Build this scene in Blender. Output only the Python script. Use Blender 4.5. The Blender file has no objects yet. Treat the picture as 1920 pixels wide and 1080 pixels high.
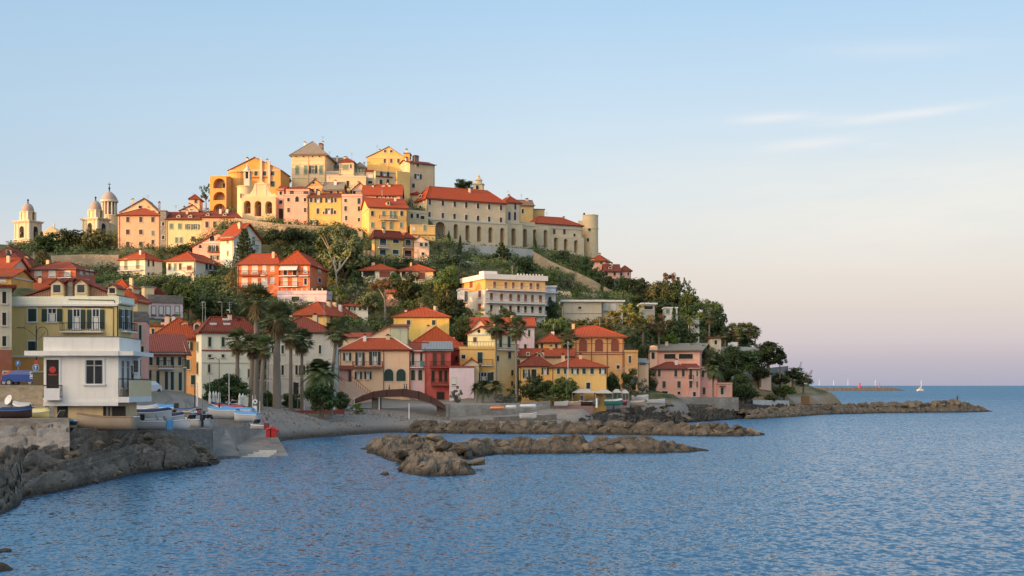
import bpy, bmesh, math, random
import numpy as np
from mathutils import Vector, Matrix, noise
R = math.radians
random.seed(7)
SC = bpy.context.scene
COL = SC.collection
# ---------------------------------------------------------------- camera, world, sun, exposure
F = 2400.0; ZC = 7.0; HY = 723.0            # focal length in photo pixels, eye height (m), horizon row
cam_d = bpy.data.cameras.new('camera'); cam = bpy.data.objects.new('camera', cam_d); COL.objects.link(cam)
cam.location = (0, 0, ZC); cam.rotation_euler = (R(90), 0, 0)
cam_d.sensor_width = 36.0; cam_d.lens = 36.0*F/1920; cam_d.shift_y = (HY-540)/1920
cam_d.clip_start = 0.5; cam_d.clip_end = 120000
SC.camera = cam
SUN_AZ = 240.0      # degrees clockwise from +Y
SUN_EL = 5.0
sx, sy = math.sin(R(SUN_AZ)), math.cos(R(SUN_AZ))
sd = bpy.data.lights.new('sun', 'SUN'); sd.energy = 5.0; sd.angle = R(0.5); sd.color = (1.0, 0.46, 0.15)
so = bpy.data.objects.new('sun', sd); COL.objects.link(so)
so.rotation_euler = Vector((sx*math.cos(R(SUN_EL)), sy*math.cos(R(SUN_EL)), math.sin(R(SUN_EL)))).to_track_quat('Z', 'Y').to_euler()
so.location = (sx*300, sy*300, 120)
SC.view_settings.view_transform = 'Standard'; SC.view_settings.look = 'None'
SC.view_settings.exposure = 0.10; SC.view_settings.gamma = 1.0
SC.render.resolution_x = 1024; SC.render.resolution_y = 576

class NT:
    """tiny helper round a node tree"""
    def __init__(s, tree): s.t = tree; s.n = tree.nodes; s.l = tree.links
    def node(s, kind, **kw):
        n = s.n.new(kind)
        for k, v in kw.items():
            if k in n.inputs.keys() if isinstance(k, str) else False: n.inputs[k].default_value = v
            else: setattr(n, k, v)
        return n
    def put(s, sock, v):
        if isinstance(v, bpy.types.NodeSocket): s.l.new(v, sock)
        elif isinstance(v, (tuple, list)) and len(v) == 3 and sock.type == 'RGBA': sock.default_value = (*v, 1)
        else: sock.default_value = v
    def math(s, op, a, b=None, c=None, clamp=False):
        n = s.n.new('ShaderNodeMath'); n.operation = op; n.use_clamp = clamp
        s.put(n.inputs[0], a)
        if b is not None: s.put(n.inputs[1], b)
        if c is not None: s.put(n.inputs[2], c)
        return n.outputs[0]
    def mix(s, f, a, b, blend='MIX'):
        n = s.n.new('ShaderNodeMix'); n.data_type = 'RGBA'; n.blend_type = blend
        s.put(n.inputs[0], f); s.put(n.inputs[6], a); s.put(n.inputs[7], b)
        return n.outputs[2]
    def noise(s, vec, scale, detail=4, rough=0.55, out=0):
        n = s.n.new('ShaderNodeTexNoise'); n.inputs['Scale'].default_value = scale
        n.inputs['Detail'].default_value = detail; n.inputs['Roughness'].default_value = rough
        if vec is not None: s.l.new(vec, n.inputs['Vector'])
        return n.outputs[out]
    def mapping(s, vec, scale=(1, 1, 1), rot=(0, 0, 0)):
        n = s.n.new('ShaderNodeMapping'); n.inputs['Scale'].default_value = scale; n.inputs['Rotation'].default_value = rot
        s.l.new(vec, n.inputs['Vector']); return n.outputs[0]
    def ramp(s, fac, stops, interp='LINEAR'):
        n = s.n.new('ShaderNodeValToRGB'); cr = n.color_ramp; cr.interpolation = interp
        while len(cr.elements) < len(stops): cr.elements.new(0.5)
        for e, (p, c) in zip(cr.elements, stops): e.position = p; e.color = (*c, 1) if len(c) == 3 else c
        s.put(n.inputs[0], fac); return n.outputs[0]

def lin(r, g, b):
    f = lambda c: c/12.92 if c <= 0.04045 else ((c+0.055)/1.055)**2.4
    return (f(r/255), f(g/255), f(b/255))

# ---- sky: Nishita plus an evening haze gradient and thin cloud streaks, all by world direction
world = bpy.data.worlds.new('World'); SC.world = world; world.use_nodes = True
w = NT(world.node_tree); w.n.clear()
tc = w.n.new('ShaderNodeTexCoord'); sep = w.n.new('ShaderNodeSeparateXYZ'); w.l.new(tc.outputs['Generated'], sep.inputs[0])
X, Yd, Z = sep.outputs
el = w.math('ARCSINE', Z); az = w.math('ARCTAN2', X, Yd)
sky = w.n.new('ShaderNodeTexSky'); sky.sky_type = 'NISHITA'; sky.sun_disc = False
sky.sun_elevation = R(SUN_EL); sky.sun_rotation = R(SUN_AZ); sky.altitude = 10; sky.dust_density = 1.5
nish = w.mix(1.0, sky.outputs[0], (0.15, 0.15, 0.15), 'MULTIPLY')
e0 = w.math('MULTIPLY', Z, 1.0)
grad = w.ramp(e0, [(0.0, lin(176, 176, 196)), (0.018, lin(192, 186, 199)), (0.036, lin(213, 202, 207)), (0.06, lin(224, 213, 208)), (0.085, lin(230, 223, 216)), (0.11, lin(230, 229, 226)),
                   (0.145, lin(221, 231, 237)), (0.20, lin(207, 227, 243)), (0.28, lin(181, 214, 243)), (0.55, lin(165, 203, 240)), (1.0, lin(150, 188, 232))])
# a little deeper blue towards the left of the town
lf = w.ramp(w.math('MULTIPLY_ADD', az, -1.2, .35), [(.3, (0, 0, 0)), (.85, (1, 1, 1))])
grad = w.mix(w.math('MULTIPLY', w.math('MULTIPLY', lf, .5), w.ramp(Z, [(.04, (0, 0, 0)), (.15, (1, 1, 1)), (.45, (1, 1, 1)), (.7, (0, 0, 0))])), grad, lin(158, 193, 222))
# warmer, brighter sky round the low sun (behind and to the left of the viewer)
sdir = Vector((sx, sy, 0.22)).normalized()
dot = w.n.new('ShaderNodeVectorMath'); dot.operation = 'DOT_PRODUCT'
w.l.new(tc.outputs['Generated'], dot.inputs[0]); dot.inputs[1].default_value = sdir
glow = w.math('POWER', w.math('MAXIMUM', dot.outputs['Value'], 0.0), 3.0)
c0 = w.mix(w.math('MULTIPLY', glow, 1.0, clamp=True), grad, (5.5, 4.3, 3.2))
# broad soft cloud veil low on the right, and streaks
cvec = w.n.new('ShaderNodeCombineXYZ'); w.l.new(az, cvec.inputs[0]); w.l.new(el, cvec.inputs[1])
cn = w.noise(w.mapping(cvec.outputs[0], (9, 60, 1)), 1.0, 5, 0.6)
cn2 = w.noise(w.mapping(cvec.outputs[0], (6, 34, 1)), 1.0, 6, 0.6)
def bump(v, c, wd):   # gaussian
    t = w.math('DIVIDE', w.math('SUBTRACT', v, c), wd)
    return w.math('EXPONENT', w.math('MULTIPLY', w.math('MULTIPLY', t, t), -1.0))
veil = w.math('MULTIPLY', bump(el, 0.135, 0.045), w.math('MULTIPLY', bump(az, 0.33, 0.24), w.math('MULTIPLY_ADD', cn2, 1.6, -0.25, clamp=True)))
c1 = w.mix(w.math('MULTIPLY', veil, 0.95, clamp=True), c0, lin(247, 241, 232))
pink = w.math('MULTIPLY', bump(el, 0.085, 0.04), w.math('MULTIPLY_ADD', cn, 1.2, -0.2, clamp=True))
c1 = w.mix(w.math('MULTIPLY', pink, 0.2), c1, lin(240, 216, 214))
tot = None
for (px, py, hw, th, sl, st) in [(1450, 221, 75, 7, -.02, .8), (1690, 215, 130, 6, -.06, .85), (1570, 222, 90, 6, 0, .4), (1515, 270, 85, 8, -.06, .8), (1650, 272, 30, 6, 0, .35), (1690, 92, 160, 12, .05, .28)]:
    a0 = math.atan((px-960)/F); L = math.hypot(F, px-960); t0 = math.atan((HY-py)/L)
    ev = w.math('SUBTRACT', el, w.math('MULTIPLY', w.math('SUBTRACT', az, a0), -sl))
    ev = w.math('ADD', ev, w.math('MULTIPLY_ADD', cn, 0.006, -0.003))
    g = w.math('MULTIPLY', w.math('MULTIPLY', bump(ev, t0, th*1.3/F), bump(az, a0, hw/F)), w.math('MULTIPLY_ADD', cn, st*.95, st*.12))
    tot = g if tot is None else w.math('MAXIMUM', tot, g)
c2 = w.mix(w.math('MULTIPLY', tot, 1.0, clamp=True), c1, lin(252, 246, 244))
fin = w.mix(0.12, c2, nish)
# the air below eye level, hidden by sea and land, only lights from underneath
bg = w.n.new('ShaderNodeBackground'); w.l.new(fin, bg.inputs[0]); bg.inputs[1].default_value = 1.0
wo = w.n.new('ShaderNodeOutputWorld'); w.l.new(bg.outputs[0], wo.inputs[0])

# ---------------------------------------------------------------- materials
MATS = {}
def mat(name, fn):
    if name in MATS: return MATS[name]
    m = bpy.data.materials.new(name); m.use_nodes = True
    t = NT(m.node_tree); b = m.node_tree.nodes['Principled BSDF']
    fn(t, b); MATS[name] = m; return m
def objc(t):
    n = t.n.new('ShaderNodeTexCoord'); return n.outputs['Object']
def rnd(t): return t.n.new('ShaderNodeObjectInfo').outputs['Random']
def geo(t): return t.n.new('ShaderNodeNewGeometry').outputs['Position']
def set_bump(t, b, h, strength=0.3, dist=0.05):
    n = t.n.new('ShaderNodeBump'); n.inputs['Strength'].default_value = strength; n.inputs['Distance'].default_value = dist
    t.l.new(h, n.inputs['Height']); t.l.new(n.outputs[0], b.inputs['Normal'])
C = dict(cream=(.66,.53,.33), paleyellow=(.70,.57,.29), peach=(.78,.47,.28), yellow=(.68,.45,.16), golden=(.64,.36,.11), ochre=(.56,.39,.15), redorange=(.60,.16,.06), dirtyconc=(.27,.245,.21),
         orange=(.72,.31,.10), salmon=(.78,.45,.30), coral=(.74,.36,.26), pink=(.72,.36,.30), lilac=(.66,.50,.50), red=(.50,.09,.07),
         brick=(.58,.17,.09), white=(.76,.725,.65), offwhite=(.70,.66,.57), tan=(.50,.39,.23), stone=(.44,.37,.26), grey=(.40,.38,.33), greyplaster=(.52,.49,.42),
         teal=(.46,.60,.58), sage=(.44,.46,.30), mustard=(.62,.44,.12), palecream=(.74,.68,.52), maroon=(.28,.06,.05), beige=(.58,.50,.36), rust=(.33,.12,.07),
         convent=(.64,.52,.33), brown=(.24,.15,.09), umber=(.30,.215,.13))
for k_ in ('peach', 'yellow', 'golden', 'ochre', 'orange', 'salmon', 'coral', 'pink', 'mustard', 'paleyellow', 'cream', 'lilac', 'redorange', 'palecream', 'tan', 'sage'): C[k_] = tuple(min(.84, v*g) for v, g in zip(C[k_], (1.13, 1.17, 1.17)))
C['peach'] = (.83, .55, .34); C['cream'] = (.72, .55, .31); C['yellow'] = (.76, .47, .14); C['golden'] = (.74, .36, .09); C['palace_peach'] = (.80, .48, .29); C['arcade_ochre'] = (.68, .36, .13); C['villa_yellow'] = (.70, .53, .22)
def plaster(cn):
    c = C[cn]
    def fn(t, b):
        o = geo(t); r = rnd(t)
        n1 = t.noise(o, 0.35, 5, .6); n2 = t.noise(t.mapping(o, (2.2, 2.2, .25)), 1.0, 4, .6); n3 = t.noise(o, 5.0, 3, .7)
        dk = tuple(x*.66 for x in c); pale = tuple(min(.85, x*1.02+.06) for x in c)
        m1 = t.mix(t.ramp(n1, [(.38, (0,0,0)), (.62, (.95,.95,.95))]), c, pale)
        m2 = t.mix(t.ramp(n2, [(.50, (0,0,0)), (.78, (.36,.36,.36))]), m1, dk)
        m3 = t.mix(t.math('MULTIPLY', n3, .12), m2, tuple(x*.5 for x in c))
        t.l.new(m3, b.inputs['Base Color']); b.inputs['Roughness'].default_value = .9; b.inputs['Specular IOR Level'].default_value = .15
        set_bump(t, b, n3, .25, .03)
    return mat('plaster_'+cn, fn)
def masonry(cn, name='stone_'):
    c = C[cn]
    def fn(t, b):
        o = geo(t); v = t.n.new('ShaderNodeTexVoronoi'); v.inputs['Scale'].default_value = 1.6; t.l.new(t.mapping(o, (1,1,1.8)), v.inputs['Vector'])
        n1 = t.noise(o, .3, 6, .65); n2 = t.noise(o, 3.0, 4, .7)
        m1 = t.mix(v.outputs['Color'], tuple(x*.72 for x in c), tuple(x*1.12 for x in c))
        m2 = t.mix(t.ramp(n1, [(.4, (0,0,0)), (.65, (.8,.8,.8))]), m1, tuple(x*.5 for x in c))
        t.l.new(t.mix(t.math('MULTIPLY', n2, .3), m2, (.16,.13,.09)), b.inputs['Base Color']); b.inputs['Roughness'].default_value = .95
        set_bump(t, b, t.math('ADD', v.outputs['Distance'], n2), .6, .12)
    return mat(name+cn, fn)
def tiles(name, c1, c2):
    def fn(t, b):
        o = objc(t); g = geo(t)
        wv = t.n.new('ShaderNodeTexWave'); wv.wave_type = 'BANDS'; wv.bands_direction = 'X'; wv.inputs['Scale'].default_value = 1.1
        wv.inputs['Distortion'].default_value = 1.2; wv.inputs['Detail'].default_value = 2; t.l.new(o, wv.inputs['Vector'])
        wz = t.n.new('ShaderNodeTexWave'); wz.wave_type = 'BANDS'; wz.bands_direction = 'Z'; wz.inputs['Scale'].default_value = 2.0
        wz.inputs['Distortion'].default_value = 1.5; t.l.new(o, wz.inputs['Vector'])
        n1 = t.noise(g, .55, 6, .7); n2 = t.noise(g, 4.5, 3, .8)
        m = t.mix(n1, c1, c2); m = t.mix(t.ramp(n2, [(.35, (.6,.6,.6)), (.65, (0,0,0))]), m, tuple(x*.5 for x in c1))
        m = t.mix(t.ramp(n2, [(.66, (0,0,0)), (.85, (.3,.3,.3))]), m, (.45,.22,.13))
        hgt = t.math('ADD', wv.outputs['Fac'], t.math('MULTIPLY', wz.outputs['Fac'], .5))
        m = t.mix(t.math('MULTIPLY', wv.outputs['Fac'], .25), m, tuple(x*.55 for x in c1))
        t.l.new(m, b.inputs['Base Color']); b.inputs['Roughness'].default_value = .85; b.inputs['Specular IOR Level'].default_value = .25
        set_bump(t, b, hgt, .7, .1)
    return mat(name, fn)
T_RED = tiles('roof_tile_red', (.40,.062,.022), (.50,.118,.038))
T_DARK = tiles('roof_tile_dark', (.22,.045,.03), (.34,.09,.045))
T_BROWN = tiles('roof_tile_brown', (.30,.17,.11), (.42,.26,.16))
T_SLATE = tiles('roof_slate', (.28,.25,.19), (.38,.34,.26))
T_GREY = tiles('roof_metal_grey', (.26,.29,.29), (.36,.38,.37))
ROOFM = dict(red=T_RED, dark=T_DARK, brown=T_BROWN, slate=T_SLATE, metal=T_GREY)
def flatm(name, c, rough=.6, metal=0.0, spec=.4, var=.25, scale=1.5):
    def fn(t, b):
        n = t.noise(geo(t), scale, 5, .65)
        t.l.new(t.mix(t.math('MULTIPLY', n, var*1.6, clamp=True), c, tuple(x*.55 for x in c)), b.inputs['Base Color'])
        b.inputs['Roughness'].default_value = rough; b.inputs['Metallic'].default_value = metal; b.inputs['Specular IOR Level'].default_value = spec
    return mat(name, fn)
def glassm(t, b):
    n = t.noise(geo(t), 1.3, 2)
    t.l.new(t.mix(n, (.012,.016,.02), (.05,.055,.06)), b.inputs['Base Color']); b.inputs['Roughness'].default_value = .12; b.inputs['IOR'].default_value = 1.5
M_GLASS = mat('window_glass', glassm)
M_DARK = flatm('dark_opening', (.03,.026,.022), .9)
M_GSHUT = flatm('shutter_green', (.022,.055,.042), .6, scale=6)
M_LSHUT = flatm('shutter_pale_green', (.20,.29,.19), .6, scale=6)
M_RSHUT = flatm('shutter_red_brown', (.26,.07,.035), .6, scale=6)
M_BSHUT = flatm('shutter_brown', (.10,.055,.035), .6, scale=6)
M_BLIND = flatm('white_blind', (.72,.70,.62), .7)
M_TRIM = flatm('trim_pale', (.66,.60,.48), .85)
M_WTRIM = flatm('trim_white', (.76,.75,.72), .8)
M_RTRIM = flatm('trim_dark_red', (.30,.09,.06), .85)
M_IRON = flatm('iron', (.035,.035,.035), .5, .3)
M_STEEL = flatm('painted_grey_metal', (.36,.37,.36), .45, .2)
M_CONC = masonry('dirtyconc', 'concrete_')
M_WPAINT = flatm('white_paint', (.74,.74,.72), .35, scale=.8)
M_RPAINT = flatm('red_paint', (.50,.03,.03), .45)
M_BPAINT = flatm('blue_paint', (.03,.14,.42), .45)
M_LBLUE = flatm('light_blue_cover', (.10,.32,.60), .7)
M_BLACK = flatm('black_rubber', (.02,.02,.022), .6)
M_SKIN = flatm('skin', (.45,.26,.18), .6)
M_WOOD = flatm('weathered_wood', (.30,.21,.13), .8)

# ---------------------------------------------------------------- mesh and tagging helpers
class MB:
    def __init__(s): s.v = []; s.f = []; s.m = []; s.mats = []
    def mi(s, m):
        if m not in s.mats: s.mats.append(m)
        return s.mats.index(m)
    def poly(s, pts, m):
        i = len(s.v); s.v += [tuple(p) for p in pts]; s.f.append(tuple(range(i, i+len(pts)))); s.m.append(s.mi(m))
    def faces(s, pts, fs, m):
        i = len(s.v); k = s.mi(m); s.v += [tuple(p) for p in pts]
        for f in fs: s.f.append(tuple(j+i for j in f)); s.m.append(k)
    def box(s, x0, x1, y0, y1, z0, z1, m):
        s.faces([(x0,y0,z0),(x1,y0,z0),(x1,y1,z0),(x0,y1,z0),(x0,y0,z1),(x1,y0,z1),(x1,y1,z1),(x0,y1,z1)],
                [(0,3,2,1),(4,5,6,7),(0,1,5,4),(1,2,6,5),(2,3,7,6),(3,0,4,7)], m)
    def tube(s, pts, rad, m, n=6, caps=True):
        pts = [Vector(p) for p in pts]; rr = rad if isinstance(rad, (list, tuple)) else [rad]*len(pts)
        i0 = len(s.v); k = s.mi(m)
        for j, p in enumerate(pts):
            d = (pts[min(j+1, len(pts)-1)]-pts[max(j-1, 0)]).normalized()
            a = d.cross(Vector((0,0,1)) if abs(d.z) < .95 else Vector((1,0,0))).normalized(); b2 = d.cross(a)
            for q in range(n):
                an = 2*math.pi*q/n; s.v.append(tuple(p+(a*math.cos(an)+b2*math.sin(an))*rr[j]))
        for j in range(len(pts)-1):
            for q in range(n):
                a0 = i0+j*n+q; a1 = i0+j*n+(q+1) % n; s.f.append((a0, a1, a1+n, a0+n)); s.m.append(k)
        if caps:
            s.f.append(tuple(i0+q for q in range(n))[::-1]); s.m.append(k)
            e = i0+(len(pts)-1)*n; s.f.append(tuple(e+q for q in range(n))); s.m.append(k)
    def lathe(s, prof, m, c=(0,0), n=20, a0=0., a1=2*math.pi):
        i0 = len(s.v); k = s.mi(m); full = abs(a1-a0-2*math.pi) < 1e-6; cnt = n if full else n+1
        for (r, z) in prof:
            for q in range(cnt):
                an = a0+(a1-a0)*q/n; s.v.append((c[0]+r*math.cos(an), c[1]+r*math.sin(an), z))
        for j in range(len(prof)-1):
            for q in range(n):
                b0 = i0+j*cnt+q; b1 = i0+j*cnt+(q+1) % cnt if full else b0+1
                s.f.append((b0, b1, b1+cnt, b0+cnt)); s.m.append(k)
    def mesh(s, name, smooth=False):
        me = bpy.data.meshes.new(name); me.from_pydata(s.v, [], s.f)
        for m in s.mats: me.materials.append(m)
        me.polygons.foreach_set('material_index', s.m)
        if smooth: me.polygons.foreach_set('use_smooth', [True]*len(s.f))
        me.update(); return me
    def build(s, name, parent=None, smooth=False):
        return link(name, s.mesh(name, smooth), parent)
def link(name, me, parent=None):
    o = bpy.data.objects.new(name, me); COL.objects.link(o)
    if parent is not None: o.parent = parent
    return o
def tag(o, label, cat, group=None):
    o['label'] = label; o['category'] = cat
    if group: o['group'] = group
    elif 'group' in o: del o['group']
    return o
def struct(o, kind='structure'): o['kind'] = kind; return o
def empty(name, loc, rz=0.0, parent=None):
    o = bpy.data.objects.new(name, None); COL.objects.link(o); o.location = loc; o.rotation_euler = (0, 0, rz); o.empty_display_size = .5
    if parent is not None: o.parent = parent
    return o
def W(px, py, Y): return Vector(((px-960)/F*Y, Y, ZC+(HY-py)/F*Y))
def YW(py, z=0.0): return (ZC-z)*F/(py-HY)      # distance at which height z shows on photo row py
CTRL = []      # ground control points (x, y, z)
FOOT = []      # building footprints (centre, radius)
def YD(py):    # usual distance of a building whose foot shows on row py
    t = [(345,430),(420,365),(480,320),(540,285),(600,262),(745,228)]
    return float(np.interp(py, [a for a, _ in t], [b for _, b in t]))
# ---------------------------------------------------------------- window, shutter and balcony parts (built facing -Y, origin at sill centre)
WC = {}
M_GUT = flatm('gutter_copper_brown', (.16,.10,.07), .6, .2)
def arch_pts(w, h, n=8):
    r = w/2; pts = [(-r, 0), (r, 0), (r, h-r)]
    pts += [(r*math.cos(math.pi*i/n), h-r+r*math.sin(math.pi*i/n)) for i in range(1, n)]
    return pts+[(-r, h-r)]
def slab(mb, pts, y0, y1, m):
    n = len(pts); P = [(x, y0, z) for x, z in pts]+[(x, y1, z) for x, z in pts]
    fs = [tuple(range(n)), tuple(range(2*n-1, n-1, -1))]+[(i, i+n, (i+1) % n+n, (i+1) % n) for i in range(n)]
    mb.faces(P, fs, m)
def ring(mb, pts_in, pts_out, y0, y1, m):
    n = len(pts_in)
    P = [(x, y0, z) for x, z in pts_in]+[(x, y0, z) for x, z in pts_out]+[(x, y1, z) for x, z in pts_in]+[(x, y1, z) for x, z in pts_out]
    fs = []
    for i in range(n):
        j = (i+1) % n
        fs += [(i, n+i, n+j, j), (i, j, 2*n+j, 2*n+i), (n+i, 3*n+i, 3*n+j, n+j)]
    mb.faces(P, fs, m)
def cached(key, fn):
    if key not in WC: WC[key] = fn()
    return WC[key]
def win_meshes(w, h, st, trim):
    """list of (part name, mesh, [sub parts (name, mesh)])"""
    arch = st[0] in 'aA'
    key = (round(w, 1), round(h, 1), st, trim.name); w, h = max(.3, key[0]), max(.4, key[1])
    def mk():
        tw = .14; f = MB()
        if arch:
            pi = arch_pts(w, h); po = [(x*(1+2*tw/w), (z if z > 0 else -tw*.6)*(1+tw/h) if z > 0 else -tw) for x, z in pi]
            ring(f, pi, po, -.07, .0, trim)
        else:
            f.box(-w/2-tw, -w/2, -.07, 0, 0, h, trim); f.box(w/2, w/2+tw, -.07, 0, 0, h, trim)
            f.box(-w/2-tw, w/2+tw, -.08, 0, h, h+tw, trim); f.box(-w/2-tw*1.4, w/2+tw*1.4, -.16, 0, -tw, 0, trim)
        subs = []
        def rect(mm, y0=-.025, inset=0.0):
            q = MB()
            if arch: slab(q, arch_pts(w-inset, h-inset), y0, 0, mm)
            else: q.box(-w/2+inset, w/2-inset, y0, 0, inset, h-inset, mm)
            return q
        def leaf(x0, x1, mm, y0=-.10):
            q = MB(); q.box(x0, x1, y0, y0+.05, .02, h-.02, mm)
            k = max(3, min(7, int(h/.35)))
            for i in range(k):
                z = .1+(h-.2)*i/k; q.box(x0+.06, x1-.06, y0-.025, y0, z, z+(h-.2)/k*.55, mm)
            return q
        s = st[-1] if arch else st
        colr = {'s': M_GSHUT, 'g': M_LSHUT, 'r': M_RSHUT, 'b': M_BSHUT, 'w': M_BLIND}
        if s in colr:
            subs.append(('pane', rect(M_GLASS).mesh('pane')))
            if arch: subs.append(('shutter', rect(colr[s], -.05).mesh('shutter')))
            elif s == 'w': q = MB(); q.box(-w/2, w/2, -.06, -.03, h*.12, h, M_BLIND); subs.append(('blind', q.mesh('blind')))
            else:
                subs.append(('shutter', leaf(-w/2, -.015, colr[s]).mesh('shutter'))); subs.append(('shutter', leaf(.015, w/2, colr[s]).mesh('shutter')))
        elif s in ('o', 'O', 'G', 'B'):
            mm = {'o': M_GSHUT, 'O': M_GSHUT, 'G': M_LSHUT, 'B': M_BSHUT}[s]
            subs.append(('pane', rect(M_GLASS).mesh('pane')))
            q = MB(); q.box(-.04, .04, -.05, -.02, 0, h, M_WTRIM); q.box(-w/2, w/2, -.05, -.02, h*.62, h*.62+.07, M_WTRIM)
            q.box(-w/2, -w/2+.09, -.05, -.02, 0, h, M_WTRIM); q.box(w/2-.09, w/2, -.05, -.02, 0, h, M_WTRIM)
            if s == 'o': q.box(-w*.3, w*.3, -.035, -.027, .05, h*.6, M_BLIND)
            subs.append(('sash', q.mesh('sash')))
            subs.append(('shutter', leaf(-w/2-tw-w*.5, -w/2-tw*.4, mm, -.13).mesh('shutter'))); subs.append(('shutter', leaf(w/2+tw*.4, w/2+tw+w*.5, mm, -.13).mesh('shutter')))
        elif s == 'x':
            subs.append(('pane', rect(M_GLASS).mesh('pane')))
            q = MB(); q.box(-.05, .05, -.06, -.02, 0, h, M_STEEL); q.box(-w/2, w/2, -.06, -.02, h*.75, h*.75+.08, M_STEEL)
            q.box(-w/2, -w/2+.08, -.05, -.02, 0, h, M_STEEL); q.box(w/2-.08, w/2, -.05, -.02, 0, h, M_STEEL); subs.append(('sash', q.mesh('sash')))
        else:   # 'd' plain dark opening
            subs.append(('pane', rect(M_DARK if s == 'd' else M_GLASS).mesh('pane')))
        return f.mesh('window'), subs
    return cached(key, mk)

def rail_mb(pts, h, m, step=.28, r=.022):
    mb = MB(); pts = [Vector(p) for p in pts]
    for a, b in zip(pts[:-1], pts[1:]):
        L = (b-a).length; n = max(1, int(L/step))
        mb.tube([a+Vector((0,0,h)), b+Vector((0,0,h))], r*1.8, m, 4); mb.tube([a+Vector((0,0,.12)), b+Vector((0,0,.12))], r*1.2, m, 4)
        for i in range(n+1):
            p = a.lerp(b, i/n); mb.tube([p, p+Vector((0,0,h))], r, m, 4, False)
    return mb

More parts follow.
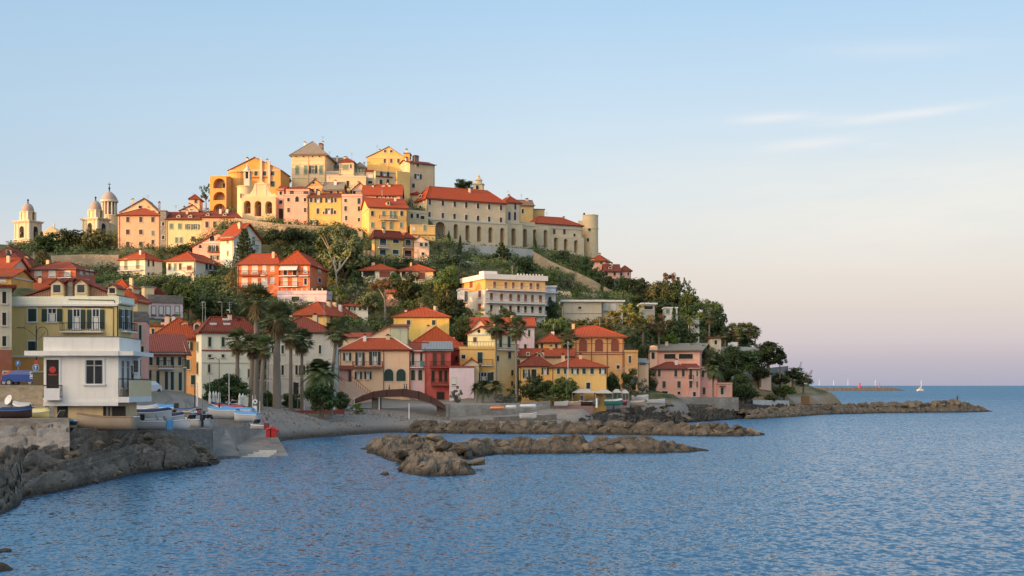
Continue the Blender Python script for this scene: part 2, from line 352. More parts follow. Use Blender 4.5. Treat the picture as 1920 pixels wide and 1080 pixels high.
class Building:
    """A house set out from its front wall: x0,x1 = photo columns of the front wall's ends, ye = row of the eaves, yb = row of
    the foot, both at the nearest front corner, Y = that corner's distance, a = yaw of the front in degrees (positive: right end farther)."""
    def __init__(s, name, label, cat, x0, x1, ye, yb, Y=None, a=0.0, d=8.0, side=None, wall='cream', trim=None, sink=5.0, z=None, group=None, wmat=None, ctrl=True):
        if Y is None: Y = YD(yb)
        s.a = R(a); s.ca, s.sa = math.cos(s.a), math.sin(s.a)
        k0, k1 = (x0-960)/F, (x1-960)/F
        if a >= 0:
            s.P0 = Vector((k0*Y, Y, 0)); s.L = (k1*Y-s.P0.x)/(s.ca-k1*s.sa)
        else:
            P1 = Vector((k1*Y, Y, 0)); s.L = (P1.x-k0*Y)/(s.ca-k0*s.sa); s.P0 = P1-Vector((s.ca, s.sa, 0))*s.L
        s.Y = Y; s.n = Vector((-s.sa, s.ca, 0)); s.P1 = s.P0+Vector((s.ca, s.sa, 0))*s.L
        s.d = d
        if side is not None:
            which, xs = side; k = (xs-960)/F; P = s.P1 if which == 'R' else s.P0
            den = s.n.x-k*s.n.y
            if abs(den) > 1e-4:
                v = (k*P.y-P.x)/den
                if 1.0 < v < 60: s.d = v
    
        s.zb = ZC+(HY-yb)*Y/F if z is None else z
        s.ze = ZC+(HY-ye)*Y/F; s.H = s.ze-s.zb; s.sink = sink
        s.root = empty(name, (s.P0.x, s.P0.y, s.zb), s.a); tag(s.root, label, cat, group)
        s.wm = wmat or plaster(wall); s.trim = trim or M_TRIM; s.wall = MB(); s.roofo = None
        s.wall.faces([(0,0,-sink),(s.L,0,-sink),(s.L,s.d,-sink),(0,s.d,-sink),(0,0,s.H),(s.L,0,s.H),(s.L,s.d,s.H),(0,s.d,s.H)],
                     [(0,1,5,4),(1,2,6,5),(2,3,7,6),(3,0,4,7)], s.wm)
        if ctrl:
            for q in ((0,0),(s.L,0),(s.L,s.d),(0,s.d)):
                p = s.P0+Vector((s.ca, s.sa, 0))*q[0]+s.n*q[1]; CTRL.append((p.x, p.y, s.zb-.15))
        c = (s.P0+s.P1)/2+s.n*s.d/2; FOOT.append((c.x, c.y, max(s.L, s.d)*.55, s.zb, s.a, s.L, s.d, s.P0.x, s.P0.y))
    # --- photo pixel -> position on a wall
    def u(s, px, f='F'):
        k = (px-960)/F
        if f == 'F': return (k*s.P0.y-s.P0.x)/(s.ca-k*s.sa)
        P = s.P1 if f == 'R' else s.P0
        return (k*P.y-P.x)/(s.n.x-k*s.n.y)
    def dep(s, u, f='F'):
        if f == 'F': return s.P0.y+u*s.sa
        return (s.P1 if f == 'R' else s.P0).y+u*s.n.y
    def zz(s, py, u, f='F'): return ZC+(HY-py)*s.dep(u, f)/F-s.zb
    def mat4(s, u, z, f='F', off=0.0):
        if f == 'F': return Matrix.Translation((u, -off, z))
        if f == 'R': return Matrix.Translation((s.L+off, u, z)) @ Matrix.Rotation(R(90), 4, 'Z')
        return Matrix.Translation((-off, u, z)) @ Matrix.Rotation(R(-90), 4, 'Z')
    def win(s, xs, y, w, h, st='s', f='F', y2=None, trim=None):
        """windows centred on photo columns xs and row y (to y2 at the last), w x h photo pixels"""
        if not isinstance(xs, (list, tuple)): xs = [xs]
        for i, px in enumerate(xs):
            u = s.u(px, f); D = s.dep(u, f); py = y if y2 is None or len(xs) < 2 else y+(y2-y)*(px-xs[0])/(xs[-1]-xs[0])
            hh = h*D/F; z = s.zz(py+h/2, u, f)
            if f == 'F': ww = w*D/F/max(.5, abs(s.ca))
            else: ww = abs(s.u(px+w/2, f)-s.u(px-w/2, f))
            lim = s.L if f == 'F' else s.d
            if u < .3 or u > lim-.3: continue
            ww = min(ww, 2*u-.1, 2*(lim-u)-.1) if st in 'sgrbdxw' else ww
            fm, subs = win_meshes(ww, hh, st, trim or s.trim)
            o = link('window', fm, s.root); o.matrix_local = s.mat4(u, z, f)
            for nm, me in subs: link(nm, me, o)
        return s
    def grid(s, xs, ys, w, h, st='s', f='F', dy=0.0):
        for y in ys: s.win(xs, y, w, h, st, f, y+dy if dy else None)
        return s
    def pos(s, px, py, f='F', off=0.0):
        u = s.u(px, f); return s.mat4(u, s.zz(py, u, f), f, off).translation
    def band(s, py, t=.3, m=None, proud=.08, x0=None, x1=None, f='F', name=None):
        u0 = 0 if x0 is None else s.u(x0, f); u1 = (s.L if f == 'F' else s.d) if x1 is None else s.u(x1, f)
        z = s.zz(py, u0 if s.a >= 0 else u1, f); m = m or s.trim
        q = MB() if name else s.wall
        P = [s.mat4(u, zz, f, off).translation for off in (0, proud) for u, zz in ((u0, z-t/2), (u1, z-t/2), (u1, z+t/2), (u0, z+t/2))]
        q.faces(P, [(4,5,6,7),(0,1,5,4),(1,2,6,5),(2,3,7,6),(3,0,4,7)], m)
        if name: q.build(name, s.root)
        return s
    def pilaster(s, px, wpx, m=None, proud=.12, y0=None, y1=None):
        u = s.u(px); w2 = wpx*s.dep(u)/F/2; m = m or s.trim
        z1 = s.H-.05 if y0 is None else s.zz(y0, u); z0 = -s.sink if y1 is None else s.zz(y1, u)
        s.wall.box(u-w2, u+w2, -proud, 0, z0, z1, m); return s
    def balcony(s, py, x0, x1, out=1.0, f='F', rail=M_IRON, slabm=None, hr=.95, solid=False):
        u0, u1 = sorted((s.u(x0, f), s.u(x1, f))); z = s.zz(py, (u0 if s.a >= 0 else u1), f)
        mb = MB(); mb.box(u0, u1, -out, 0, -.18, 0, slabm or M_WTRIM)
        if solid: mb.box(u0, u1, -out, -out+.1, 0, hr, slabm or M_WTRIM)
        b = mb.build('balcony', s.root)
        if f == 'F': b.matrix_local = Matrix.Translation((0, 0, z))
        elif f == 'R': b.matrix_local = Matrix.Translation((s.L, 0, z)) @ Matrix.Rotation(R(90), 4, 'Z')
        else: b.matrix_local = Matrix.Translation((0, 0, z)) @ Matrix.Rotation(R(-90), 4, 'Z') @ Matrix.Scale(-1, 4, (1, 0, 0))
        if not solid:
            rail_mb([(u0+.03, 0, 0), (u0+.03, -out+.04, 0), (u1-.03, -out+.04, 0), (u1-.03, 0, 0)], hr, rail).build('railing', b)
        return s
    def chimney(s, px, top, w=.7, py=None, m=None):
        u = max(.5, min(s.L-.5, s.u(px))); v = s.d*.45 if py is None else py
        D = s.dep(u)+v*s.ca; z1 = ZC+(HY-top)*D/F-s.zb
        q = MB(); m = m or plaster('offwhite'); q.box(u-w/2, u+w/2, v-w/2, v+w/2, s.H-.2, z1, m)
        q.box(u-w/2-.1, u+w/2+.1, v-w/2-.1, v+w/2+.1, z1, z1+.14, T_DARK); q.box(u-w/2+.1, u+w/2-.1, v-w/2+.1, v+w/2-.1, z1+.14, z1+.4, M_DARK)
        q.build('chimney', s.roofo or s.root); return s
    def antenna(s, px, top):
        u = max(.5, min(s.L-.5, s.u(px))); v = s.d*.5; D = s.dep(u)+v*s.ca; z1 = ZC+(HY-top)*D/F-s.zb
        q = MB(); q.tube([(u, v, s.H), (u, v, z1)], .035, M_STEEL, 4)
        for i in range(3): q.tube([(u-.5+i*.1, v, z1-.2-i*.3), (u+.5-i*.1, v, z1-.2-i*.3)], .022, M_STEEL, 4)
        q.build('antenna', s.roofo or s.root); return s
    def dormer(s, px, py, w=1.2, h=1.1, v=1.2, m='red', glass='d'):
        u = s.u(px); D = s.dep(u)+v*s.ca; z = ZC+(HY-py)*D/F-s.zb-h/2
        q = MB(); x0, x1 = u-w/2, u+w/2
        q.faces([(x0,v,z-.6),(x1,v,z-.6),(x1,v,z+h),(u,v,z+h+w*.35),(x0,v,z+h),(x0,v+2.4,z-.6),(x1,v+2.4,z-.6),(x1,v+2.4,z+h),(u,v+2.4,z+h+w*.35),(x0,v+2.4,z+h)],
                [(0,1,2,3,4),(1,6,7,2),(5,0,4,9)], s.wm)
        rt = ROOFM[m]; e = .2
        for sgn in (-1, 1):
            q.faces([(u, v-e, z+h+w*.35+.06), (u+sgn*(w/2+e), v-e, z+h-.08), (u+sgn*(w/2+e), v+2.4, z+h-.08), (u, v+2.4, z+h+w*.35+.06),
                     (u, v-e, z+h+w*.35-.04), (u+sgn*(w/2+e), v-e, z+h-.18), (u+sgn*(w/2+e), v+2.4, z+h-.18), (u, v+2.4, z+h+w*.35-.04)],
                    [(0,1,2,3),(4,7,6,5),(0,4,5,1),(1,5,6,2)], rt)
        o = q.build('dormer', s.root)
        fm, subs = win_meshes(w*.6, h*.75, glass, s.trim); ww = link('window', fm, o); ww.location = (u, v, z+.1)
        for nm, me in subs[:1]:
            p = link('pane', me, o); p.location = (u, v, z+.1)
        return s
    def roof(s, kind='hip', yr=None, h=None, m='red', ov=.45, caps=None, inset=None, ry=None, cornice=True):
        L, d, H = s.L, s.d, s.H; rt = ROOFM.get(m, s.wm) if isinstance(m, str) else m
        if h is None:
            D = s.Y+(d/2*s.ca if kind != 'gy' else 0); h = ZC+(HY-yr)*D/F-s.zb-H if yr is not None else 1.5
        s.rk = kind; h = max(.3, h); q = MB(); o = ov; t = .14; s.rh = h; q2 = []
        if cornice:
            for f, LL in (('F', L), ('R', d), ('L', d)):
                P = [s.mat4(u, zz, f, off).translation for off in (0, .14) for u, zz in ((0, H-.28), (LL, H-.28), (LL, H-.02), (0, H-.02))]
                s.wall.faces(P, [(4,5,6,7),(0,1,5,4),(1,2,6,5),(2,3,7,6),(3,0,4,7)], s.trim)
        if kind == 'flat':
            ph = h; s.wall.box(0, L, 0, d, H-.12, H-.02, M_CONC)
            for (a0, a1, b0, b1) in ((-.05, L+.05, -.05, .25), (-.05, L+.05, d-.25, d+.05), (-.05, .25, .25, d-.25), (L-.25, L+.05, .25, d-.25)):
                q.box(a0, a1, b0, b1, H, H+ph, s.wm if m == 'wall' else rt)
            s.roofo = q.build('parapet', s.root); return s
        if kind == 'slab':
            q.box(-o, L+o, -o, d+o, H, H+h, rt); s.roofo = q.build('roof', s.root); return s
        x0, x1, y0, y1 = -o, L+o, -o, d+o; drop = h*o/max(1, min(L, d)/2); ze = H-drop*.6+.05; zr = H+h
        if kind == 'hip':
            if inset is None: inset = min(L, d)/2
            if L >= d: r0, r1 = (max(x0+inset, x0+.1), (y0+y1)/2, zr), (min(x1-inset, x1-.1), (y0+y1)/2, zr)
            else: r0, r1 = ((x0+x1)/2, y0+inset, zr), ((x0+x1)/2, y1-inset, zr)
            if L >= d and r0[0] > r1[0]: r0 = r1 = ((x0+x1)/2, (y0+y1)/2, zr)
            if L < d and r0[1] > r1[1]: r0 = r1 = ((x0+x1)/2, (y0+y1)/2, zr)
            c = [(x0,y0,ze),(x1,y0,ze),(x1,y1,ze),(x0,y1,ze)]
            if L >= d: fs = [(0,1,5,4),(1,2,5),(2,3,4,5),(3,0,4)]
            else: fs = [(0,1,4),(1,2,5,4),(2,3,5),(3,0,4,5)]
            q.faces(c+[r0, r1], fs, rt); q2 = [(c[0], r0), (c[3], r0 if L >= d else r1), (c[1], r1 if L >= d else r0), (c[2], r1), (r0, r1)]
            q.faces([(x, y, z-t) for x, y, z in c]+c, [(3,2,1,0),(0,1,5,4),(1,2,6,5),(2,3,7,6),(3,0,4,7)], rt)
        elif kind in ('gx', 'gy', 'shed'):
            if kind == 'gx': ry_ = d/2 if ry is None else ry; A = [(x0,y0,ze),(x1,y0,ze),(x1,ry_,zr),(x0,ry_,zr)]; B_ = [(x0,ry_,zr),(x1,ry_,zr),(x1,y1,ze),(x0,y1,ze)]
            elif kind == 'gy': rx = L/2 if ry is None else ry; A = [(x0,y0,ze),(rx,y0,zr),(rx,y1,zr),(x0,y1,ze)]; B_ = [(rx,y0,zr),(x1,y0,ze),(x1,y1,ze),(rx,y1,zr)]
            else: A = [(x0,y0,ze),(x1,y0,ze),(x1,y1,zr),(x0,y1,zr)]; B_ = None
            for P in (A, B_):
                if P is None: continue
                q.faces(P+[(x, y, z-t) for x, y, z in P], [(0,1,2,3),(7,6,5,4),(0,4,5,1),(1,5,6,2),(2,6,7,3),(3,7,4,0)] if kind != 'gy' or True else [], rt)
            e = .05
            if kind == 'gx':
                for x in (0, L): s.wall.poly([(x,0,H),(x,ry_,zr-t-e),(x,d,H)], s.wm)
                q2 = [((x0,ry_,zr),(x1,ry_,zr))]
            elif kind == 'gy':
                for y in (0, d): s.wall.poly([(0,y,H),(L,y,H),(rx,y,zr-t-e)], s.wm)
                q2 = [((rx,y0,zr),(rx,y1,zr))]
            else:
                for x in (0, L): s.wall.poly([(x,0,H),(x,d,H),(x,d,zr-t-e)], s.wm)
                s.wall.poly([(0,d,H),(L,d,H),(L,d,zr-t-e),(0,d,zr-t-e)], s.wm)
        for a_, b_ in q2:
            if (Vector(a_)-Vector(b_)).length > .3: q.tube([a_, b_], .13, caps or rt, 5)
        s.roofo = q.build('roof', s.root); return s
    def arcade(s, ops, ytop, ybot, thick, m=None, x0=None, x1=None):
        """front skin of real thickness with arched openings: ops = (column, width, row of crown, row of foot)"""
        m = m or s.wm; q = MB(); u0 = 0 if x0 is None else s.u(x0); u1 = s.L if x1 is None else s.u(x1)
        ur = u0 if s.a >= 0 else u1; zt = s.zz(ytop, ur); zb = s.zz(ybot, ur); y0, y1 = -thick, -.002
        def quad(a, b, c, d): q.poly([(a[0], y0, a[1]), (b[0], y0, b[1]), (c[0], y0, c[1]), (d[0], y0, d[1])], m)
        cur = u0
        for px, w, t, bt in sorted(ops):
            u = s.u(px); D = s.dep(u); hw = w*D/F/2/max(.6, s.ca); za, zc_ = s.zz(bt, u), s.zz(t, u); a, b = u-hw, u+hw; za = max(za, zb+.01)
            quad((cur, zb), (a, zb), (a, zt), (cur, zt)); cur = b
            if za > zb+.02: quad((a, zb), (b, zb), (b, za), (a, za))
            N = 8; arc = [(u-hw*math.cos(math.pi*i/N), zc_-hw+hw*math.sin(math.pi*i/N)) for i in range(N+1)]
            for i in range(N): quad(arc[i], arc[i+1], (arc[i+1][0], zt), (arc[i][0], zt))
            loop = [(a, za)]+arc+[(b, za)]
            for i in range(len(loop)-1):
                p, r = loop[i], loop[i+1]; q.poly([(p[0], y0, p[1]), (p[0], y1, p[1]), (r[0], y1, r[1]), (r[0], y0, r[1])], m)
            q.poly([(a, y0, za), (b, y0, za), (b, y1, za), (a, y1, za)], m)
        quad((cur, zb), (u1, zb), (u1, zt), (cur, zt))
        s.wall.box(u0+.01, u1-.01, -.012, -.004, zb+.01, zt-.01, plaster('umber'))  # brown interior plaster, darkened so the shade inside the arches reads deeper
        q.poly([(u0, y0, zt), (u1, y0, zt), (u1, y1, zt), (u0, y1, zt)], m); q.poly([(u0, y0, zb), (u0, y0, zt), (u0, y1, zt), (u0, y1, zb)], m); q.poly([(u1, y0, zb), (u1, y1, zb), (u1, y1, zt), (u1, y0, zt)], m)
        q.build('arcade', s.root); return s
    def done(s):
        rg = random.Random(int(s.L*971+s.H*131)); k = getattr(s, 'rk', None)
        if k in ('hip', 'gx', 'shed') and s.L > 3:
            q = MB(); q.box(-.45, s.L+.45, -.62, -.48, s.H-.10, s.H+.04, M_GUT); q.build('gutter', s.roofo)
            if s.H > 4: q = MB(); u = .22 if rg.random() < .5 else s.L-.22; q.tube([(u, -.5, s.H-.1), (u, -.07, s.H-.5), (u, -.07, -1)], .06, M_GUT, 5); q.build('drainpipe', s.root)
        if k in ('hip', 'gx', 'gy') and s.L > 4 and s.Y > 170:
            for _ in range(rg.choice((1, 1, 2))):
                u = s.L*rg.uniform(.2, .8); v = s.d*rg.uniform(.3, .5); z1 = s.H+s.rh*.85+.7; w_ = rg.uniform(.22, .38); q = MB(); m = plaster(rg.choice(('offwhite', 'cream', 'salmon', 'tan')))
                q.box(u-w_, u+w_, v-w_, v+w_, s.H-.2, z1, m); q.box(u-w_-.08, u+w_+.08, v-w_-.08, v+w_+.08, z1, z1+.1, T_DARK); q.box(u-w_*.6, u+w_*.6, v-w_*.6, v+w_*.6, z1+.1, z1+.3, M_DARK); q.build('chimney', s.roofo)
            if rg.random() < .6:
                u = s.L*rg.uniform(.15, .85); v = s.d*.5; z0 = s.H+s.rh*.5; z1 = s.H+s.rh+rg.uniform(1.2, 2.4); q = MB(); q.tube([(u, v, z0), (u, v, z1)], .035, M_STEEL, 4)
                for i in range(3): q.tube([(u-.5+i*.1, v, z1-.1-i*.28), (u+.5-i*.1, v, z1-.1-i*.28)], .025, M_STEEL, 4)
                q.build('antenna', s.roofo)
        s.wallo = s.wall.build('wall', s.root); return s
B = Building
# ---------------------------------------------------------------- trees and plants
def leafm(name, c1, c2, c3=None):
    def fn(t, b):
        n = t.noise(geo(t), .9, 4, .7); n2 = t.noise(geo(t), .12, 2, .5); r = rnd(t)
        m = t.mix(n, c1, c2); m = t.mix(t.math('MULTIPLY', n2, .6), m, c3 or tuple(x*.55 for x in c1))
        hs = t.n.new('ShaderNodeHueSaturation'); t.l.new(m, hs.inputs['Color'])
        t.l.new(t.math('MULTIPLY_ADD', r, .05, .475), hs.inputs['Hue']); t.l.new(t.math('MULTIPLY_ADD', r, .7, .75), hs.inputs['Value'])
        t.l.new(hs.outputs[0], b.inputs['Base Color']); b.inputs['Roughness'].default_value = .75; b.inputs['Specular IOR Level'].default_value = .2
        b.inputs['Subsurface Weight'].default_value = 0.0
    return mat(name, fn)
LF = dict(dark=leafm('foliage_dark_pine', (.035,.062,.024), (.095,.125,.042)), green=leafm('foliage_green', (.07,.115,.03), (.15,.19,.055)),
          olive=leafm('foliage_olive', (.10,.12,.05), (.20,.20,.085)), yellow=leafm('foliage_yellow_olive', (.15,.14,.03), (.25,.21,.05), (.08,.09,.03)),
          bright=leafm('foliage_bright_green', (.09,.15,.025), (.15,.21,.04)), grey=leafm('foliage_grey_green', (.08,.095,.07), (.14,.15,.11)),
          rusty=leafm('foliage_rusty', (.16,.10,.04), (.22,.14,.06), (.08,.08,.03)), palm=leafm('palm_frond', (.085,.125,.045), (.21,.22,.10)),
          dry=leafm('palm_dead_frond', (.15,.095,.05), (.24,.16,.09)), agave=leafm('agave_leaf', (.10,.14,.11), (.16,.20,.15)))
M_BARK = flatm('bark', (.20,.15,.10), .95, scale=3)
M_PBARK = flatm('pale_bark', (.42,.36,.28), .95, scale=3)
M_PALMT = flatm('palm_trunk', (.32,.26,.20), .95, var=.6, scale=6)
def leaves(mb, c, rad, n, size, m, rng, flat=0.0, hollow=.35):
    k = mb.mi(m)
    for _ in range(n):
        d = Vector((rng.gauss(0,1), rng.gauss(0,1), rng.gauss(0,1)*(1-flat*.4))).normalized(); rr = hollow+(1-hollow)*rng.random()**.6
        p = Vector(c)+Vector((d.x*rad[0], d.y*rad[1], d.z*rad[2]))*rr
        nrm = (d+Vector((rng.uniform(-.7,.7), rng.uniform(-.7,.7), rng.uniform(-.4,.9)))).normalized()
        a = nrm.orthogonal().normalized(); a.rotate(Matrix.Rotation(rng.uniform(0, 6.28), 3, nrm)); b = nrm.cross(a)
        s = size*rng.uniform(.55, 1.35); i = len(mb.v)
        mb.v += [tuple(p-a*s), tuple(p+b*s*.55+nrm*s*.2), tuple(p+a*s), tuple(p-b*s*.55+nrm*s*.15)]; mb.f.append((i, i+1, i+2, i+3)); mb.m.append(k)
CR = {}
def crown_mesh(kind, col, var):
    key = (kind, col, var)
    if key in CR: return CR[key]
    rng = random.Random(hash((kind, var)) % 9999 if False else (sum(map(ord, kind))*31+var*7+len(col))); mb = MB(); m = LF[col]
    if kind == 'broad':          # unit crown: radius 1, z from 0 to 2
        for _ in range(44):
            d = Vector((rng.gauss(0,1), rng.gauss(0,1), rng.gauss(0,.9))).normalized(); r = rng.uniform(.3, .88)
            c = Vector((d.x*r, d.y*r, 1+d.z*r*.95)); q = rng.uniform(.2, .36); leaves(mb, c, (q, q, q*.8), 84, .075, m, rng)
    elif kind == 'loose':
        for _ in range(26):
            d = Vector((rng.gauss(0,1), rng.gauss(0,1), rng.gauss(0,1))).normalized(); r = rng.uniform(.3, .95)
            c = Vector((d.x*r, d.y*r, 1+d.z*r)); q = rng.uniform(.12, .27); leaves(mb, c, (q, q, q*.7), 44, .07, m, rng)
    elif kind == 'umbrella':     # radius 1, z 0..1 flat parasol
        for _ in range(44):
            an = rng.uniform(0, 6.28); r = rng.random()**.5*.88; c = Vector((math.cos(an)*r, math.sin(an)*r, .25+.62*math.sqrt(max(0, 1-r*r))*rng.uniform(.55, 1)))
            q = rng.uniform(.15, .26); leaves(mb, c, (q, q, q*.75), 60, .05, m, rng, .6)
    elif kind == 'cypress':      # radius 1, z 0..1
        for i in range(30):
            z = (i+.5)/30; r = .95*math.sin(math.pi*min(1, (z*.86+.14)))**.7*(1-z*.25); an = rng.uniform(0, 6.28)
            leaves(mb, (math.cos(an)*r*.3, math.sin(an)*r*.3, z), (r*.72, r*.72, .05), 60, .05, m, rng)
        mb.v = [(x, y, z) for x, y, z in mb.v]
    elif kind == 'tiers':        # araucaria, radius 1, z 0..1
        for i in range(11):
            z = .06+.92*i/11; r = (1-z)**.75; nb = 7
            for k in range(nb):
                an = 6.28*k/nb+i*.5+rng.uniform(-.1, .1)
                for j in range(5):
                    rr = r*(j+.8)/5; leaves(mb, (math.cos(an)*rr, math.sin(an)*rr, z+.02*j*r), (.07, .07, .018), 9, .05, m, rng)
    elif kind == 'cone':
        for i in range(40):
            z = rng.random(); r = (1-z)**.8*.9+.06; an = rng.uniform(0, 6.28); q = .22*(1-z*.5)
            leaves(mb, (math.cos(an)*r*.72, math.sin(an)*r*.72, z*.95+.03), (q, q, .05), 52, .06, m, rng)
    elif kind in ('fan', 'feather'):      # palm crown, radius about 1, centred on 0
        for k in range(40 if kind == 'fan' else 56):
            an = rng.uniform(0, 6.28); elv = rng.uniform(-.75, 1.35); L = rng.uniform(.8, 1.05)
            d = Vector((math.cos(an)*math.cos(elv), math.sin(an)*math.cos(elv), math.sin(elv)))
            side = Vector((-math.sin(an), math.cos(an), 0)); up = side.cross(d)*-1
            if kind == 'fan':
                hub = d*L*.58; mb.tube([(0,0,0), tuple(hub)], .012, m, 3, False)
                nb = 9
                for j in range(nb):
                    t = (j/(nb-1)-.5)*2.9; bd = (d*math.cos(t)+side*math.sin(t)).normalized(); tip = hub+bd*L*.42*(1-.25*abs(t)/1.3)+Vector((0,0,-.10*rng.random()-.05))
                    wv = bd.cross(up).normalized()*.034; mid = hub.lerp(tip, .55)
                    mb.poly([hub, mid+wv, tip, mid-wv], m)
            else:
                n = 9; prev = Vector((0,0,0))
                for j in range(1, n+1):
                    t = j/n; p = d*L*t+Vector((0,0,-.55*t*t*L*.9)); mb.tube([prev, p], .010*(1.2-t), m, 3, False)
                    ll = .26*math.sin(math.pi*min(1, t*.9+.1))
                    for sg in (-1, 1):
                        for q in (0, .5):
                            b0 = prev.lerp(p, q); tip = b0+side*sg*ll+d*.10+Vector((0,0,-.07)); wv = (p-prev).normalized()*.032
                            mb.poly([b0-wv, b0+wv, tip], m)
                    prev = p
    elif kind == 'skirt':                 # dead hanging fronds, unit radius .42, z -1..0
        for k in range(70):
            an = rng.uniform(0, 6.28); z0 = rng.uniform(-.45, .05); r0 = .06; L = rng.uniform(.35, .6); r1 = rng.uniform(.18, .40)
            s0 = Vector((math.cos(an)*r0, math.sin(an)*r0, z0)); e0 = Vector((math.cos(an)*r1, math.sin(an)*r1, z0-L)); side = Vector((-math.sin(an), math.cos(an), 0))
            for j in range(4):
                t = (j-1.5)*.09; mid = s0.lerp(e0, .45)+side*t*.8+Vector((math.cos(an), math.sin(an), 0))*.05; tip = e0+side*t*1.6
                mb.poly([s0, mid+side*.022, tip, mid-side*.022], m)
    CR[key] = mb.mesh('crown'); return CR[key]
NTREE = [0]
def tree(kind, px, yt, yc, yg, wpx, label, Y, col='dark', name=None, group=None, bark=None, depth=None, tilt=0.0, z=None):
    """kind of crown, centre column, rows of crown top, crown bottom and ground, crown width (photo pixels), distance"""
    NTREE[0] += 1; rng = random.Random(NTREE[0]*13+5)
    nm = name or dict(broad='tree', loose='tree', umbrella='stone_pine', cypress='cypress', tiers='norfolk_pine', cone='conifer')[kind]
    base = W(px, yg, Y); top = W(px, yt, Y).z; cb = W(px, yc, Y).z; r = wpx*Y/F/2
    if kind in ('broad', 'loose') and nm in ('tree', 'bush'): cb = base.z+(cb-base.z)*.3-(.2 if nm == 'tree' else .7)
    root = empty(nm, base); tag(root, label, 'bush' if nm in ('bush', 'hedge', 'shrub') else ('hedge' if nm == 'hedge' else 'tree'), group)
    if nm == 'hedge': root['category'] = 'hedge'
    c = link('crown', crown_mesh(kind, col, NTREE[0] % 4), root); hz = top-cb
    c.location = (tilt, 0, cb-base.z); c.rotation_euler = (0, 0, rng.uniform(0, 6.28))
    kz = hz/2 if kind in ('broad', 'loose') else hz; e = 1.1 if kind in ('broad', 'loose') else 1.0; c.scale = (r*e, r*e, kz*e)
    th = max(.5, cb-base.z+hz*.45); tr = max(.09, min(.45, r*.07)); q = MB()
    if kind in ('broad', 'loose', 'umbrella'):
        fork = th*.5
        q.tube([(0,0,-2.5), (.1,0,0), (tilt*.4,.05,fork*.6), (tilt*.6,0,fork)], [tr*1.5, tr*1.2, tr, tr*.85], bark or M_BARK, 7)
        for k in range(5):
            an = 6.28*k/5+rng.random(); q.tube([(tilt*.6,0,fork*.95), (tilt*.8+math.cos(an)*r*.25, math.sin(an)*r*.25, fork+(th-fork)*.45), (tilt+math.cos(an)*r*.6, math.sin(an)*r*.6, th)], [tr*.7, tr*.45, tr*.15], bark or M_BARK, 5)
    else: q.tube([(0,0,-2.5), (0,0,0), (0,0,max(th, cb-base.z+hz*.9))], [tr*1.3, tr, tr*.25], bark or M_BARK, 6)
    q.build('trunk', root)
    return root
def palm(px, yt, yg, wpx, label, Y, lean=0.0, kind='fan', skirt=True, group=None, tr=.22, squash=.95, dense=1):
    NTREE[0] += 1; rng = random.Random(NTREE[0]*17+3)
    base = W(px, yg, Y); r = wpx*Y/F/2; zt = W(px, yt, Y).z-base.z-r*squash*.9
    root = empty('palm_tree', base); tag(root, label, 'palm tree', group)
    q = MB(); pts = []; rad = []
    for i in range(15):
        t = i/14; pts.append((lean*t*t, 0, -2+(zt+2)*t)); rad.append(tr*(1.35-.45*t)*(1+.07*(i % 2)))
    q.tube(pts, rad, M_PALMT, 9); q.build('trunk', root, True)
    for k in range(dense):
        c = link('crown', crown_mesh(kind, 'palm', (NTREE[0]+k) % 4), root); c.location = (lean, 0, zt); c.rotation_euler = (0, 0, rng.uniform(0, 6.28)); c.scale = (r, r, r*squash)
    if skirt:
        c = link('dead_fronds', crown_mesh('skirt', 'dry', NTREE[0] % 3), root); c.location = (lean, 0, zt-.05*r); c.rotation_euler = (0, 0, rng.uniform(0, 6.28)); c.scale = (r*1.1, r*1.1, r*1.0)
    return root
# ================================================================ BUILDINGS (coordinates read off the photograph, each set at its own distance)
# ---- foreground left
b = B('corner_house', 'brown and grey house cut off by the left edge beside the yellow house', 'house', -60, 22, 537, 722, 140, 24, d=10, wall='beige', z=6.9)
b.win([8], 558, 6, 22, 'd').win([8], 598, 6, 24, 'd').win([8], 640, 6, 18, 'd').band(540, .5).roof('slab', h=.25, m='dark', ov=.5, cornice=False)
b.wall.box(0, b.L+.02, -.06, 0, -5, b.zz(655, 0), plaster('rust')); b.win([14], 709, 14, 24, 'd'); b.done()
b = B('yellow_house', 'yellow flat-parapet house with dark green shutters behind the white building', 'house', 22, 222, 572, 722, 150, -4, side=('R', 250), wall='villa_yellow', z=6.9)
b.win([61], 591, 16, 24, 's', trim=M_WTRIM).win([98], 591, 17, 24, 'o', trim=M_WTRIM).win([144, 180], 599, 15, 36, 'o', trim=M_WTRIM).win([61], 652, 16, 24, 's', trim=M_WTRIM)
b.win([98, 140], 652, 16, 24, 's', trim=M_WTRIM)
b.win([229, 240], 599, 6, 36, 'O', 'R', trim=M_WTRIM)
b.balcony(621, 118, 196, 1.0).balcony(622, 226, 246, .8, 'R')
b.band(668, .25, M_WTRIM, .25).band(572, .22, M_WTRIM, .3).band(572, .22, M_WTRIM, .3, f='R')
b.wall.box(.02, b.L-.02, -.05, 0, -5, b.zz(671, 0)-.1, plaster('golden')); b.win([92, 120], 702, 16, 34, 'd')
q = MB()   # parapet storey
q.box(-.1, b.L+.1, -.1, b.d+.1, b.H+.1, b.H+1.05, plaster('palecream')); q.build('parapet', b.root); b.roofo = None
q = MB()   # dark tiled roof behind the parapet, low gable
zz0 = b.H+1.05; pk = b.zz(524, b.u(137)); 
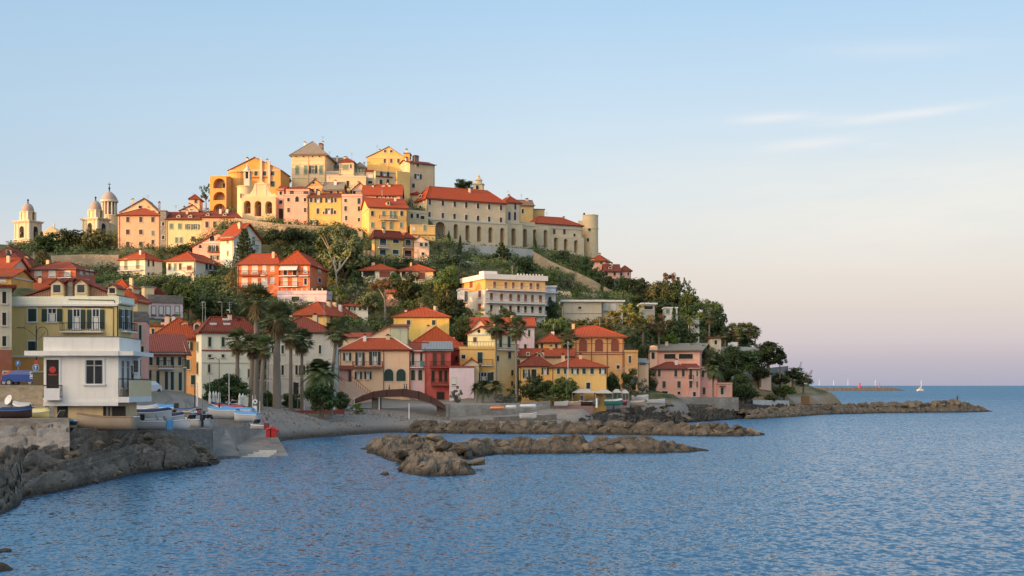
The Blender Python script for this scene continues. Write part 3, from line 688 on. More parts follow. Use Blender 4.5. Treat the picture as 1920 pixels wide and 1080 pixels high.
for (uu0, uu1, uk) in ((1.2, b.L-.6, b.u(137)),):
    q.faces([(uu0,.9,zz0),(uu1,.9,zz0),(uk,.9,pk),(uu0,b.d-.5,zz0),(uu1,b.d-.5,zz0),(uk,b.d-.5,pk)], [(0,1,2),(3,5,4),(0,2,5,3),(1,4,5,2)], T_BROWN)
    q.faces([(uu0-.4,.6,zz0-.02),(uk,.6,pk+.12),(uk,b.d,pk+.12),(uu0-.4,b.d,zz0-.02),(uu0-.4,.6,zz0+.12),(uk,.6,pk+.28),(uk,b.d,pk+.28),(uu0-.4,b.d,zz0+.12)], [(0,1,5,4),(4,5,6,7),(0,3,2,1),(0,4,7,3)], T_DARK)
    q.faces([(uu1+.4,.6,zz0-.02),(uk,.6,pk+.12),(uk,b.d,pk+.12),(uu1+.4,b.d,zz0-.02),(uu1+.4,.6,zz0+.12),(uk,.6,pk+.28),(uk,b.d,pk+.28),(uu1+.4,b.d,zz0+.12)], [(1,0,4,5),(5,4,7,6),(0,1,2,3),(4,0,3,7)], T_DARK)
b.roofo = q.build('roof', b.root)
for px, gl in ((105, 'w'), (150, 's')): b.dormer(px, 541, 1.5, 1.15, .3, 'dark', gl)
b.dormer(207, 545, 1.1, .8, .6, 'dark', 'd'); b.chimney(127, 528, .6, 1.0, M_CONC)
q = MB()   # drainpipes
q.tube([b.pos(129, 562, off=.1)+Vector((0,0,0)), b.pos(215, 563, off=.15), b.pos(216, 568, off=.15)], .05, M_IRON, 5)
q.tube([b.pos(117, 575, off=.1), b.pos(213, 577, off=.1), b.pos(213, 640, off=.1)], .05, M_IRON, 5); q.tube([b.pos(221, 572, off=.1), b.pos(221, 640, off=.1)], .06, M_IRON, 5)
q.build('drainpipe', b.root); b.done()
b = B('street_house', 'narrow pink house with a grey rooftop parapet behind the white building', 'house', 246, 275, 602, 742, 158, 14, d=9, wall='pink', z=6.5)
b.win([263], 625, 5, 30, 's').win([258, 267], 655, 4, 10, 'd').win([262], 690, 5, 30, 's').roof('flat', h=1.2, m=M_CONC, cornice=False).done()
# white building over the quay
b = B('white_building', 'white two-level building with flat canopy roof and parapet on the quay edge', 'building', 82, 222, 667, 756, 103, 2, side=('R', 263), wall='white', trim=M_WTRIM, sink=0, ctrl=False)
b.wall.box(b.u(97), b.L-.3, .6, b.d, -2.0, -.02, plaster('cream'))
b.band(757, .35, M_WTRIM, .12)
b.win([177], 697, 33, 45, 'x', trim=M_WTRIM)
fm, subs = win_meshes(23*103/F, 53*103/F, 'd', M_WTRIM); u = b.u(99); o = link('door', fm, b.root); o.matrix_local = b.mat4(u, b.zz(728, u))
for nm, me in subs: link('door_leaf', me, o)
# painted round emblem and line of letters on the door
q = MB(); q.lathe([(.0, 0), (.26, 0), (.26, .02), (.0, .02)], M_RPAINT, n=16); e = q.build('emblem', o); e.rotation_euler = (R(90), 0, 0); e.location = (0, -.05, 1.5)
def text(s_, size, m, parent, loc, rz=0., name='lettering', ext=.006):
    cu = bpy.data.curves.new(name, 'FONT'); cu.body = s_; cu.size = size; cu.extrude = ext; cu.align_x = 'CENTER'; cu.materials.append(m)
    o_ = bpy.data.objects.new(name, cu); COL.objects.link(o_)
    if parent: o_.parent = parent
    o_.location = loc; o_.rotation_euler = (R(90), 0, rz); return o_
q = MB(); q.box(-.36, .36, -.045, -.03, 1.02, 1.16, M_BSHUT)
for i in range(7): q.box(-.32+i*.095, -.32+i*.095+.06, -.052, -.045, 1.05, 1.13, M_RPAINT)
q.build('painted_line', o)
b.win([229, 239], 702, 5, 50, 'x', 'R').win([253], 687, 8, 22, 'b', 'R').win([247], 716, 5, 60, 'd', 'R')
q = MB(); zt = b.H
q.box(b.u(50), b.L+.15, -.55, b.d+.9, zt, zt+.38, plaster('white')); q.box(b.u(60)-.2, b.L+1.3, -.45, b.d*.9, zt+.02, zt+.36, plaster('white')); b.roofo = q.build('canopy', b.root)
q = MB(); q.box(.0, b.u(222)+.1, -.1, b.d-.3, zt+.38, b.zz(632, 3), plaster('white')); q.box(-.04, b.u(222)+.14, -.14, b.d-.26, b.zz(632, 3), b.zz(632, 3)+.07, M_CONC); q.build('attic', b.root)
b.balcony(746, 86, 117, .75, rail=M_IRON, hr=1.0); q = MB(); q.box(b.u(88), b.u(117), -.74, -.70, b.zz(746, 1)-.0, b.zz(728, 1), M_WTRIM); q.build('balcony_panel', b.root)
z7 = b.zz(757, 0); q = MB(); q.box(b.L, b.L+.9, -.2, b.d+.3, z7+.1, z7+.55, M_WTRIM); q.box(b.L+.85, b.L+.9, -.15, b.d+.2, z7+.55, z7+1.9, plaster('cream')); tb = q.build('terrace', b.root)
rail_mb([(b.L+.05, -.15, z7+.5), (b.L+.86, -.15, z7+.5), (b.L+.86, b.d+.2, z7+.5)], 1.5, M_IRON, .3).build('railing', tb)
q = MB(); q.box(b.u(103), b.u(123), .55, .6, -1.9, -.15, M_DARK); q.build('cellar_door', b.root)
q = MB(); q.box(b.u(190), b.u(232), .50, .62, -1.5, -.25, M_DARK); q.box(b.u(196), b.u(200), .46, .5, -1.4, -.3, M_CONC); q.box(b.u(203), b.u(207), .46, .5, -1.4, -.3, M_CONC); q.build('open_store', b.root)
b.done(); WB = b
# street behind
b = B('stone_house', 'yellow-green shuttered house with a red lean-to roof descending along the ramp', 'house', 274, 350, 660, 765, 168, 18, side=('L', 268), wall='cream', sink=5, z=3.9)
b.win([283, 296, 309, 323, 337], 677, 6, 16, 's').win([281, 296, 312, 323, 338], 712, 6, 34, 's', y2=715).balcony(690, 297, 325, 1.0).balcony(688, 342, 349, .8)
b.band(694, .15).roof('shed', 622, m='dark', ov=.6); b.done()
b = B('orange_house', 'orange house with bright roof and round white dormers left of the cream villa', 'house', 282, 374, 633, 765, 192, 6, d=11, wall='orange', z=3.9)
b.win([352], 649, 8, 16, 'o').win([330], 650, 7, 14, 's').win([352], 683, 8, 18, 's').win([340, 362], 712, 7, 18, 's').roof('hip', 597, m='red')
for px in (342, 366): b.dormer(px, 612, 1.1, 1.1, 2.0, 'red', 'aw')
b.done()
b = B('orange_annexe', 'small orange upper house with two shuttered windows left of round dormers', 'house', 280, 321, 612, 640, 205, 8, d=8, wall='orange')
b.win([304, 314], 622, 5, 12, 's').win([287], 622, 5, 12, 's').roof('slab', h=.3, m='red', ov=.3, cornice=False).chimney(300, 604, .6); b.done()
b = B('cream_villa', 'large cream villa with brown-red roof and skylights behind the left palms', 'villa', 378, 482, 620, 760, 188, 24, side=('L', 368), wall='palecream', z=3.8)
b.win([393, 418, 445], 641, 5, 18, 's').win([393, 418, 445, 468], 668, 5, 4, 'd').win([392], 691, 4, 15, 'd').win([445, 468], 700, 6, 15, 's').win([371], 650, 3, 16, 'g', 'L').win([371], 690, 3, 22, 's', 'L')
b.band(657, .22, M_RTRIM).band(680, .15).roof('hip', 594, m='dark')
for px, py in ((402, 608), (428, 608), (428, 599)):
    q = MB(); u = b.u(px); zt = b.zz(py, u); v = (zt-b.H)/b.rh*(b.d/2); q.box(u-.5, u+.5, v-.2, v+.6, zt-.05, zt+.25, M_WTRIM); q.build('skylight', b.roofo)
b.chimney(453, 602, .6).antenna(385, 566); b.done()
b = B('grey_villa', 'pale grey villa with dark ground floor half hidden behind the palm group', 'villa', 500, 628, 622, 765, 212, 5, d=12, wall='greyplaster', z=3.6)
b.win([530, 556, 563, 570, 577, 600, 612], 694, 4, 18, 'd').win([512, 530, 556, 570, 600], 655, 5, 16, 's').band(682, .2).band(708, .3).win([520, 555, 590, 610], 728, 10, 24, 'd').roof('hip', 594, m='dark'); b.done()
# ---- lower town, centre
b = B('salmon_house', 'long salmon house with maroon roof, tall green shutters and two arched windows', 'house', 636, 769, 655, 750, 232, -2, d=8, wall='peach', trim=M_TRIM, z=4.6)
b.win([651], 669, 6, 15, 'o').win([675], 673, 7, 25, 'o').win([703], 672, 9, 25, 'o').win([672, 690], 704, 5, 14, 'o').win([729, 752], 703, 18, 23, 'as', trim=M_TRIM)
b.balcony(688, 662, 718, 1.0, rail=M_RTRIM, slabm=M_RTRIM).roof('hip', 633, m='red', caps=M_TRIM)
q = MB()
for px in (719.5, 768): q.tube([b.pos(px, 656, off=.08), b.pos(px, 735, off=.08)], .07, M_RTRIM, 5)
q.build('drainpipe', b.root); b.done()
q = MB(); s0 = W(655, 745, 228.5)   # outside stair with a little tiled porch
st = empty('stair_porch', (W(643, 752, 227).x, 227, 4.5)); tag(st, 'salmon outside stair and tiled porch against the left end of salmon house', 'staircase')
for i in range(11): q.box(1.6+i*.36, 1.96+i*.36, 0, 1.4, -1, 3.2-i*.3, plaster('salmon'))
q.box(-1.6, 1.6, 0, 1.4, -1, 3.2, plaster('salmon')); q.box(1.0, 1.5, -.04, 0, 3.2, 5.2, M_BSHUT); q.build('steps', st)
q = MB(); q.box(-.6, 1.5, .2, 1.4, 3.2, 5.4, plaster('pink')); q.faces([(-.9,-.2,5.35),(1.9,-.2,5.35),(1.9,1.5,6.1),(-.9,1.5,6.1),(-.9,-.2,5.2),(1.9,-.2,5.2),(1.9,1.5,5.95),(-.9,1.5,5.95)], [(0,1,2,3),(7,6,5,4),(0,4,5,1),(1,5,6,2),(2,6,7,3),(3,7,4,0)], T_DARK); q.build('porch', st)
rail_mb([(1.6, .05, 3.2), (5.5, .05, 0)], .9, M_RTRIM, .5).build('railing', st)
b = B('lilac_house', 'pale lilac narrow house between the salmon house and the dark red house', 'house', 769.5, 796, 657, 752, 232.5, -2, d=8, wall='lilac', z=4.6)
b.win([774.5, 790], 672, 4.5, 26, 's').win([774.5, 788], 703, 7, 20, 'as').balcony(688, 770, 796, .9).roof('gx', 642, m='dark'); 
q = MB(); q.box(b.u(789), b.u(801), -1.15, -1.05, b.zz(686, 5), b.zz(677, 5), flatm('teal_cloth', (.05,.28,.30), .8)); q.build('awning_cloth', b.root); b.done()
b = B('red_house', 'dark red house with balconies under a grey metal roof', 'house', 796, 845, 655, 755, 229, 4, side=None, d=9, wall='red', trim=M_RTRIM, z=4.5)
b.win([815, 830], 673, 6, 22, 'b').win([812, 826, 836], 705, 5, 20, 'd').balcony(688, 806, 846, 1.1, rail=M_IRON, slabm=M_RTRIM).balcony(721, 808, 843, 1.1, rail=M_IRON, slabm=M_RTRIM).win([826], 742, 14, 14, 'd').roof('shed', 638, m='metal', ov=.5); b.done()
b = B('red_annexe', 'plain bright red wall between dark red house and the yellow gabled house', 'house', 846, 866, 652, 700, 238, 4, d=8, wall='red', trim=M_RTRIM).roof('shed', 640, m='red')
b.win([856], 672, 4, 8, 'd'); b.done()
b = B('lilac_annexe', 'windowless pale lilac house with flat top beside the palms', 'house', 843, 889, 689, 756, 226, 4, d=7, wall='lilac', z=4.3); b.win([851], 715, 7, 14, 'w').roof('flat', h=.25, m=M_RTRIM, cornice=False); b.done()
b = B('low_gable_house', 'small cream gable with red tile edge above the lilac wall', 'house', 871, 898, 683, 720, 229, 4, d=7, wall='cream'); b.roof('gy', 671, m='red'); b.done()
b = B('yellow_tall_house', 'cream yellow gabled house with round attic vent and recessed side wing', 'house', 877, 928, 625, 756, 236, -38, side=('R', 968), wall='paleyellow', z=4.4)
b.win([891], 637, 6, 9, 'b').win([938, 954], 640, 5, 22, 's', 'R').win([933], 672, 4, 10, 's', 'R').win([955], 666, 5, 12, 's', 'R').win([960], 699, 4, 10, 's', 'R').win([960], 719, 4, 8, 'd', 'R').balcony(656, 932, 967, .9, 'R')
b.roof('gy', 611, m='red', ov=.4)
q = MB(); q.lathe([(.0, 0), (.35, 0), (.35, .03), (.0, .03)], M_DARK, n=14); o = q.build('round_vent', b.root); o.rotation_euler = (R(90), 0, 0); o.location = b.pos(898, 621, off=.02); b.done()
b = B('golden_house', 'golden house with roof terrace and green door in front of the cream gable', 'house', 862, 929, 655, 756, 234, 4, d=5, wall='yellow', z=4.4)
b.win([900], 671, 9, 20, 's').win([869], 669, 7, 7, 'd').win([907], 709, 12, 20, 'o').win([880, 923], 706, 5, 16, 's').balcony(684, 896, 924, .6).band(688, .12).roof('flat', h=.5, m='wall', cornice=False)
rail_mb([(.2, .12, b.H+.5), (b.L-.2, .12, b.H+.5)], .9, M_IRON, .5).build('railing', b.root); b.done()
b = B('pale_pink_house', 'pale pink house with coral roof behind the cream gable', 'house', 884, 1002, 612, 680, 256, 3, d=9, wall='lilac'); b.win([975], 625, 5, 14, 's').win([958, 992], 625, 4, 12, 's').win([968, 985], 650, 5, 8, 'd').roof('gx', 596, m='red')
b.wall.faces([(b.u(884), .0, b.H-.1), (b.u(913), .0, b.H-.1), (b.u(899), .0, b.zz(596, 2))], [(0,1,2)], plaster('salmon')) if False else None; b.done()
b = B('pink_gable', 'pointed salmon gable end rising over the cream gabled house', 'house', 884, 914, 617, 660, 250, 3, d=6, wall='salmon'); b.roof('gy', 597, m='red', ov=.3); b.done()
b = B('orange_roof_house', 'yellow house with red hip roof between palms and arcaded building', 'house', 1010, 1052, 641, 680, 246, -6, side=('L', 988) if False else None, d=7, wall='yellow')
b.win([1016, 1043], 649, 5, 11, 's').roof('hip', 626, m='red'); b.done()
b = B('low_roof_house', 'long low house showing mostly red roof below the yellow hip-roofed house', 'house', 975, 1074, 668, 700, 240, -3, d=6, wall='cream'); b.win([990, 1010], 664, 4, 3, 'd').roof('gx', 654, m='red'); b.done()
b = B('cream_balcony_house', 'cream house with white balcony and stair and a maroon roof', 'house', 973, 1033, 685, 756, 232, -3, d=8, wall='yellow', z=3.9)
b.win([987], 700, 5, 16, 'O').win([1001], 701, 9, 18, 'd').win([1022], 696, 5, 13, 'o').win([1042], 694, 5, 12, 's').balcony(711, 982, 1012, 1.2, slabm=M_WTRIM).dormer(1010, 668, .9, .9, 2., 'dark'); b.roof('hip', 664, m='dark')
q = MB(); 
for i in range(9): q.box(b.u(1012)+i*.22, b.u(1012)+i*.22+.22, -1.2, -.2, b.zz(711, 3)-.3*i-.5, b.zz(711, 3)-.3*i-.02, M_WTRIM)
q.build('outside_stair', b.root); b.done()
b = B('yellow_row_house', 'long yellow house with a red roof and row of open shutters above the awnings', 'house', 1034, 1137, 688, 756, 229, 0, d=10, wall='yellow', z=3.9)
b.win([1078], 695, 5, 12, 'o').win([1095, 1110], 695, 6, 12, 's').win([1130], 695, 5, 12, 'o').win([1047, 1060], 695, 5, 12, 's').win([1103], 723, 7, 12, 'd').win([1060], 730, 8, 14, 'd').roof('hip', 670, m='red'); b.done()
b = B('arcaded_building', 'ochre building with rust blind arches and pilasters under a wide red roof', 'building', 1046, 1170, 631, 720, 252, 0, side=None, d=12, wall='arcade_ochre', trim=M_TRIM)
for px in (1064, 1093, 1123, 1153): b.win([px], 647, 12.5, 21, 'ar', trim=M_RTRIM)
for px in (1080, 1109, 1138.5, 1168): b.pilaster(px, 1.6, M_RTRIM, .1)
b.band(661, .15, M_RTRIM).band(664.5, .12, M_RTRIM).band(644, .1, M_RTRIM, .05).win([1159], 688, 6, 7, 'd').roof('hip', 611, m='red', ov=.7); b.done()
b = B('arcaded_annexe', 'flat-topped ochre block with brown shutter joined right of the blind arches', 'house', 1171, 1196, 661, 722, 252, 0, d=9, wall='arcade_ochre'); b.win([1181], 674, 5, 13, 'b').roof('flat', h=.5, m='wall', cornice=False); rail_mb([(.1, .1, b.H+.5), (b.L-.1, .1, b.H+.5)], .9, M_IRON, .4).build('railing', b.root); b.done()
b = B('garage_lean_to', 'low dark opening house tucked between ochre annexe and coral house', 'house', 1197, 1216, 679, 722, 256, 0, d=6, wall='peach'); b.win([1205], 681, 12, 6, 'd').roof('shed', 671, m='metal', ov=.3); b.done()
b = B('coral_house', 'coral house with grey tiled roof and two wide dark openings', 'house', 1216, 1312, 656, 745, 284, -14, side=('R', 1332), wall='coral', z=4.2)
b.win([1256], 668.5, 20, 9, 'd').win([1286], 668.5, 25, 9, 'd').win([1226], 666, 6, 14, 'ad').win([1317, 1326], 669, 4, 11, 'd', 'R').win([1320, 1328], 700, 4, 14, 's', 'R').roof('gx', 644, m='slate', ov=.8)
q = MB(); q.box(.3, b.u(1233), -.35, 0, -5, b.zz(650, 1), plaster('salmon')); r_ = (b.u(1233)-.3)/2
q.faces([(.3+r_+r_*math.cos(math.pi*i/10), y, b.zz(650, 1)+.25*math.sin(math.pi*i/10)) for y in (-.35, 0) for i in range(11)], [tuple(range(11)), tuple(range(21, 10, -1))]+[(i, i+11, i+12, i+1) for i in range(10)], plaster('salmon')); q.build('curved_gable', b.root)
fm, subs = win_meshes(.7, 1.5, 'ad', M_TRIM); ww = link('window', fm, b.root); ww.location = (b.u(1225), -.36, b.zz(673, 1)); link('pane', subs[0][1], ww); b.done()
b = B('coral_house', 'coral house with maroon hipped roof and square dark windows at the quay wall', 'house', 1228, 1290, 691, 748, 275, 0, side=None, d=7, wall='coral', z=4.2)
b.win([1236, 1267, 1281], 700, 5, 12, 'b').win([1245, 1273], 721, 6, 12, 'b').win([1246], 737, 11, 7, 'd').win([1273], 737, 5, 5, 'd').roof('hip', 679, m='dark', ov=.5); b.done()
b = B('coral_house', 'coral middle house with tall shuttered balcony window beside the maroon roof', 'house', 1290.5, 1313, 690, 748, 274.5, 0, d=8, wall='pink', z=4.2)
b.win([1295], 702, 5, 18, 'b').win([1295], 721, 5, 12, 'b').win([1307], 700, 3, 11, 'b').win([1307], 721, 3, 11, 'b').balcony(712, 1291, 1300, .6).win([1302], 739, 5, 8, 'd').roof('shed', 681, m='dark', ov=.4); b.done()
b = B('coral_wing', 'tall flat coral wing behind the single palm on the quay', 'house', 1313, 1345, 690, 748, 277, 0, d=9, wall='pink', z=4.2); b.win([1318, 1328], 700, 4, 14, 'b').win([1320], 733, 5, 13, 'b').roof('flat', h=.2, m='wall', cornice=False); b.done()
b = B('coral_porch_house', 'lowest flat coral block with small canopied door right of the palm', 'house', 1345, 1373, 720, 748, 276, 0, d=8, wall='coral', z=4.2); b.win([1354], 733, 5, 13, 'as').roof('flat', h=.25, m='wall', cornice=False)
q = MB(); q.box(b.u(1349), b.u(1360), -.6, 0, b.zz(725, 2), b.zz(724, 2)+.1, T_DARK); q.build('door_canopy', b.root); b.done()
# ---- band above the lower town
b = B('ochre_hip_house', 'yellow house with red pyramid roof, one wall sunlit, above the palms', 'house', 545, 612, 590, 640, 256, -20, side=('R', 697), wall='yellow')
b.win([594], 600, 6, 13, 's').win([565], 600, 6, 13, 's').win([621, 645, 655], 600, 4, 13, 's', 'R').win([677], 602, 5, 13, 'O', 'R').win([690], 610, 5, 8, 's', 'R').roof('hip', 569, m='red').chimney(598, 571, .6); b.done()
b = B('cream_terrace_house', 'pale yellow house with small windows and white terrace above pyramid roofs', 'house', 622, 690, 573, 615, 270, 4, d=8, wall='palecream'); b.win([643], 577, 7, 6, 'd').win([660], 578, 5, 9, 'O').win([675, 685], 578, 4, 7, 's').roof('gx', 567, m='red').chimney(656, 565, .5); b.done()
b = B('mustard_house', 'mustard house with a bright red pyramid roof above the salmon house', 'house', 738, 842, 594, 625, 262, 2, d=11, wall='mustard'); b.win([766, 813], 605, 6, 9, 's').roof('hip', 577, m='red').antenna(787, 568).chimney(759, 582, .5); b.done()
b = B('green_gable_house', 'plain house with windowless sage and peach walls behind the salmon roof', 'house', 732, 764, 612, 650, 246, 3, d=8, wall='sage'); b.roof('shed', 606, m='dark', ov=.2)
b.done()
b = B('peach_gable_house', 'peach half-gable wall with steep red slope left of the sage wall', 'house', 687, 731.5, 634, 660, 246, 3, d=9, wall='peach')
q = MB(); H, L, d_ = b.H, b.L, b.d; zr = b.zz(610, L)
b.wall.faces([(0,0,H),(L,0,H),(L,0,zr)], [(0,1,2)], b.wm); b.wall.faces([(0,d_,H),(L,d_,H),(L,d_,zr),(L,0,H),(L,0,zr)], [(0,2,1),(3,1,2,4)], b.wm)
q.faces([(-.5,-.3,H-.1),(L+.1,-.3,zr+.1),(L+.1,d_+.3,zr+.1),(-.5,d_+.3,H-.1),(-.5,-.3,H-.25),(L+.1,-.3,zr-.05),(L+.1,d_+.3,zr-.05),(-.5,d_+.3,H-.25)], [(0,1,2,3),(7,6,5,4),(0,4,5,1),(1,5,6,2),(2,6,7,3),(3,7,4,0)], T_RED); q.build('roof', b.root); b.done()
b = B('low_cream_house', 'low cream house with sloping top between palm crowns and the peach half-gable', 'house', 640, 690, 632, 665, 243, 2, d=7, wall='cream'); b.roof('shed', 622, m='red', ov=.3); b.done()
b = B('big_red_roof_house', 'house mostly hidden beneath a broad brick-red roof above the metal roof', 'house', 766, 866, 648, 690, 243, 2, d=14, wall='yellow'); b.roof('hip', 614, m='red', inset=3).chimney(820, 626, .5).chimney(850, 632, .5); b.done()
# left middle
b = B('ornate_villa', 'grey lilac stone villa with carved window surrounds, left wall sunlit', 'villa', 277, 343, 562, 620, 238, 32, side=('L', 246), wall='lilac', trim=M_CONC)
b.win([288, 302, 315, 332], 583, 6, 17, 'w').win([265, 257], 582, 4, 16, 'w', 'L').band(565, .35, M_CONC, .3).band(598, .3, M_CONC, .15).roof('flat', h=1.0, m=M_CONC, cornice=False)
q = MB(); u = b.u(283); q.box(u-.9, u+.9, 1, 3, b.H, b.H+2.4, plaster('cream')); q.box(u-1.1, u+1.1, .8, 3.2, b.H+2.4, b.H+2.6, M_CONC); q.build('turret', b.root)
q = MB(); q.faces([(b.u(296),2,b.H+.9),(b.u(326),2,b.H+.9),(b.u(300),2,b.H+2.6),(b.u(296),6,b.H+.9),(b.u(326),6,b.H+.9),(b.u(300),6,b.H+2.6)], [(0,1,2),(3,5,4),(0,2,5,3),(1,4,5,2)], T_DARK); q.build('small_roof', b.root); b.done()
b = B('red_roof_house', 'house under a wide sunlit orange-red roof with a white dormer behind the yellow house', 'house', 176, 258, 562, 600, 226, -8, side=('R', 279), wall='cream'); b.roof('hip', 523, m='red', inset=5).dormer(238, 545, 1.3, 1.1, 1.2, 'red', 'w'); b.done()
b = B('long_roof_house', 'long orange-red roof with small chimneys left of the dark dormers', 'house', 25, 150, 554, 590, 215, 6, d=11, wall='cream'); b.roof('gx', 524, m='red').chimney(31, 536, .5).chimney(38, 540, .5).chimney(103, 527, .5); b.done()
b = B('rose_house', 'orange-red house with three white roller blinds and a hip roof', 'house', 56, 142, 504, 545, 268, -10, side=('R', 179), wall='brick', trim=M_WTRIM); b.win([71.5, 98, 126.5], 514, 11, 11, 'w').win([152, 163, 172], 511, 4, 8, 'w', 'R').balcony(520, 112, 136, .8).roof('hip', 491, m='dark'); b.done()
b = B('violet_house', 'shaded violet house with dark windows left of the rose red house', 'house', 19, 58, 501, 545, 285, -6, d=9, wall='pink'); b.win([25, 37, 54], 505, 6, 7, 'd').win([36, 50], 524, 6, 7, 'd').roof('hip', 485, m='dark'); b.done()
b = B('salmon_gable_house', 'salmon gabled house at the left edge under the bell tower', 'house', -34, 19, 503, 545, 262, -4, d=9, wall='salmon'); b.roof('gx', 484, m='red').win([5], 511, 6, 8, 'd'); b.done()
b = B('edge_low_house', 'little golden house with red roof at left edge above the grey corner house', 'house', -20, 21, 518, 548, 205, -4, d=8, wall='golden'); b.roof('gx', 505, m='red').win([6], 526, 10, 5, 'w'); b.done()
b = B('dome_roof_house', 'house with maroon hip roof at the left edge nearest the bell tower', 'house', -20, 34, 484, 520, 310, -4, d=10, wall='salmon'); b.roof('hip', 464, m='dark').dormer(14, 474, 1.2, 1.1, 1., 'dark', 'w'); b.done()
b = B('cream_slope_house', 'cream house with pale green shutters and half of it in shade, below the palace', 'house', 223, 272, 485, 528, 306, -22, side=('R', 304), wall='palecream'); b.win([236, 258], 495, 6, 17, 'g').win([258], 517, 6, 12, 'g').win([278, 287], 493, 3, 12, 's', 'R').win([278, 287], 515, 3, 8, 's', 'R').balcony(506, 224, 268, .8).roof('hip', 472, m='red'); b.done()
# orange apartments
b = B('orange_apartments', 'orange-red apartment house with white blinds and triple hip roofs', 'apartment house', 445, 522, 495, 550, 284, -5, side=None, d=9, wall='redorange', trim=M_WTRIM)
b.win([459, 478], 506, 9, 14, 'w').win([496], 506, 5, 14, 'w').win([459, 478, 496], 530, 9, 14, 'w').win([511], 504, 5, 8, 'w').win([511], 526, 5, 9, 'w').balcony(516, 449, 488, 1.0, slabm=M_RTRIM).balcony(516, 490, 499, .8).balcony(539, 447, 490, 1.0, slabm=M_RTRIM).roof('hip', 476, m='red', inset=2.2).chimney(489, 482, .5); b.done()
b = B('orange_apartments', 'orange-red apartment house with a cream awning and stacked balconies', 'apartment house', 522.5, 581, 495, 552, 283, -5, side=('R', 613), wall='redorange', trim=M_WTRIM)
b.win([535, 553], 510, 7, 12, 'd').win([535, 553], 530, 7, 16, 'w').win([573], 506, 5, 12, 'w').win([573], 528, 5, 12, 'd').win([599], 506, 5, 10, 'w', 'R').win([599], 526, 5, 8, 'd', 'R').balcony(517, 525, 557, 1.2, slabm=M_WTRIM, solid=False).balcony(537, 525, 560, 1.2, slabm=M_WTRIM).balcony(517, 562, 580, 1.0)
b.roof('hip', 475, m='red', inset=2.6).chimney(531, 484, .5)
q = MB(); u0, u1 = b.u(526), b.u(559); z1 = b.zz(498, u0); q.faces([(u0,-.05,z1),(u1,-.05,z1),(u1,-1.5,z1-1.1),(u0,-1.5,z1-1.1),(u0,-.05,z1-.05),(u1,-.05,z1-.05),(u1,-1.5,z1-1.15),(u0,-1.5,z1-1.15)], [(0,3,2,1),(4,5,6,7),(3,7,6,2)], M_BLIND); q.build('awning', b.root); b.done()
b = B('garage_block', 'salmon grey garage base with balustrade below the orange apartments', 'building', 520, 612, 551, 575, 274, -3, d=6, wall='lilac'); b.win([554], 560, 14, 7, 'd').win([580], 562, 22, 10, 'w').roof('flat', h=.7, m='wall', cornice=False)
for i in range(9): b.wall.box(.8+i*1.1, 1.0+i*1.1, .0, .2, b.H+.7, b.H+1.2, M_TRIM)
b.done()
b = B('cream_loggia_house', 'cream house with red roof, open loggia and shaded right wing in the garden slope', 'house', 312, 366, 488, 530, 298, -12, side=('R', 420), wall='palecream'); b.win([318, 338], 500, 5, 12, 'b').win([328.5], 500, 5, 12, 'g').win([318, 327, 338, 356], 521, 5, 8, 'd').win([387, 394], 499, 4, 13, 's', 'R').win([405], 500, 8, 13, 'd', 'R').win([355], 502, 9, 8, 'r').win([400], 522, 8, 12, 'b', 'R').balcony(510, 347, 365, 1.2, slabm=M_WTRIM).balcony(512, 390, 418, 1.2, 'R').roof('hip', 476, m='red').chimney(328, 472, .5); b.done()
b = B('teal_house', 'pale house with large orange gabled roof and shaded bluish gable behind the conifer', 'house', 413, 438, 443, 495, 312, -30, side=('R', 490), wall='palecream'); b.win([427], 451, 3, 11, 'g').win([427], 475, 3, 9, 'g').win([455, 475], 452, 5, 14, 'g', 'R').win([455, 475], 475, 5, 10, 'd', 'R').balcony(468, 440, 480, 1.0, 'R').roof('gx', 419, m='red', ov=.8); b.done()
b = B('small_pink_house', 'pink-red house with sloping roofline and arched attic opening left of the orange gable', 'house', 361, 413, 462, 500, 318, -4, d=8, wall='coral', trim=M_WTRIM)
zr = b.zz(438, b.L*.85); H, L, d_ = b.H, b.L, b.d
b.wall.faces([(0,0,H),(L,0,H),(L,0,zr-.3),(L*.85,0,zr),(0,d_,H),(L,d_,H),(L,d_,zr-.3),(L*.85,d_,zr)], [(0,1,2,3),(4,7,6,5),(1,5,6,2)], b.wm)
q = MB(); q.faces([(-.4,-.4,H-.1),(L*.85,-.4,zr+.1),(L*.85,d_+.3,zr+.1),(-.4,d_+.3,H-.1),(-.4,-.4,H-.25),(L*.85,-.4,zr-.05),(L*.85,d_+.3,zr-.05),(-.4,d_+.3,H-.25),(L+.3,-.4,zr-.3),(L+.3,d_+.3,zr-.3)], [(0,1,2,3),(7,6,5,4),(0,4,5,1),(1,8,9,2)], T_RED); q.build('roof', b.root)
b.win([375.5], 462, 6, 7, 'ad').win([398], 447, 9, 10, 'ad').win([400], 466, 8, 12, 'O').win([375], 484, 5, 6, 'd').win([402], 483, 7, 8, 'O').balcony(472, 390, 411, .8, slabm=M_RTRIM).band(455, .2, M_WTRIM, x0=380).done()
b = B('bungalow', 'white bungalow with red-brown garage doors and low red roof among trees', 'villa', 678, 740, 506, 530, 300, 0, d=9, wall='palecream', trim=M_WTRIM); b.win([692], 513, 22, 10, 'd').win([721.5], 515, 20, 11, 'r').roof('hip', 496, m='red', ov=.6); b.done()
b = B('bungalow', 'cream bungalow wing with two red-brown doors right of the garage bungalow', 'villa', 750, 812, 507, 532, 299, 0, d=9, wall='cream', trim=M_WTRIM); b.win([757], 514, 8, 9, 'd').win([769.5], 514, 7, 12, 'r').win([790.5], 517, 13, 14, 'r').roof('hip', 497, m='red', ov=.6); b.done()
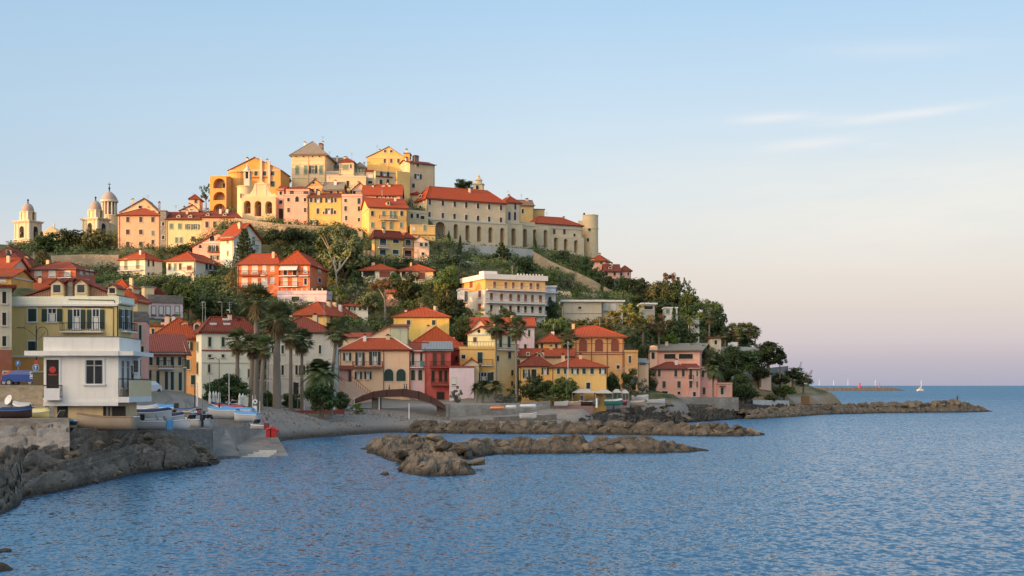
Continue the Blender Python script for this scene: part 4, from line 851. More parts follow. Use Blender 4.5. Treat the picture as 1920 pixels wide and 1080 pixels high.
b = B('pine_garden_house', 'orange-pink house fragment glimpsed between tree trunks below the white bungalow', 'house', 722, 748, 549, 570, 283, 0, d=6, wall='coral'); b.win([735], 558, 5, 7, 'w').roof('gx', 544, m='red'); b.done()
# white apartments
b = B('white_apartments', 'white and ochre apartment block with long balcony slabs and orange shutters', 'apartment house', 910, 1022, 523, 640, 280, 24, side=('L', 866), wall='offwhite', trim=M_TRIM, z=20.0)
b.win([927, 948, 962, 978, 995, 1008], 534, 5, 12, 'r', y2=537).win([921, 940, 957, 972, 985, 998, 1013], 556, 5, 13, 'r', y2=560).win([921, 940, 957, 972, 985, 998, 1013], 578, 5, 12, 'd', y2=581)
b.win([884], 533, 6, 14, 'r', 'L').win([900], 551, 5, 13, 'r', 'L').win([900], 575, 5, 11, 'r', 'L').win([992, 1002], 602, 6, 12, 'd')
for (py, x0, x1) in ((543, 911, 1021), (567, 911, 1021), (589, 925, 1021), (612, 980, 1021)): b.balcony(py, x0, x1, 1.3, rail=M_STEEL, hr=.9)
b.wall.box(-.06, b.L, -.05, 0, b.zz(543, 1), b.H-.02, plaster('yellow')); b.wall.box(-.05, 0, .0, b.d, b.zz(543, 1), b.H-.02, plaster('golden'))
b.roof('slab', h=.5, m=plaster('white'), ov=.5, cornice=False)
q = MB(); q.box(-.5, b.L+.5, -.5, -.3, b.H+.5, b.H+1.1, plaster('white')); q.box(-.5, -.3, -.3, b.d+.5, b.H+.5, b.H+1.1, plaster('white')); q.box(.2, 3.5, 1.5, 4, b.H+.5, b.H+1.9, plaster('white'))
for i in range(9): q.box(b.L*.55+i*.75, b.L*.55+i*.75+.25, .5, .7, b.H+.5, b.H+1.5, plaster('white'))
q.build('roof_parapet', b.roofo); b.antenna(984, 498); b.done(); WA = b
b = B('white_apartments', 'narrow white block of blue-railed balconies at the right end of the apartments', 'apartment house', 1022.5, 1042, 538, 640, 291, 8, d=8, wall='white', z=20.0); b.win([1031], 563, 5, 12, 'b').win([1031], 584, 5, 12, 'b').win([1031], 606, 5, 12, 'd')
for py in (549, 573, 594, 616): b.balcony(py, 1021, 1043, 1.3, rail=M_BPAINT if py > 560 else M_BPAINT, hr=.9)
b.roof('slab', h=.3, m=plaster('white'), ov=.3, cornice=False); b.done()
b = B('bay_house', 'white box bay with blue window hanging off the left of the apartment block', 'bay', 863, 878, 543, 568, 279, 10, d=5, wall='white', sink=0, z=ZC+155*279/F, ctrl=False); b.win([874], 556, 6, 20, 'x').roof('slab', h=.15, m=plaster('greyplaster'), ov=.2, cornice=False); b.done()
b = B('modern_house', 'long low beige modern house with thin white roof slab right of the apartments', 'house', 1057, 1128, 566, 640, 296, 0, d=10, wall='beige', z=20.5); b.win([1087], 577, 6, 4, 'd').band(588, .12, M_CONC, .05).roof('slab', h=.45, m=plaster('white'), ov=.7, cornice=False); b.done()
b = B('modern_wing', 'beige wing with wide white windows right of the modern house', 'house', 1129, 1168, 566, 640, 300, 0, d=8, wall='beige', z=20.5); b.win([1136, 1150], 577, 9, 15, 'w').roof('slab', h=.4, m=plaster('white'), ov=.5, cornice=False); b.done()
b = B('flat_roof_house', 'white roof slab of a modern house poking out of the wooded slope', 'house', 1205, 1228, 571, 600, 312, 0, d=8, wall='grey'); b.win([1216], 577, 16, 6, 'd').roof('slab', h=.4, m=plaster('white'), ov=.6, cornice=False); b.done()
b = B('white_cabin', 'small white framed pavilion among the dark trees of the headland', 'pavilion', 1247, 1270, 578, 600, 315, 0, d=5, wall='white'); b.win([1252, 1264], 584, 7, 8, 'g').roof('slab', h=.2, m=plaster('white'), ov=.2, cornice=False); b.done()
b = B('white_tower_house', 'tall narrow white house wall half hidden by headland trees', 'house', 1297, 1311, 598, 650, 308, 0, d=6, wall='white'); b.win([1305], 612, 4, 5, 'd').roof('flat', h=.3, m='wall', cornice=False); b.done()
b = B('beige_pavilion', 'small beige house with red tiled edge beside the palms on the headland terrace', 'house', 1333, 1352, 634, 660, 300, 0, d=5, wall='beige'); b.win([1342], 642, 5, 8, 'd').roof('slab', h=.25, m='dark', ov=.5, cornice=False); b.done()
# ---------------------------------------------------------------- the hill town
def bell_tower(px0, pxc, pxs, y_corn, y_mid, yb, Y, ydome0, ydome1, label, ytip):
    b = B('bell_tower', label, 'bell tower', px0, pxc, y_corn+3, yb, Y, -25, side=('R', pxs), wall='cream', trim=M_TRIM)
    L = b.L; d = b.d = min(max(b.d, L*.8), L*1.1)
    b.wall = MB(); b.wall.faces([(0,0,-5),(L,0,-5),(L,d,-5),(0,d,-5),(0,0,b.H),(L,0,b.H),(L,d,b.H),(0,d,b.H)], [(0,1,5,4),(1,2,6,5),(2,3,7,6),(3,0,4,7),(4,5,6,7)], b.wm)
    for z0, ov, t in ((b.H, .35, .3), (b.H+.3, .55, .25), (b.zz(y_mid, L), .3, .35), (b.zz(y_mid+3, L), .2, .3)):
        b.wall.box(-ov, L+ov, -ov, d+ov, z0, z0+t, b.trim)
    zm = b.zz(y_mid, L)+.35
    for (u, v, w_, v_) in [(u, -.14, .5, 0) for u in (.05, L*.22, L*.78-.5, L-.55)]:
        b.wall.box(u, u+w_, v, v_, zm, b.H, b.trim); b.wall.box(u, u+w_, v, v_, -5, zm-.35, b.trim)
        b.wall.box(L, L+.14, u*d/L, u*d/L+.45, zm, b.H, b.trim)
    hw = (b.H-zm)*.72
    for f, uu in (('F', L/2), ('R', d/2), ('L', d/2)):
        fm, subs = win_meshes(L*.3, hw, 'ad', M_TRIM); o = link('belfry_arch', fm, b.root); o.matrix_local = b.mat4(uu, zm+.3, f); link('dark_opening', subs[0][1], o)
        q = MB(); q.lathe([(.05, .9), (.28, .85), (.34, .4), (.5, 0), (.0, 0)], flatm('bronze', (.12,.09,.05), .4, .8), n=10); bl = q.build('bell', o); bl.location = (0, -.25, hw*.25)
    z = b.H+.55; zd0 = b.zz(ydome0, L); zd1 = b.zz(ydome1, L); q = MB(); c = (L/2, d/2); r = min(L, d)*.37
    q.lathe([(r*1.15, z-.05), (r*1.15, z+.3), (r, z+.35), (r, zd0-.3), (r*1.12, zd0-.25), (r*1.12, zd0)], b.wm, c, 8, R(22.5)); 
    for k in range(4):
        an = R(45+90*k); x, y = c[0]+math.cos(an)*r*1.1, c[1]+math.sin(an)*r*1.1; q.box(x-.3, x+.3, y-.3, y+.3, z, zd0-.1, b.trim)
    q.build('drum', b.root)
    q = MB(); H = zd1-zd0; q.lathe([(r*1.02*math.cos(t), zd0+H*math.sin(t)) for t in [R(x) for x in (0, 15, 30, 45, 60, 74, 84, 89)]], plaster('greyplaster') if False else T_SLATE2, c, 20); dm = q.build('dome', b.root, True)
    q = MB(); zt = b.zz(ytip, L); q.tube([(c[0], c[1], zd1-.1), (c[0], c[1], zt)], [.25, .06], M_DARK, 6); q.lathe([(.05, zd1+.5), (.35, zd1+.9), (.05, zd1+1.3)], M_DARK, c, 8); q.build('finial', dm)
    b.done(); return b
T_SLATE2 = flatm('dome_grey', (.40,.33,.27), .8, scale=2)
bell_tower(27, 55, 74, 413, 449, 474, 380, 394, 378, 'leftmost domed bell tower, standing alone above red roofs', 370)
bell_tower(154, 183, 203, 408, 440, 474, 388, 391, 373, 'domed bell tower rising behind the round trees', 366)
# basilica: lantern dome, body, gable with statue
root = empty('basilica', W(205, 470, 402)); tag(root, 'cream basilica body with a colonnaded round lantern dome behind the bell tower', 'church')
zb = root.location.z; S = 402/F; wm = plaster('cream')
def zr_(py): return ZC+(HY-py)*402/F-zb
q = MB(); c = (0, 0); q.lathe([(3.3, -6), (3.3, zr_(427)), (3.0, zr_(424)), (3.0, zr_(408)), (3.1, zr_(405)), (2.55, zr_(403.5))], wm, c, 24)
for k in range(12):
    an = R(30*k+8); x, y = 2.1*math.cos(an), 2.1*math.sin(an); q.lathe([(.33, zr_(404)), (.28, zr_(379))], M_TRIM, (x, y), 8)
q.lathe([(1.35, zr_(404)), (1.35, zr_(379))], flatm('lantern_core', (.22,.15,.09), .9), c, 16)
q.lathe([(2.4, zr_(380)), (2.75, zr_(379)), (2.75, zr_(376)), (2.5, zr_(375.5))], M_TRIM, c, 24); q.build('lantern', root)
q = MB(); h0, h1 = zr_(376), zr_(359); q.lathe([(2.55, h0), (2.35, h0+(h1-h0)*.25), (1.85, h0+(h1-h0)*.55), (1.1, h0+(h1-h0)*.82), (.35, h1), (.02, h1+.1)], T_SLATE2, c, 20); dm = q.build('dome', root, True)
q = MB(); q.tube([(0,0,h1), (0,0,zr_(342))], [.2, .05], M_DARK, 6); q.lathe([(.05, h1+.5), (.4, h1+1), (.05, h1+1.5)], M_DARK, c, 8); q.box(-.5, .5, -.05, .05, zr_(346), zr_(345), M_DARK); q.build('finial', dm)
q = MB(); x0 = (186-205)*S; x1 = (222-205)*S; q.box(x0, x1, -8, 6, -8, zr_(424), wm); q.faces([(x0,-8.2,zr_(430)),(x1,-8.2,zr_(430)),(x1-.8,-8.2,zr_(421)+1.3)], [(0,1,2)], wm); q.build('nave', root)
q = MB(); xa, xb = (92-205)*S, (124-205)*S; xm = (xa+xb)/2; q.faces([(xa,-6,-8),(xb,-6,-8),(xb,-6,zr_(441)),(xm,-6,zr_(429)),(xa,-6,zr_(441)),(xa,0,-8),(xb,0,-8),(xb,0,zr_(441)),(xm,0,zr_(429)),(xa,0,zr_(441))], [(0,1,2,3,4),(1,6,7,2),(5,0,4,9),(4,3,8,9),(3,2,7,8),(9,8,7,6,5)], wm); pd = q.build('pediment', root)
q = MB(); q.lathe([(.3, zr_(430)), (.22, zr_(427)), (.3, zr_(424)), (.1, zr_(421)), (.15, zr_(419)), (0.02, zr_(418))], M_TRIM, (xm, -3), 8); q.build('statue', pd)
CTRL.append((root.location.x, 402, zb)); CTRL.append((W(110, 470, 400).x, 400, W(110, 474, 400).z))

b = B('palace', 'tall peach palace with three columns of dark windows beside the bell towers', 'palace', 221, 300, 403, 478, 345, 3, d=11, wall='palace_peach')
b.win([239.5, 264, 286.5], 411.5, 5.5, 10, 'b').win([239.5, 264], 435, 6, 9, 'b').win([286.5], 437, 5, 9, 'g').win([239.5, 264], 458, 6, 10, 'b').win([286.5], 454, 5, 8, 'b').win([286.5], 467, 5, 6, 'd').roof('hip', 391, m='red', ov=.5)
q = MB(); q.tube([b.pos(224, 405, off=.05), b.pos(224, 470, off=.05)], .07, M_RTRIM, 4); q.build('drainpipe', b.root); b.done()
b = B('gabled_house', 'pale yellow gable end rising behind the peach palace', 'house', 226, 297, 397, 440, 358, 3, d=10, wall='cream'); b.roof('gy', 371, m='brown', ov=.4, ry=b.L*.62).win([263], 388, 6, 5, 'd').win([287], 397, 6, 5, 'd').chimney(252, 380, .7).chimney(292, 380, .5).done()
b = B('narrow_stone_house', 'narrow dark stone house in shade between palace and yellow long house', 'house', 300.5, 311.5, 396, 470, 345, 3, d=9, wall='grey', wmat=masonry('grey')); b.win([306], 420, 4, 7, 'd').win([306], 445, 4, 7, 'd').roof('flat', h=.3, m='wall', cornice=False).done()
b = B('long_yellow_house', 'long pale yellow house with pale green shutters below a maroon roof', 'house', 312, 378, 411, 464, 345, 3, d=9, wall='paleyellow'); b.win([321, 337], 424, 6, 10, 'g').win([354, 367], 425, 6, 10, 'G').win([331, 339.5], 450, 5, 10, 'g').win([362], 448, 6, 9, 'b').roof('gx', 398, m='dark').dormer(333, 406, 1.2, .6, 1.0, 'dark', 'w').dormer(355, 406, 1.2, .6, 1.0, 'dark', 'w').done()
b = B('peach_row_house', 'peach house with four dark windows joined right of the long yellow house', 'house', 378.5, 447, 407, 450, 345, 3, d=9, wall='palace_peach'); b.win([388, 402.5, 419, 435], 421, 5.5, 11, 'b').roof('hip', 396, m='dark', inset=2).dormer(388, 402, 1.0, .6, 1.0, 'dark', 'd').dormer(420, 402, 1.0, .6, 1.0, 'dark', 'd').done()
b = B('little_tower_house', 'tiny peach tower house with red roof on the skyline left of the loggias', 'house', 356, 374, 372, 400, 372, 3, d=5, wall='peach'); b.win([367], 377, 4.5, 8, 'b').roof('hip', 366, m='dark').antenna(358, 361).done()
b = B('little_gable_house', 'small peach gabled house with two dark windows left of the loggias', 'house', 338, 372, 394, 410, 362, 3, d=6, wall='peach'); b.win([346, 359], 394.5, 5, 4, 'd').roof('gy', 383, m='brown', ry=b.L*.66).chimney(342, 388, .4).chimney(354, 384, .4).done()
b = B('loggia_house', 'orange house with three stacked round-arched loggias on the skyline', 'house', 397, 428, 332, 398, 374, -6, d=9, wall='golden')
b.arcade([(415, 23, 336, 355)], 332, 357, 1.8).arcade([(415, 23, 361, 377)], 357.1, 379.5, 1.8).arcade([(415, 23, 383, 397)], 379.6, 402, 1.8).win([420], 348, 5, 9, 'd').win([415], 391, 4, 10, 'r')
b.roof('flat', h=.4, m='wall', cornice=False); b.done()
b = B('big_gabled_house', 'large orange gabled house with a rounded corner behind the arcaded oratory', 'house', 429, 526, 318, 420, 378, -3, d=12, wall='golden')
b.win([480, 496, 511], 325.5, 6.5, 8, 's').win([440], 342, 7, 13, 's').win([465], 326, 8, 8, 'd').win([511], 345, 8, 11, 's').win([437], 368, 5, 12, 'g').roof('gy', 294, m='brown', ov=.4)
b.band(333, .3, M_RTRIM, .2, 468, 503)
q = MB(); q.lathe([(3.2, -6), (3.2, b.zz(326, 2)), (3.5, b.zz(325, 2)), (3.5, b.zz(322, 2)), (.1, b.zz(318, 2))], plaster('golden'), (3.0, 1.2), 20); q.build('rounded_corner', b.root)
q = MB()
for px in (490, 505): u = b.u(px); q.box(u-.35, u+.35, -.5, -.02, b.zz(345, u), b.zz(298 if px == 490 else 302, u), plaster('salmon'))
q.build('wall_chimney', b.root); b.chimney(455, 297, .6).done()
# oratory with three arches
b = B('oratory', 'cream baroque oratory with three tall arches and a scrolled gable', 'church', 459, 521, 369, 412, 352, -3, d=8, wall='cream', trim=M_TRIM)
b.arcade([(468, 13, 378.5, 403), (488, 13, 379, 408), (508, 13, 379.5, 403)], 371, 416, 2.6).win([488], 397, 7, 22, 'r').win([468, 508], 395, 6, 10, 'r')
u = lambda x: b.u(x); z_ = lambda y: b.zz(y, 4)
P = [(u(459.3), z_(367)), (u(463), z_(363)), (u(468), z_(364)), (u(473), z_(358)), (u(477), z_(347)), (u(481), z_(344)), (u(489), z_(338)), (u(497), z_(344)), (u(501), z_(347)), (u(505), z_(358)), (u(510), z_(364)), (u(515), z_(363)), (u(519), z_(367))]
q = MB(); P = [(P[0][0], b.H-.01)]+P+[(P[-1][0], b.H-.01)]; slab(q, P, -.1, .5, b.wm)
q.box(u(477), u(501), -.25, -.1, z_(346), z_(344.5), M_TRIM); q.box(u(478.5), u(481), -.2, -.1, z_(367), z_(346), M_TRIM); q.box(u(497.5), u(500), -.2, -.1, z_(367), z_(346), M_TRIM); g = q.build('scrolled_gable', b.root)
q = MB(); q.tube([(u(489), .2, z_(338)), (u(489), .2, z_(331))], .1, M_TRIM, 5); q.box(u(489)-.35, u(489)+.35, .15, .25, z_(334), z_(333), M_TRIM); q.build('cross', g)
b.roof('slab', h=.15, m=M_TRIM, ov=.05, cornice=False); b.done(); OR = b
b = B('round_tower', 'round cream tower base with a slender baroque belfry left of the oratory', 'bell tower', 445, 461, 349, 410, 356, -3, d=5, wall='cream')
b.wall = MB(); b.wall.lathe([(2.2, -5), (2.2, b.H), (2.35, b.H), (2.35, b.H+.25), (.1, b.H+.3)], b.wm, (1.6, 2.4), 24)
q = MB(); c = (2.2, 2.4); Z_ = lambda y: b.zz(y, 2); q.box(c[0]-.8, c[0]+.8, c[1]-.8, c[1]+.8, Z_(349), Z_(333), M_TRIM)
for sx_ in (-.65, .65):
    for sy_ in (-.65, .65): q.box(c[0]+sx_-.2, c[0]+sx_+.2, c[1]+sy_-.2, c[1]+sy_+.2, Z_(333), Z_(320), M_TRIM)
q.box(c[0]-.35, c[0]+.35, c[1]-.35, c[1]+.35, Z_(333), Z_(320), M_DARK); q.box(c[0]-1.05, c[0]+1.05, c[1]-1.05, c[1]+1.05, Z_(320), Z_(318.5), M_TRIM)
q.lathe([(.95, Z_(318.5)), (.9, Z_(316)), (.5, Z_(312)), (.25, Z_(309)), (.3, Z_(307.5)), (.05, Z_(303))], M_TRIM, c, 10); q.build('belfry', b.root); b.win([452], 367, 3, 8, 'd').done()
b = B('rose_sliver_house', 'narrow dark pink house with a black doorway beside the oratory', 'house', 521.5, 532, 354, 418, 352, -2, d=8, wall='pink'); b.win([526.5], 362, 5, 7, 'd').win([526.5], 379, 6, 7, 'd').win([527], 404, 8, 26, 'd').roof('gx', 349, m='red').done()
b = B('pink_house', 'bright salmon-pink house with roof terrace and arched window in the hilltop row', 'house', 532.5, 576.5, 366, 423, 349, -2, d=8, wall='coral'); b.win([541, 572], 374.5, 5, 7, 'd').win([557], 373.5, 7, 10, 'ad').win([541], 394, 5, 8, 'b').win([572], 394, 4.5, 8, 'b').win([542], 418, 5, 5, 'b').roof('flat', h=.3, m=M_TRIM, cornice=False)
q = MB(); q.box(0, b.L, 2.4, b.d, b.H+.2, b.zz(351, 3), plaster('coral')); q.box(b.u(540), b.u(547), 2.34, 2.4, b.zz(366, 2), b.zz(355, 2), M_BSHUT); q.box(b.u(566), b.u(575), 2.34, 2.4, b.zz(366, 2), b.zz(356, 2), M_BSHUT); up = q.build('set_back_storey', b.root)
q = MB(); zt = b.zz(351, 3); zp = b.zz(344, 3); q.faces([(-.4,2,zt),(b.L+.4,2,zt),(b.L+.4,b.d+.3,zt),(-.4,b.d+.3,zt),(b.L*.45,5,zp),(b.L*.62,5,zp)], [(0,1,5,4),(1,2,5),(2,3,4,5),(3,0,4),(3,2,1,0)], T_DARK); q.build('roof', up); rail_mb([(.2, .12, b.H+.3), (b.L-.2, .12, b.H+.3)], .8, M_IRON, .5).build('railing', b.root); b.done()
b = B('golden_row_house', 'golden-yellow house with pairs of open shutters in the hilltop row', 'house', 577.5, 640, 369, 425, 349, -2, d=8, wall='yellow'); b.win([583.5], 375.5, 5, 8, 's').win([596.5, 617], 375.5, 6, 9, 'o').win([629], 375.5, 4, 8, 's').win([596], 396, 5, 10, 's').win([617], 396, 6, 11, 'o').win([628], 398, 4, 7, 'd').win([607], 399, 3, 5, 'd').win([589], 417, 7, 8, 'o').roof('gx', 363, m='dark').done()
b = B('orange_gable_house', 'small orange gabled house peeking over the golden row house', 'house', 575, 606, 350, 372, 358, -2, d=7, wall='golden'); b.win([586, 595], 358, 5, 8, 's').win([588], 343, 5, 4, 'd').roof('gy', 335, m='brown', ov=.4).done()
b = B('grey_roof_house', 'golden house with grey-red roof just above the golden row house', 'house', 606.5, 641, 356, 372, 356, -2, d=7, wall='golden'); b.win([621, 634], 361, 5, 7, 's').roof('gx', 342, m='slate').done()
b = B('rose_row_house', 'pink house with narrow tall windows between golden and yellow hilltop houses', 'house', 641, 679, 368, 432, 347, -2, d=8, wall='coral'); b.win([648], 376, 5, 6, 's').win([648], 391, 5, 9, 's').win([673], 377, 5.5, 11, 's').win([673], 391.5, 5, 9, 's').win([649], 409, 4, 9, 's').win([673], 412, 4, 7, 's').roof('flat', h=.6, m='wall', cornice=False)
rail_mb([(.2, .3, b.H+.6), (b.L-.2, .3, b.H+.6)], .9, M_IRON, .4).build('railing', b.root); b.done()
b = B('pink_gable_house', 'pink hilltop house with red roof stepping up behind the rose row house', 'house', 660, 690, 356, 380, 360, 6, d=8, wall='salmon'); b.win([664], 361, 5, 6, 'd').roof('gy', 341, m='red').done()
b = B('red_roof_row', 'long pink house with small attic windows beneath a broad red roof', 'house', 680, 752, 366, 400, 352, 2, d=10, wall='coral'); b.win([707, 716, 723, 731, 737], 369, 3.5, 4, 'd').roof('gx', 348, m='red').dormer(716, 353, 1.4, 1.3, 4.5, 'red', 'w').chimney(697, 348, .5).chimney(741, 353, .5).done()
b = B('yellow_corner_house', 'bright yellow house with plant-filled balcony and red roof, tallest of the front row', 'house', 692, 764, 388, 440, 336, 16, side=('L', 677), wall='yellow'); b.win([698, 753], 400.5, 5, 9, 's').win([719], 400.5, 5, 9, 'g').win([733, 740], 402, 4.5, 13, 'g').win([698, 752], 422, 5, 10, 'g').win([718, 733], 423, 5.5, 14, 'g').balcony(411, 711, 744, 1.0).band(432, .25)
b.roof('gx', 371, m='red').dormer(730, 381, 1.0, .9, 1.4, 'red', 'aw').done()
# balcony plants are separate pots
b = B('terrace_house', 'brown shaded house with terrace squeezed between yellow corner house and convent', 'house', 765, 803, 398, 440, 345, 30, d=7, wall='tan'); b.win([772, 783], 405, 5, 8, 'd').win([792], 396+12, 7, 6, 'd').roof('flat', h=.7, m='wall', cornice=False)
b.done()
b = B('tan_low_house', 'tan house with one pale green shutter at the foot of the convent wall', 'house', 770, 816, 423, 450, 338, 12, d=6, wall='ochre'); b.win([796], 427, 5, 11, 'g').win([776], 430, 4, 7, 'w').band(440, .2, M_RTRIM, .15).roof('flat', h=.3, m='wall', cornice=False).done()
b = B('pyramid_roof_house', 'ochre house with maroon pyramid roof and green shutters below yellow corner house', 'house', 702, 755, 443, 495, 318, 32, side=('L', 697), wall='ochre', trim=M_WTRIM); b.win([718], 454, 11, 12, 's').win([742], 452, 10, 8, 's').win([717.5], 473, 10, 10, 's').win([741.5], 472.5, 10, 8, 's').balcony(464, 708, 728, .9, slabm=M_WTRIM, rail=M_STEEL).roof('hip', 431, m='dark').done()
b = B('ochre_balcony_wing', 'ochre wing with stacked white balconies right of the maroon pyramid roof', 'house', 755.5, 777, 445, 495, 325, 32, d=7, wall='ochre', trim=M_WTRIM); b.win([765], 455, 9, 11, 's').win([765], 475, 12, 11, 'd').balcony(464, 755, 778, 1.0, slabm=M_WTRIM, rail=M_STEEL).balcony(484, 755, 778, 1.0, slabm=M_WTRIM, rail=M_STEEL).roof('hip', 437, m='dark').done()
b = B('tiny_pink_house', 'tiny pale pink gabled house below the tan house and left of the convent arches', 'house', 776.5, 804, 452, 482, 323, 2, d=6, wall='salmon'); b.win([790, 799], 458.5, 5, 7, 's').win([793], 476, 5, 5, 'd').roof('gy', 442, m='brown', ov=.3, ry=b.L*.35).done()
# skyline
b = B('pyramid_palace', 'pale palace with grey pyramid roof and banded facade, highest on the skyline left', 'palace', 547, 611, 289, 350, 392, -4, side=('R', 632), wall='cream', trim=M_TRIM)
b.win([557, 573, 602], 318, 7, 16, 'g').win([587], 318, 7, 15, 'O').win([555, 569, 586, 599], 292.5, 3, 4, 'd').band(299, .25).band(333, .25).band(308, .2, plaster('tan')).roof('hip', 268, m='slate', ov=.7, inset=6)
q = MB(); q.tube([b.pos(579, 290, off=.05), b.pos(579, 345, off=.05)], .07, M_RTRIM, 4); q.build('drainpipe', b.root); b.chimney(598, 271, 1.2, 3, M_CONC).done()
b = B('skyline_wing', 'low shaded wing with grey-green balustrade right of the pyramid palace', 'house', 611.5, 636, 326, 350, 392, 2, d=8, wall='peach'); b.win([617, 629], 338, 5, 8, 'd').roof('flat', h=.9, m=M_STEEL, cornice=False).done()
b = B('skyline_back_house', 'grey-roofed stone house set back between pyramid palace and cream square house', 'house', 609, 640, 312, 350, 404, 2, d=8, wall='tan'); b.win([617], 316, 4, 6, 'd').roof('gx', 296, m='slate').done()
b = B('square_house', 'cream house with flat-pitched roof and one wide window on the skyline', 'house', 636.5, 663, 303, 350, 389, -4, d=8, wall='cream'); b.win([647.5], 313.5, 12, 10, 'g').win([641, 658], 312, 3, 8, 'd').band(326, .3).roof('hip', 299, m='dark').done()
b = B('cream_end_house', 'low cream house with tall pale shutters at the right end of skyline terrace', 'house', 663.5, 685, 313, 350, 391, 4, d=8, wall='cream'); b.win([668, 674, 680], 319, 4, 9, 'g').band(328, .3).roof('hip', 307, m='slate').chimney(683, 306, .4).done()
b = B('terrace_wall', 'tall plain cream retaining wall below the skyline terrace houses', 'wall', 613, 686, 329, 365, 383, 2, d=3, wall='cream'); b.band(327+4, .25).win([652], 346, 5, 14, 'd').done()
b = B('golden_gable_house', 'golden house with stepped gable roof on the skyline right', 'house', 688, 757, 294, 345, 398, -3, side=('R', 769), wall='yellow'); b.win([722, 733.5], 283.5, 4.5, 5, 'b').win([721.5, 733.5, 747], 301.5, 4.5, 8, 'b').roof('gy', 274, m='brown', ov=.3, ry=b.L*.6).pilaster(727.5, 2.5, plaster('yellow'), .15).done()
b = B('golden_corner_tower', 'narrow golden stair tower joined right of the stepped golden gable', 'tower', 757.5, 768, 288, 340, 396, -3, d=4, ctrl=False, sink=20, wall='golden'); b.roof('slab', h=.3, m='brown', ov=.2, cornice=False).chimney(761, 281, .6).done()
b = B('brown_block_house', 'brown shaded block with flat dark roof at the right end of the skyline', 'house', 768.5, 815, 305, 355, 392, 30, d=9, wall='tan', ctrl=False, sink=25); b.win([783], 310, 5, 5, 'b').win([783.5], 331, 6, 9, 'o').win([775], 348, 5, 8, 's').roof('gx', 299, m='dark', h=1.4).chimney(772, 296, .5).chimney(790, 294, 1.5, None, M_CONC).done()
b = B('tan_step_house', 'tan house of stepped blocks with open shutters under the golden gable', 'house', 704, 767, 322, 360, 385, 28, d=7, wall='tan', ctrl=False, sink=20); b.win([721], 327, 7, 10, 'o').win([714, 727], 341, 5, 9, 's').win([761], 348, 5, 8, 'o').roof('flat', h=.4, m='wall', cornice=False).band(330, .3, T_DARK, .4, 704, 735).band(338, .3, T_DARK, .4, 742, 767)
q = MB(); q.box(b.u(743), b.L, -.6, .0, -3, b.zz(320, 4), plaster('ochre')); q.build('bay', b.root); b.done()
b = B('small_grey_house', 'small shaded grey house with dark flat roof left of the tan stepped house', 'house', 686.5, 703.5, 322, 350, 386, 3, d=6, wall='grey'); b.win([695], 331, 7, 7, 'w').win([694], 342, 8, 5, 'd').roof('slab', h=.5, m='dark', ov=.3, cornice=False).done()
b = B('red_lean_house', 'peach lean-to house with red slope below the tan stepped house', 'house', 706, 750, 357, 380, 366, 3, d=7, wall='peach'); b.roof('gx', 346, m='red').done()
# ---- convent
b = B('convent', 'long beige convent with two rows of windows, tall blind arches and a red roof', 'convent', 800, 948, 371, 470, 385, 26, side=('L', 772), wall='convent', trim=M_WTRIM)
for xs, y0, y1 in (([805.5, 830, 852.5, 874, 896, 917, 939], 379, 389.5), ([805, 830, 852, 874, 896, 917, 939], 402, 412.5)): b.win(xs, y0, 4.5, 10, 'x' if False else 'b', y2=y1)
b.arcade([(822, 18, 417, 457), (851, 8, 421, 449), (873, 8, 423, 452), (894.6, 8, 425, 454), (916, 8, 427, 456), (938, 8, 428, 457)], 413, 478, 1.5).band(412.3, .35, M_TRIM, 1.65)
b.win([778], 368, 4, 9, 'r', 'L').win([788], 368, 4, 5, 'd', 'L').win([788], 388, 4, 5, 'd', 'L').roof('hip', 348, m='red', ov=.6, inset=4)
q = MB(); z0 = b.H+.9   # raised clerestory roof
q.faces([(1.5,3.6,z0),(b.L-6,3.6,z0),(b.L-6,b.d,z0),(1.5,b.d,z0),(1.5,3.6,z0+1.2),(b.L-6,3.6,z0+1.2)], [(0,1,5,4)], plaster('palecream'))
b.done(); CV = b
b = B('convent_wing', 'shaded cream convent wing with its own red hip roof left of the long facade', 'convent wing', 757, 786, 363, 470, 392, 10, d=8, wall='cream'); b.roof('hip', 352, m='red', ov=.5).done()
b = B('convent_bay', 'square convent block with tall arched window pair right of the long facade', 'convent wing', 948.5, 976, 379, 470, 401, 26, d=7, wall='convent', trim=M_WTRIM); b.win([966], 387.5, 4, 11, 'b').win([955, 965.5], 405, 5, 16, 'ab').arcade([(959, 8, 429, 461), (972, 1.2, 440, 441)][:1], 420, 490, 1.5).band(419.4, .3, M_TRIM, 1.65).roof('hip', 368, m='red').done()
b = B('golden_back_block', 'golden stepped blocks behind the convent between red roofs', 'house', 974, 1001, 385, 450, 425, 10, d=8, wall='ochre'); b.win([980], 396, 4, 8, 'd').roof('gx', 375, m='brown', ov=.3).done()
b = B('golden_back_block', 'plain tan cube behind the convent left of its right wing', 'house', 1001.5, 1021, 393, 440, 430, 10, d=8, wall='ochre'); b.roof('slab', h=.3, m='brown', ov=.2, cornice=False).done()
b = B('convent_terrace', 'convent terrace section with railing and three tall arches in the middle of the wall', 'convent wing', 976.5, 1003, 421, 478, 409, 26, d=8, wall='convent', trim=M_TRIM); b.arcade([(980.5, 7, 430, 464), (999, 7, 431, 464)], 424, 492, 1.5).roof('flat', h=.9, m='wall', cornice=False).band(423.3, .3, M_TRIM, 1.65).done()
b = B('convent_wing', 'right convent wing with maroon hip roof, small windows and lower arches', 'convent wing', 1003.5, 1092, 418, 482, 418, 26, d=12, wall='convent', trim=M_TRIM)
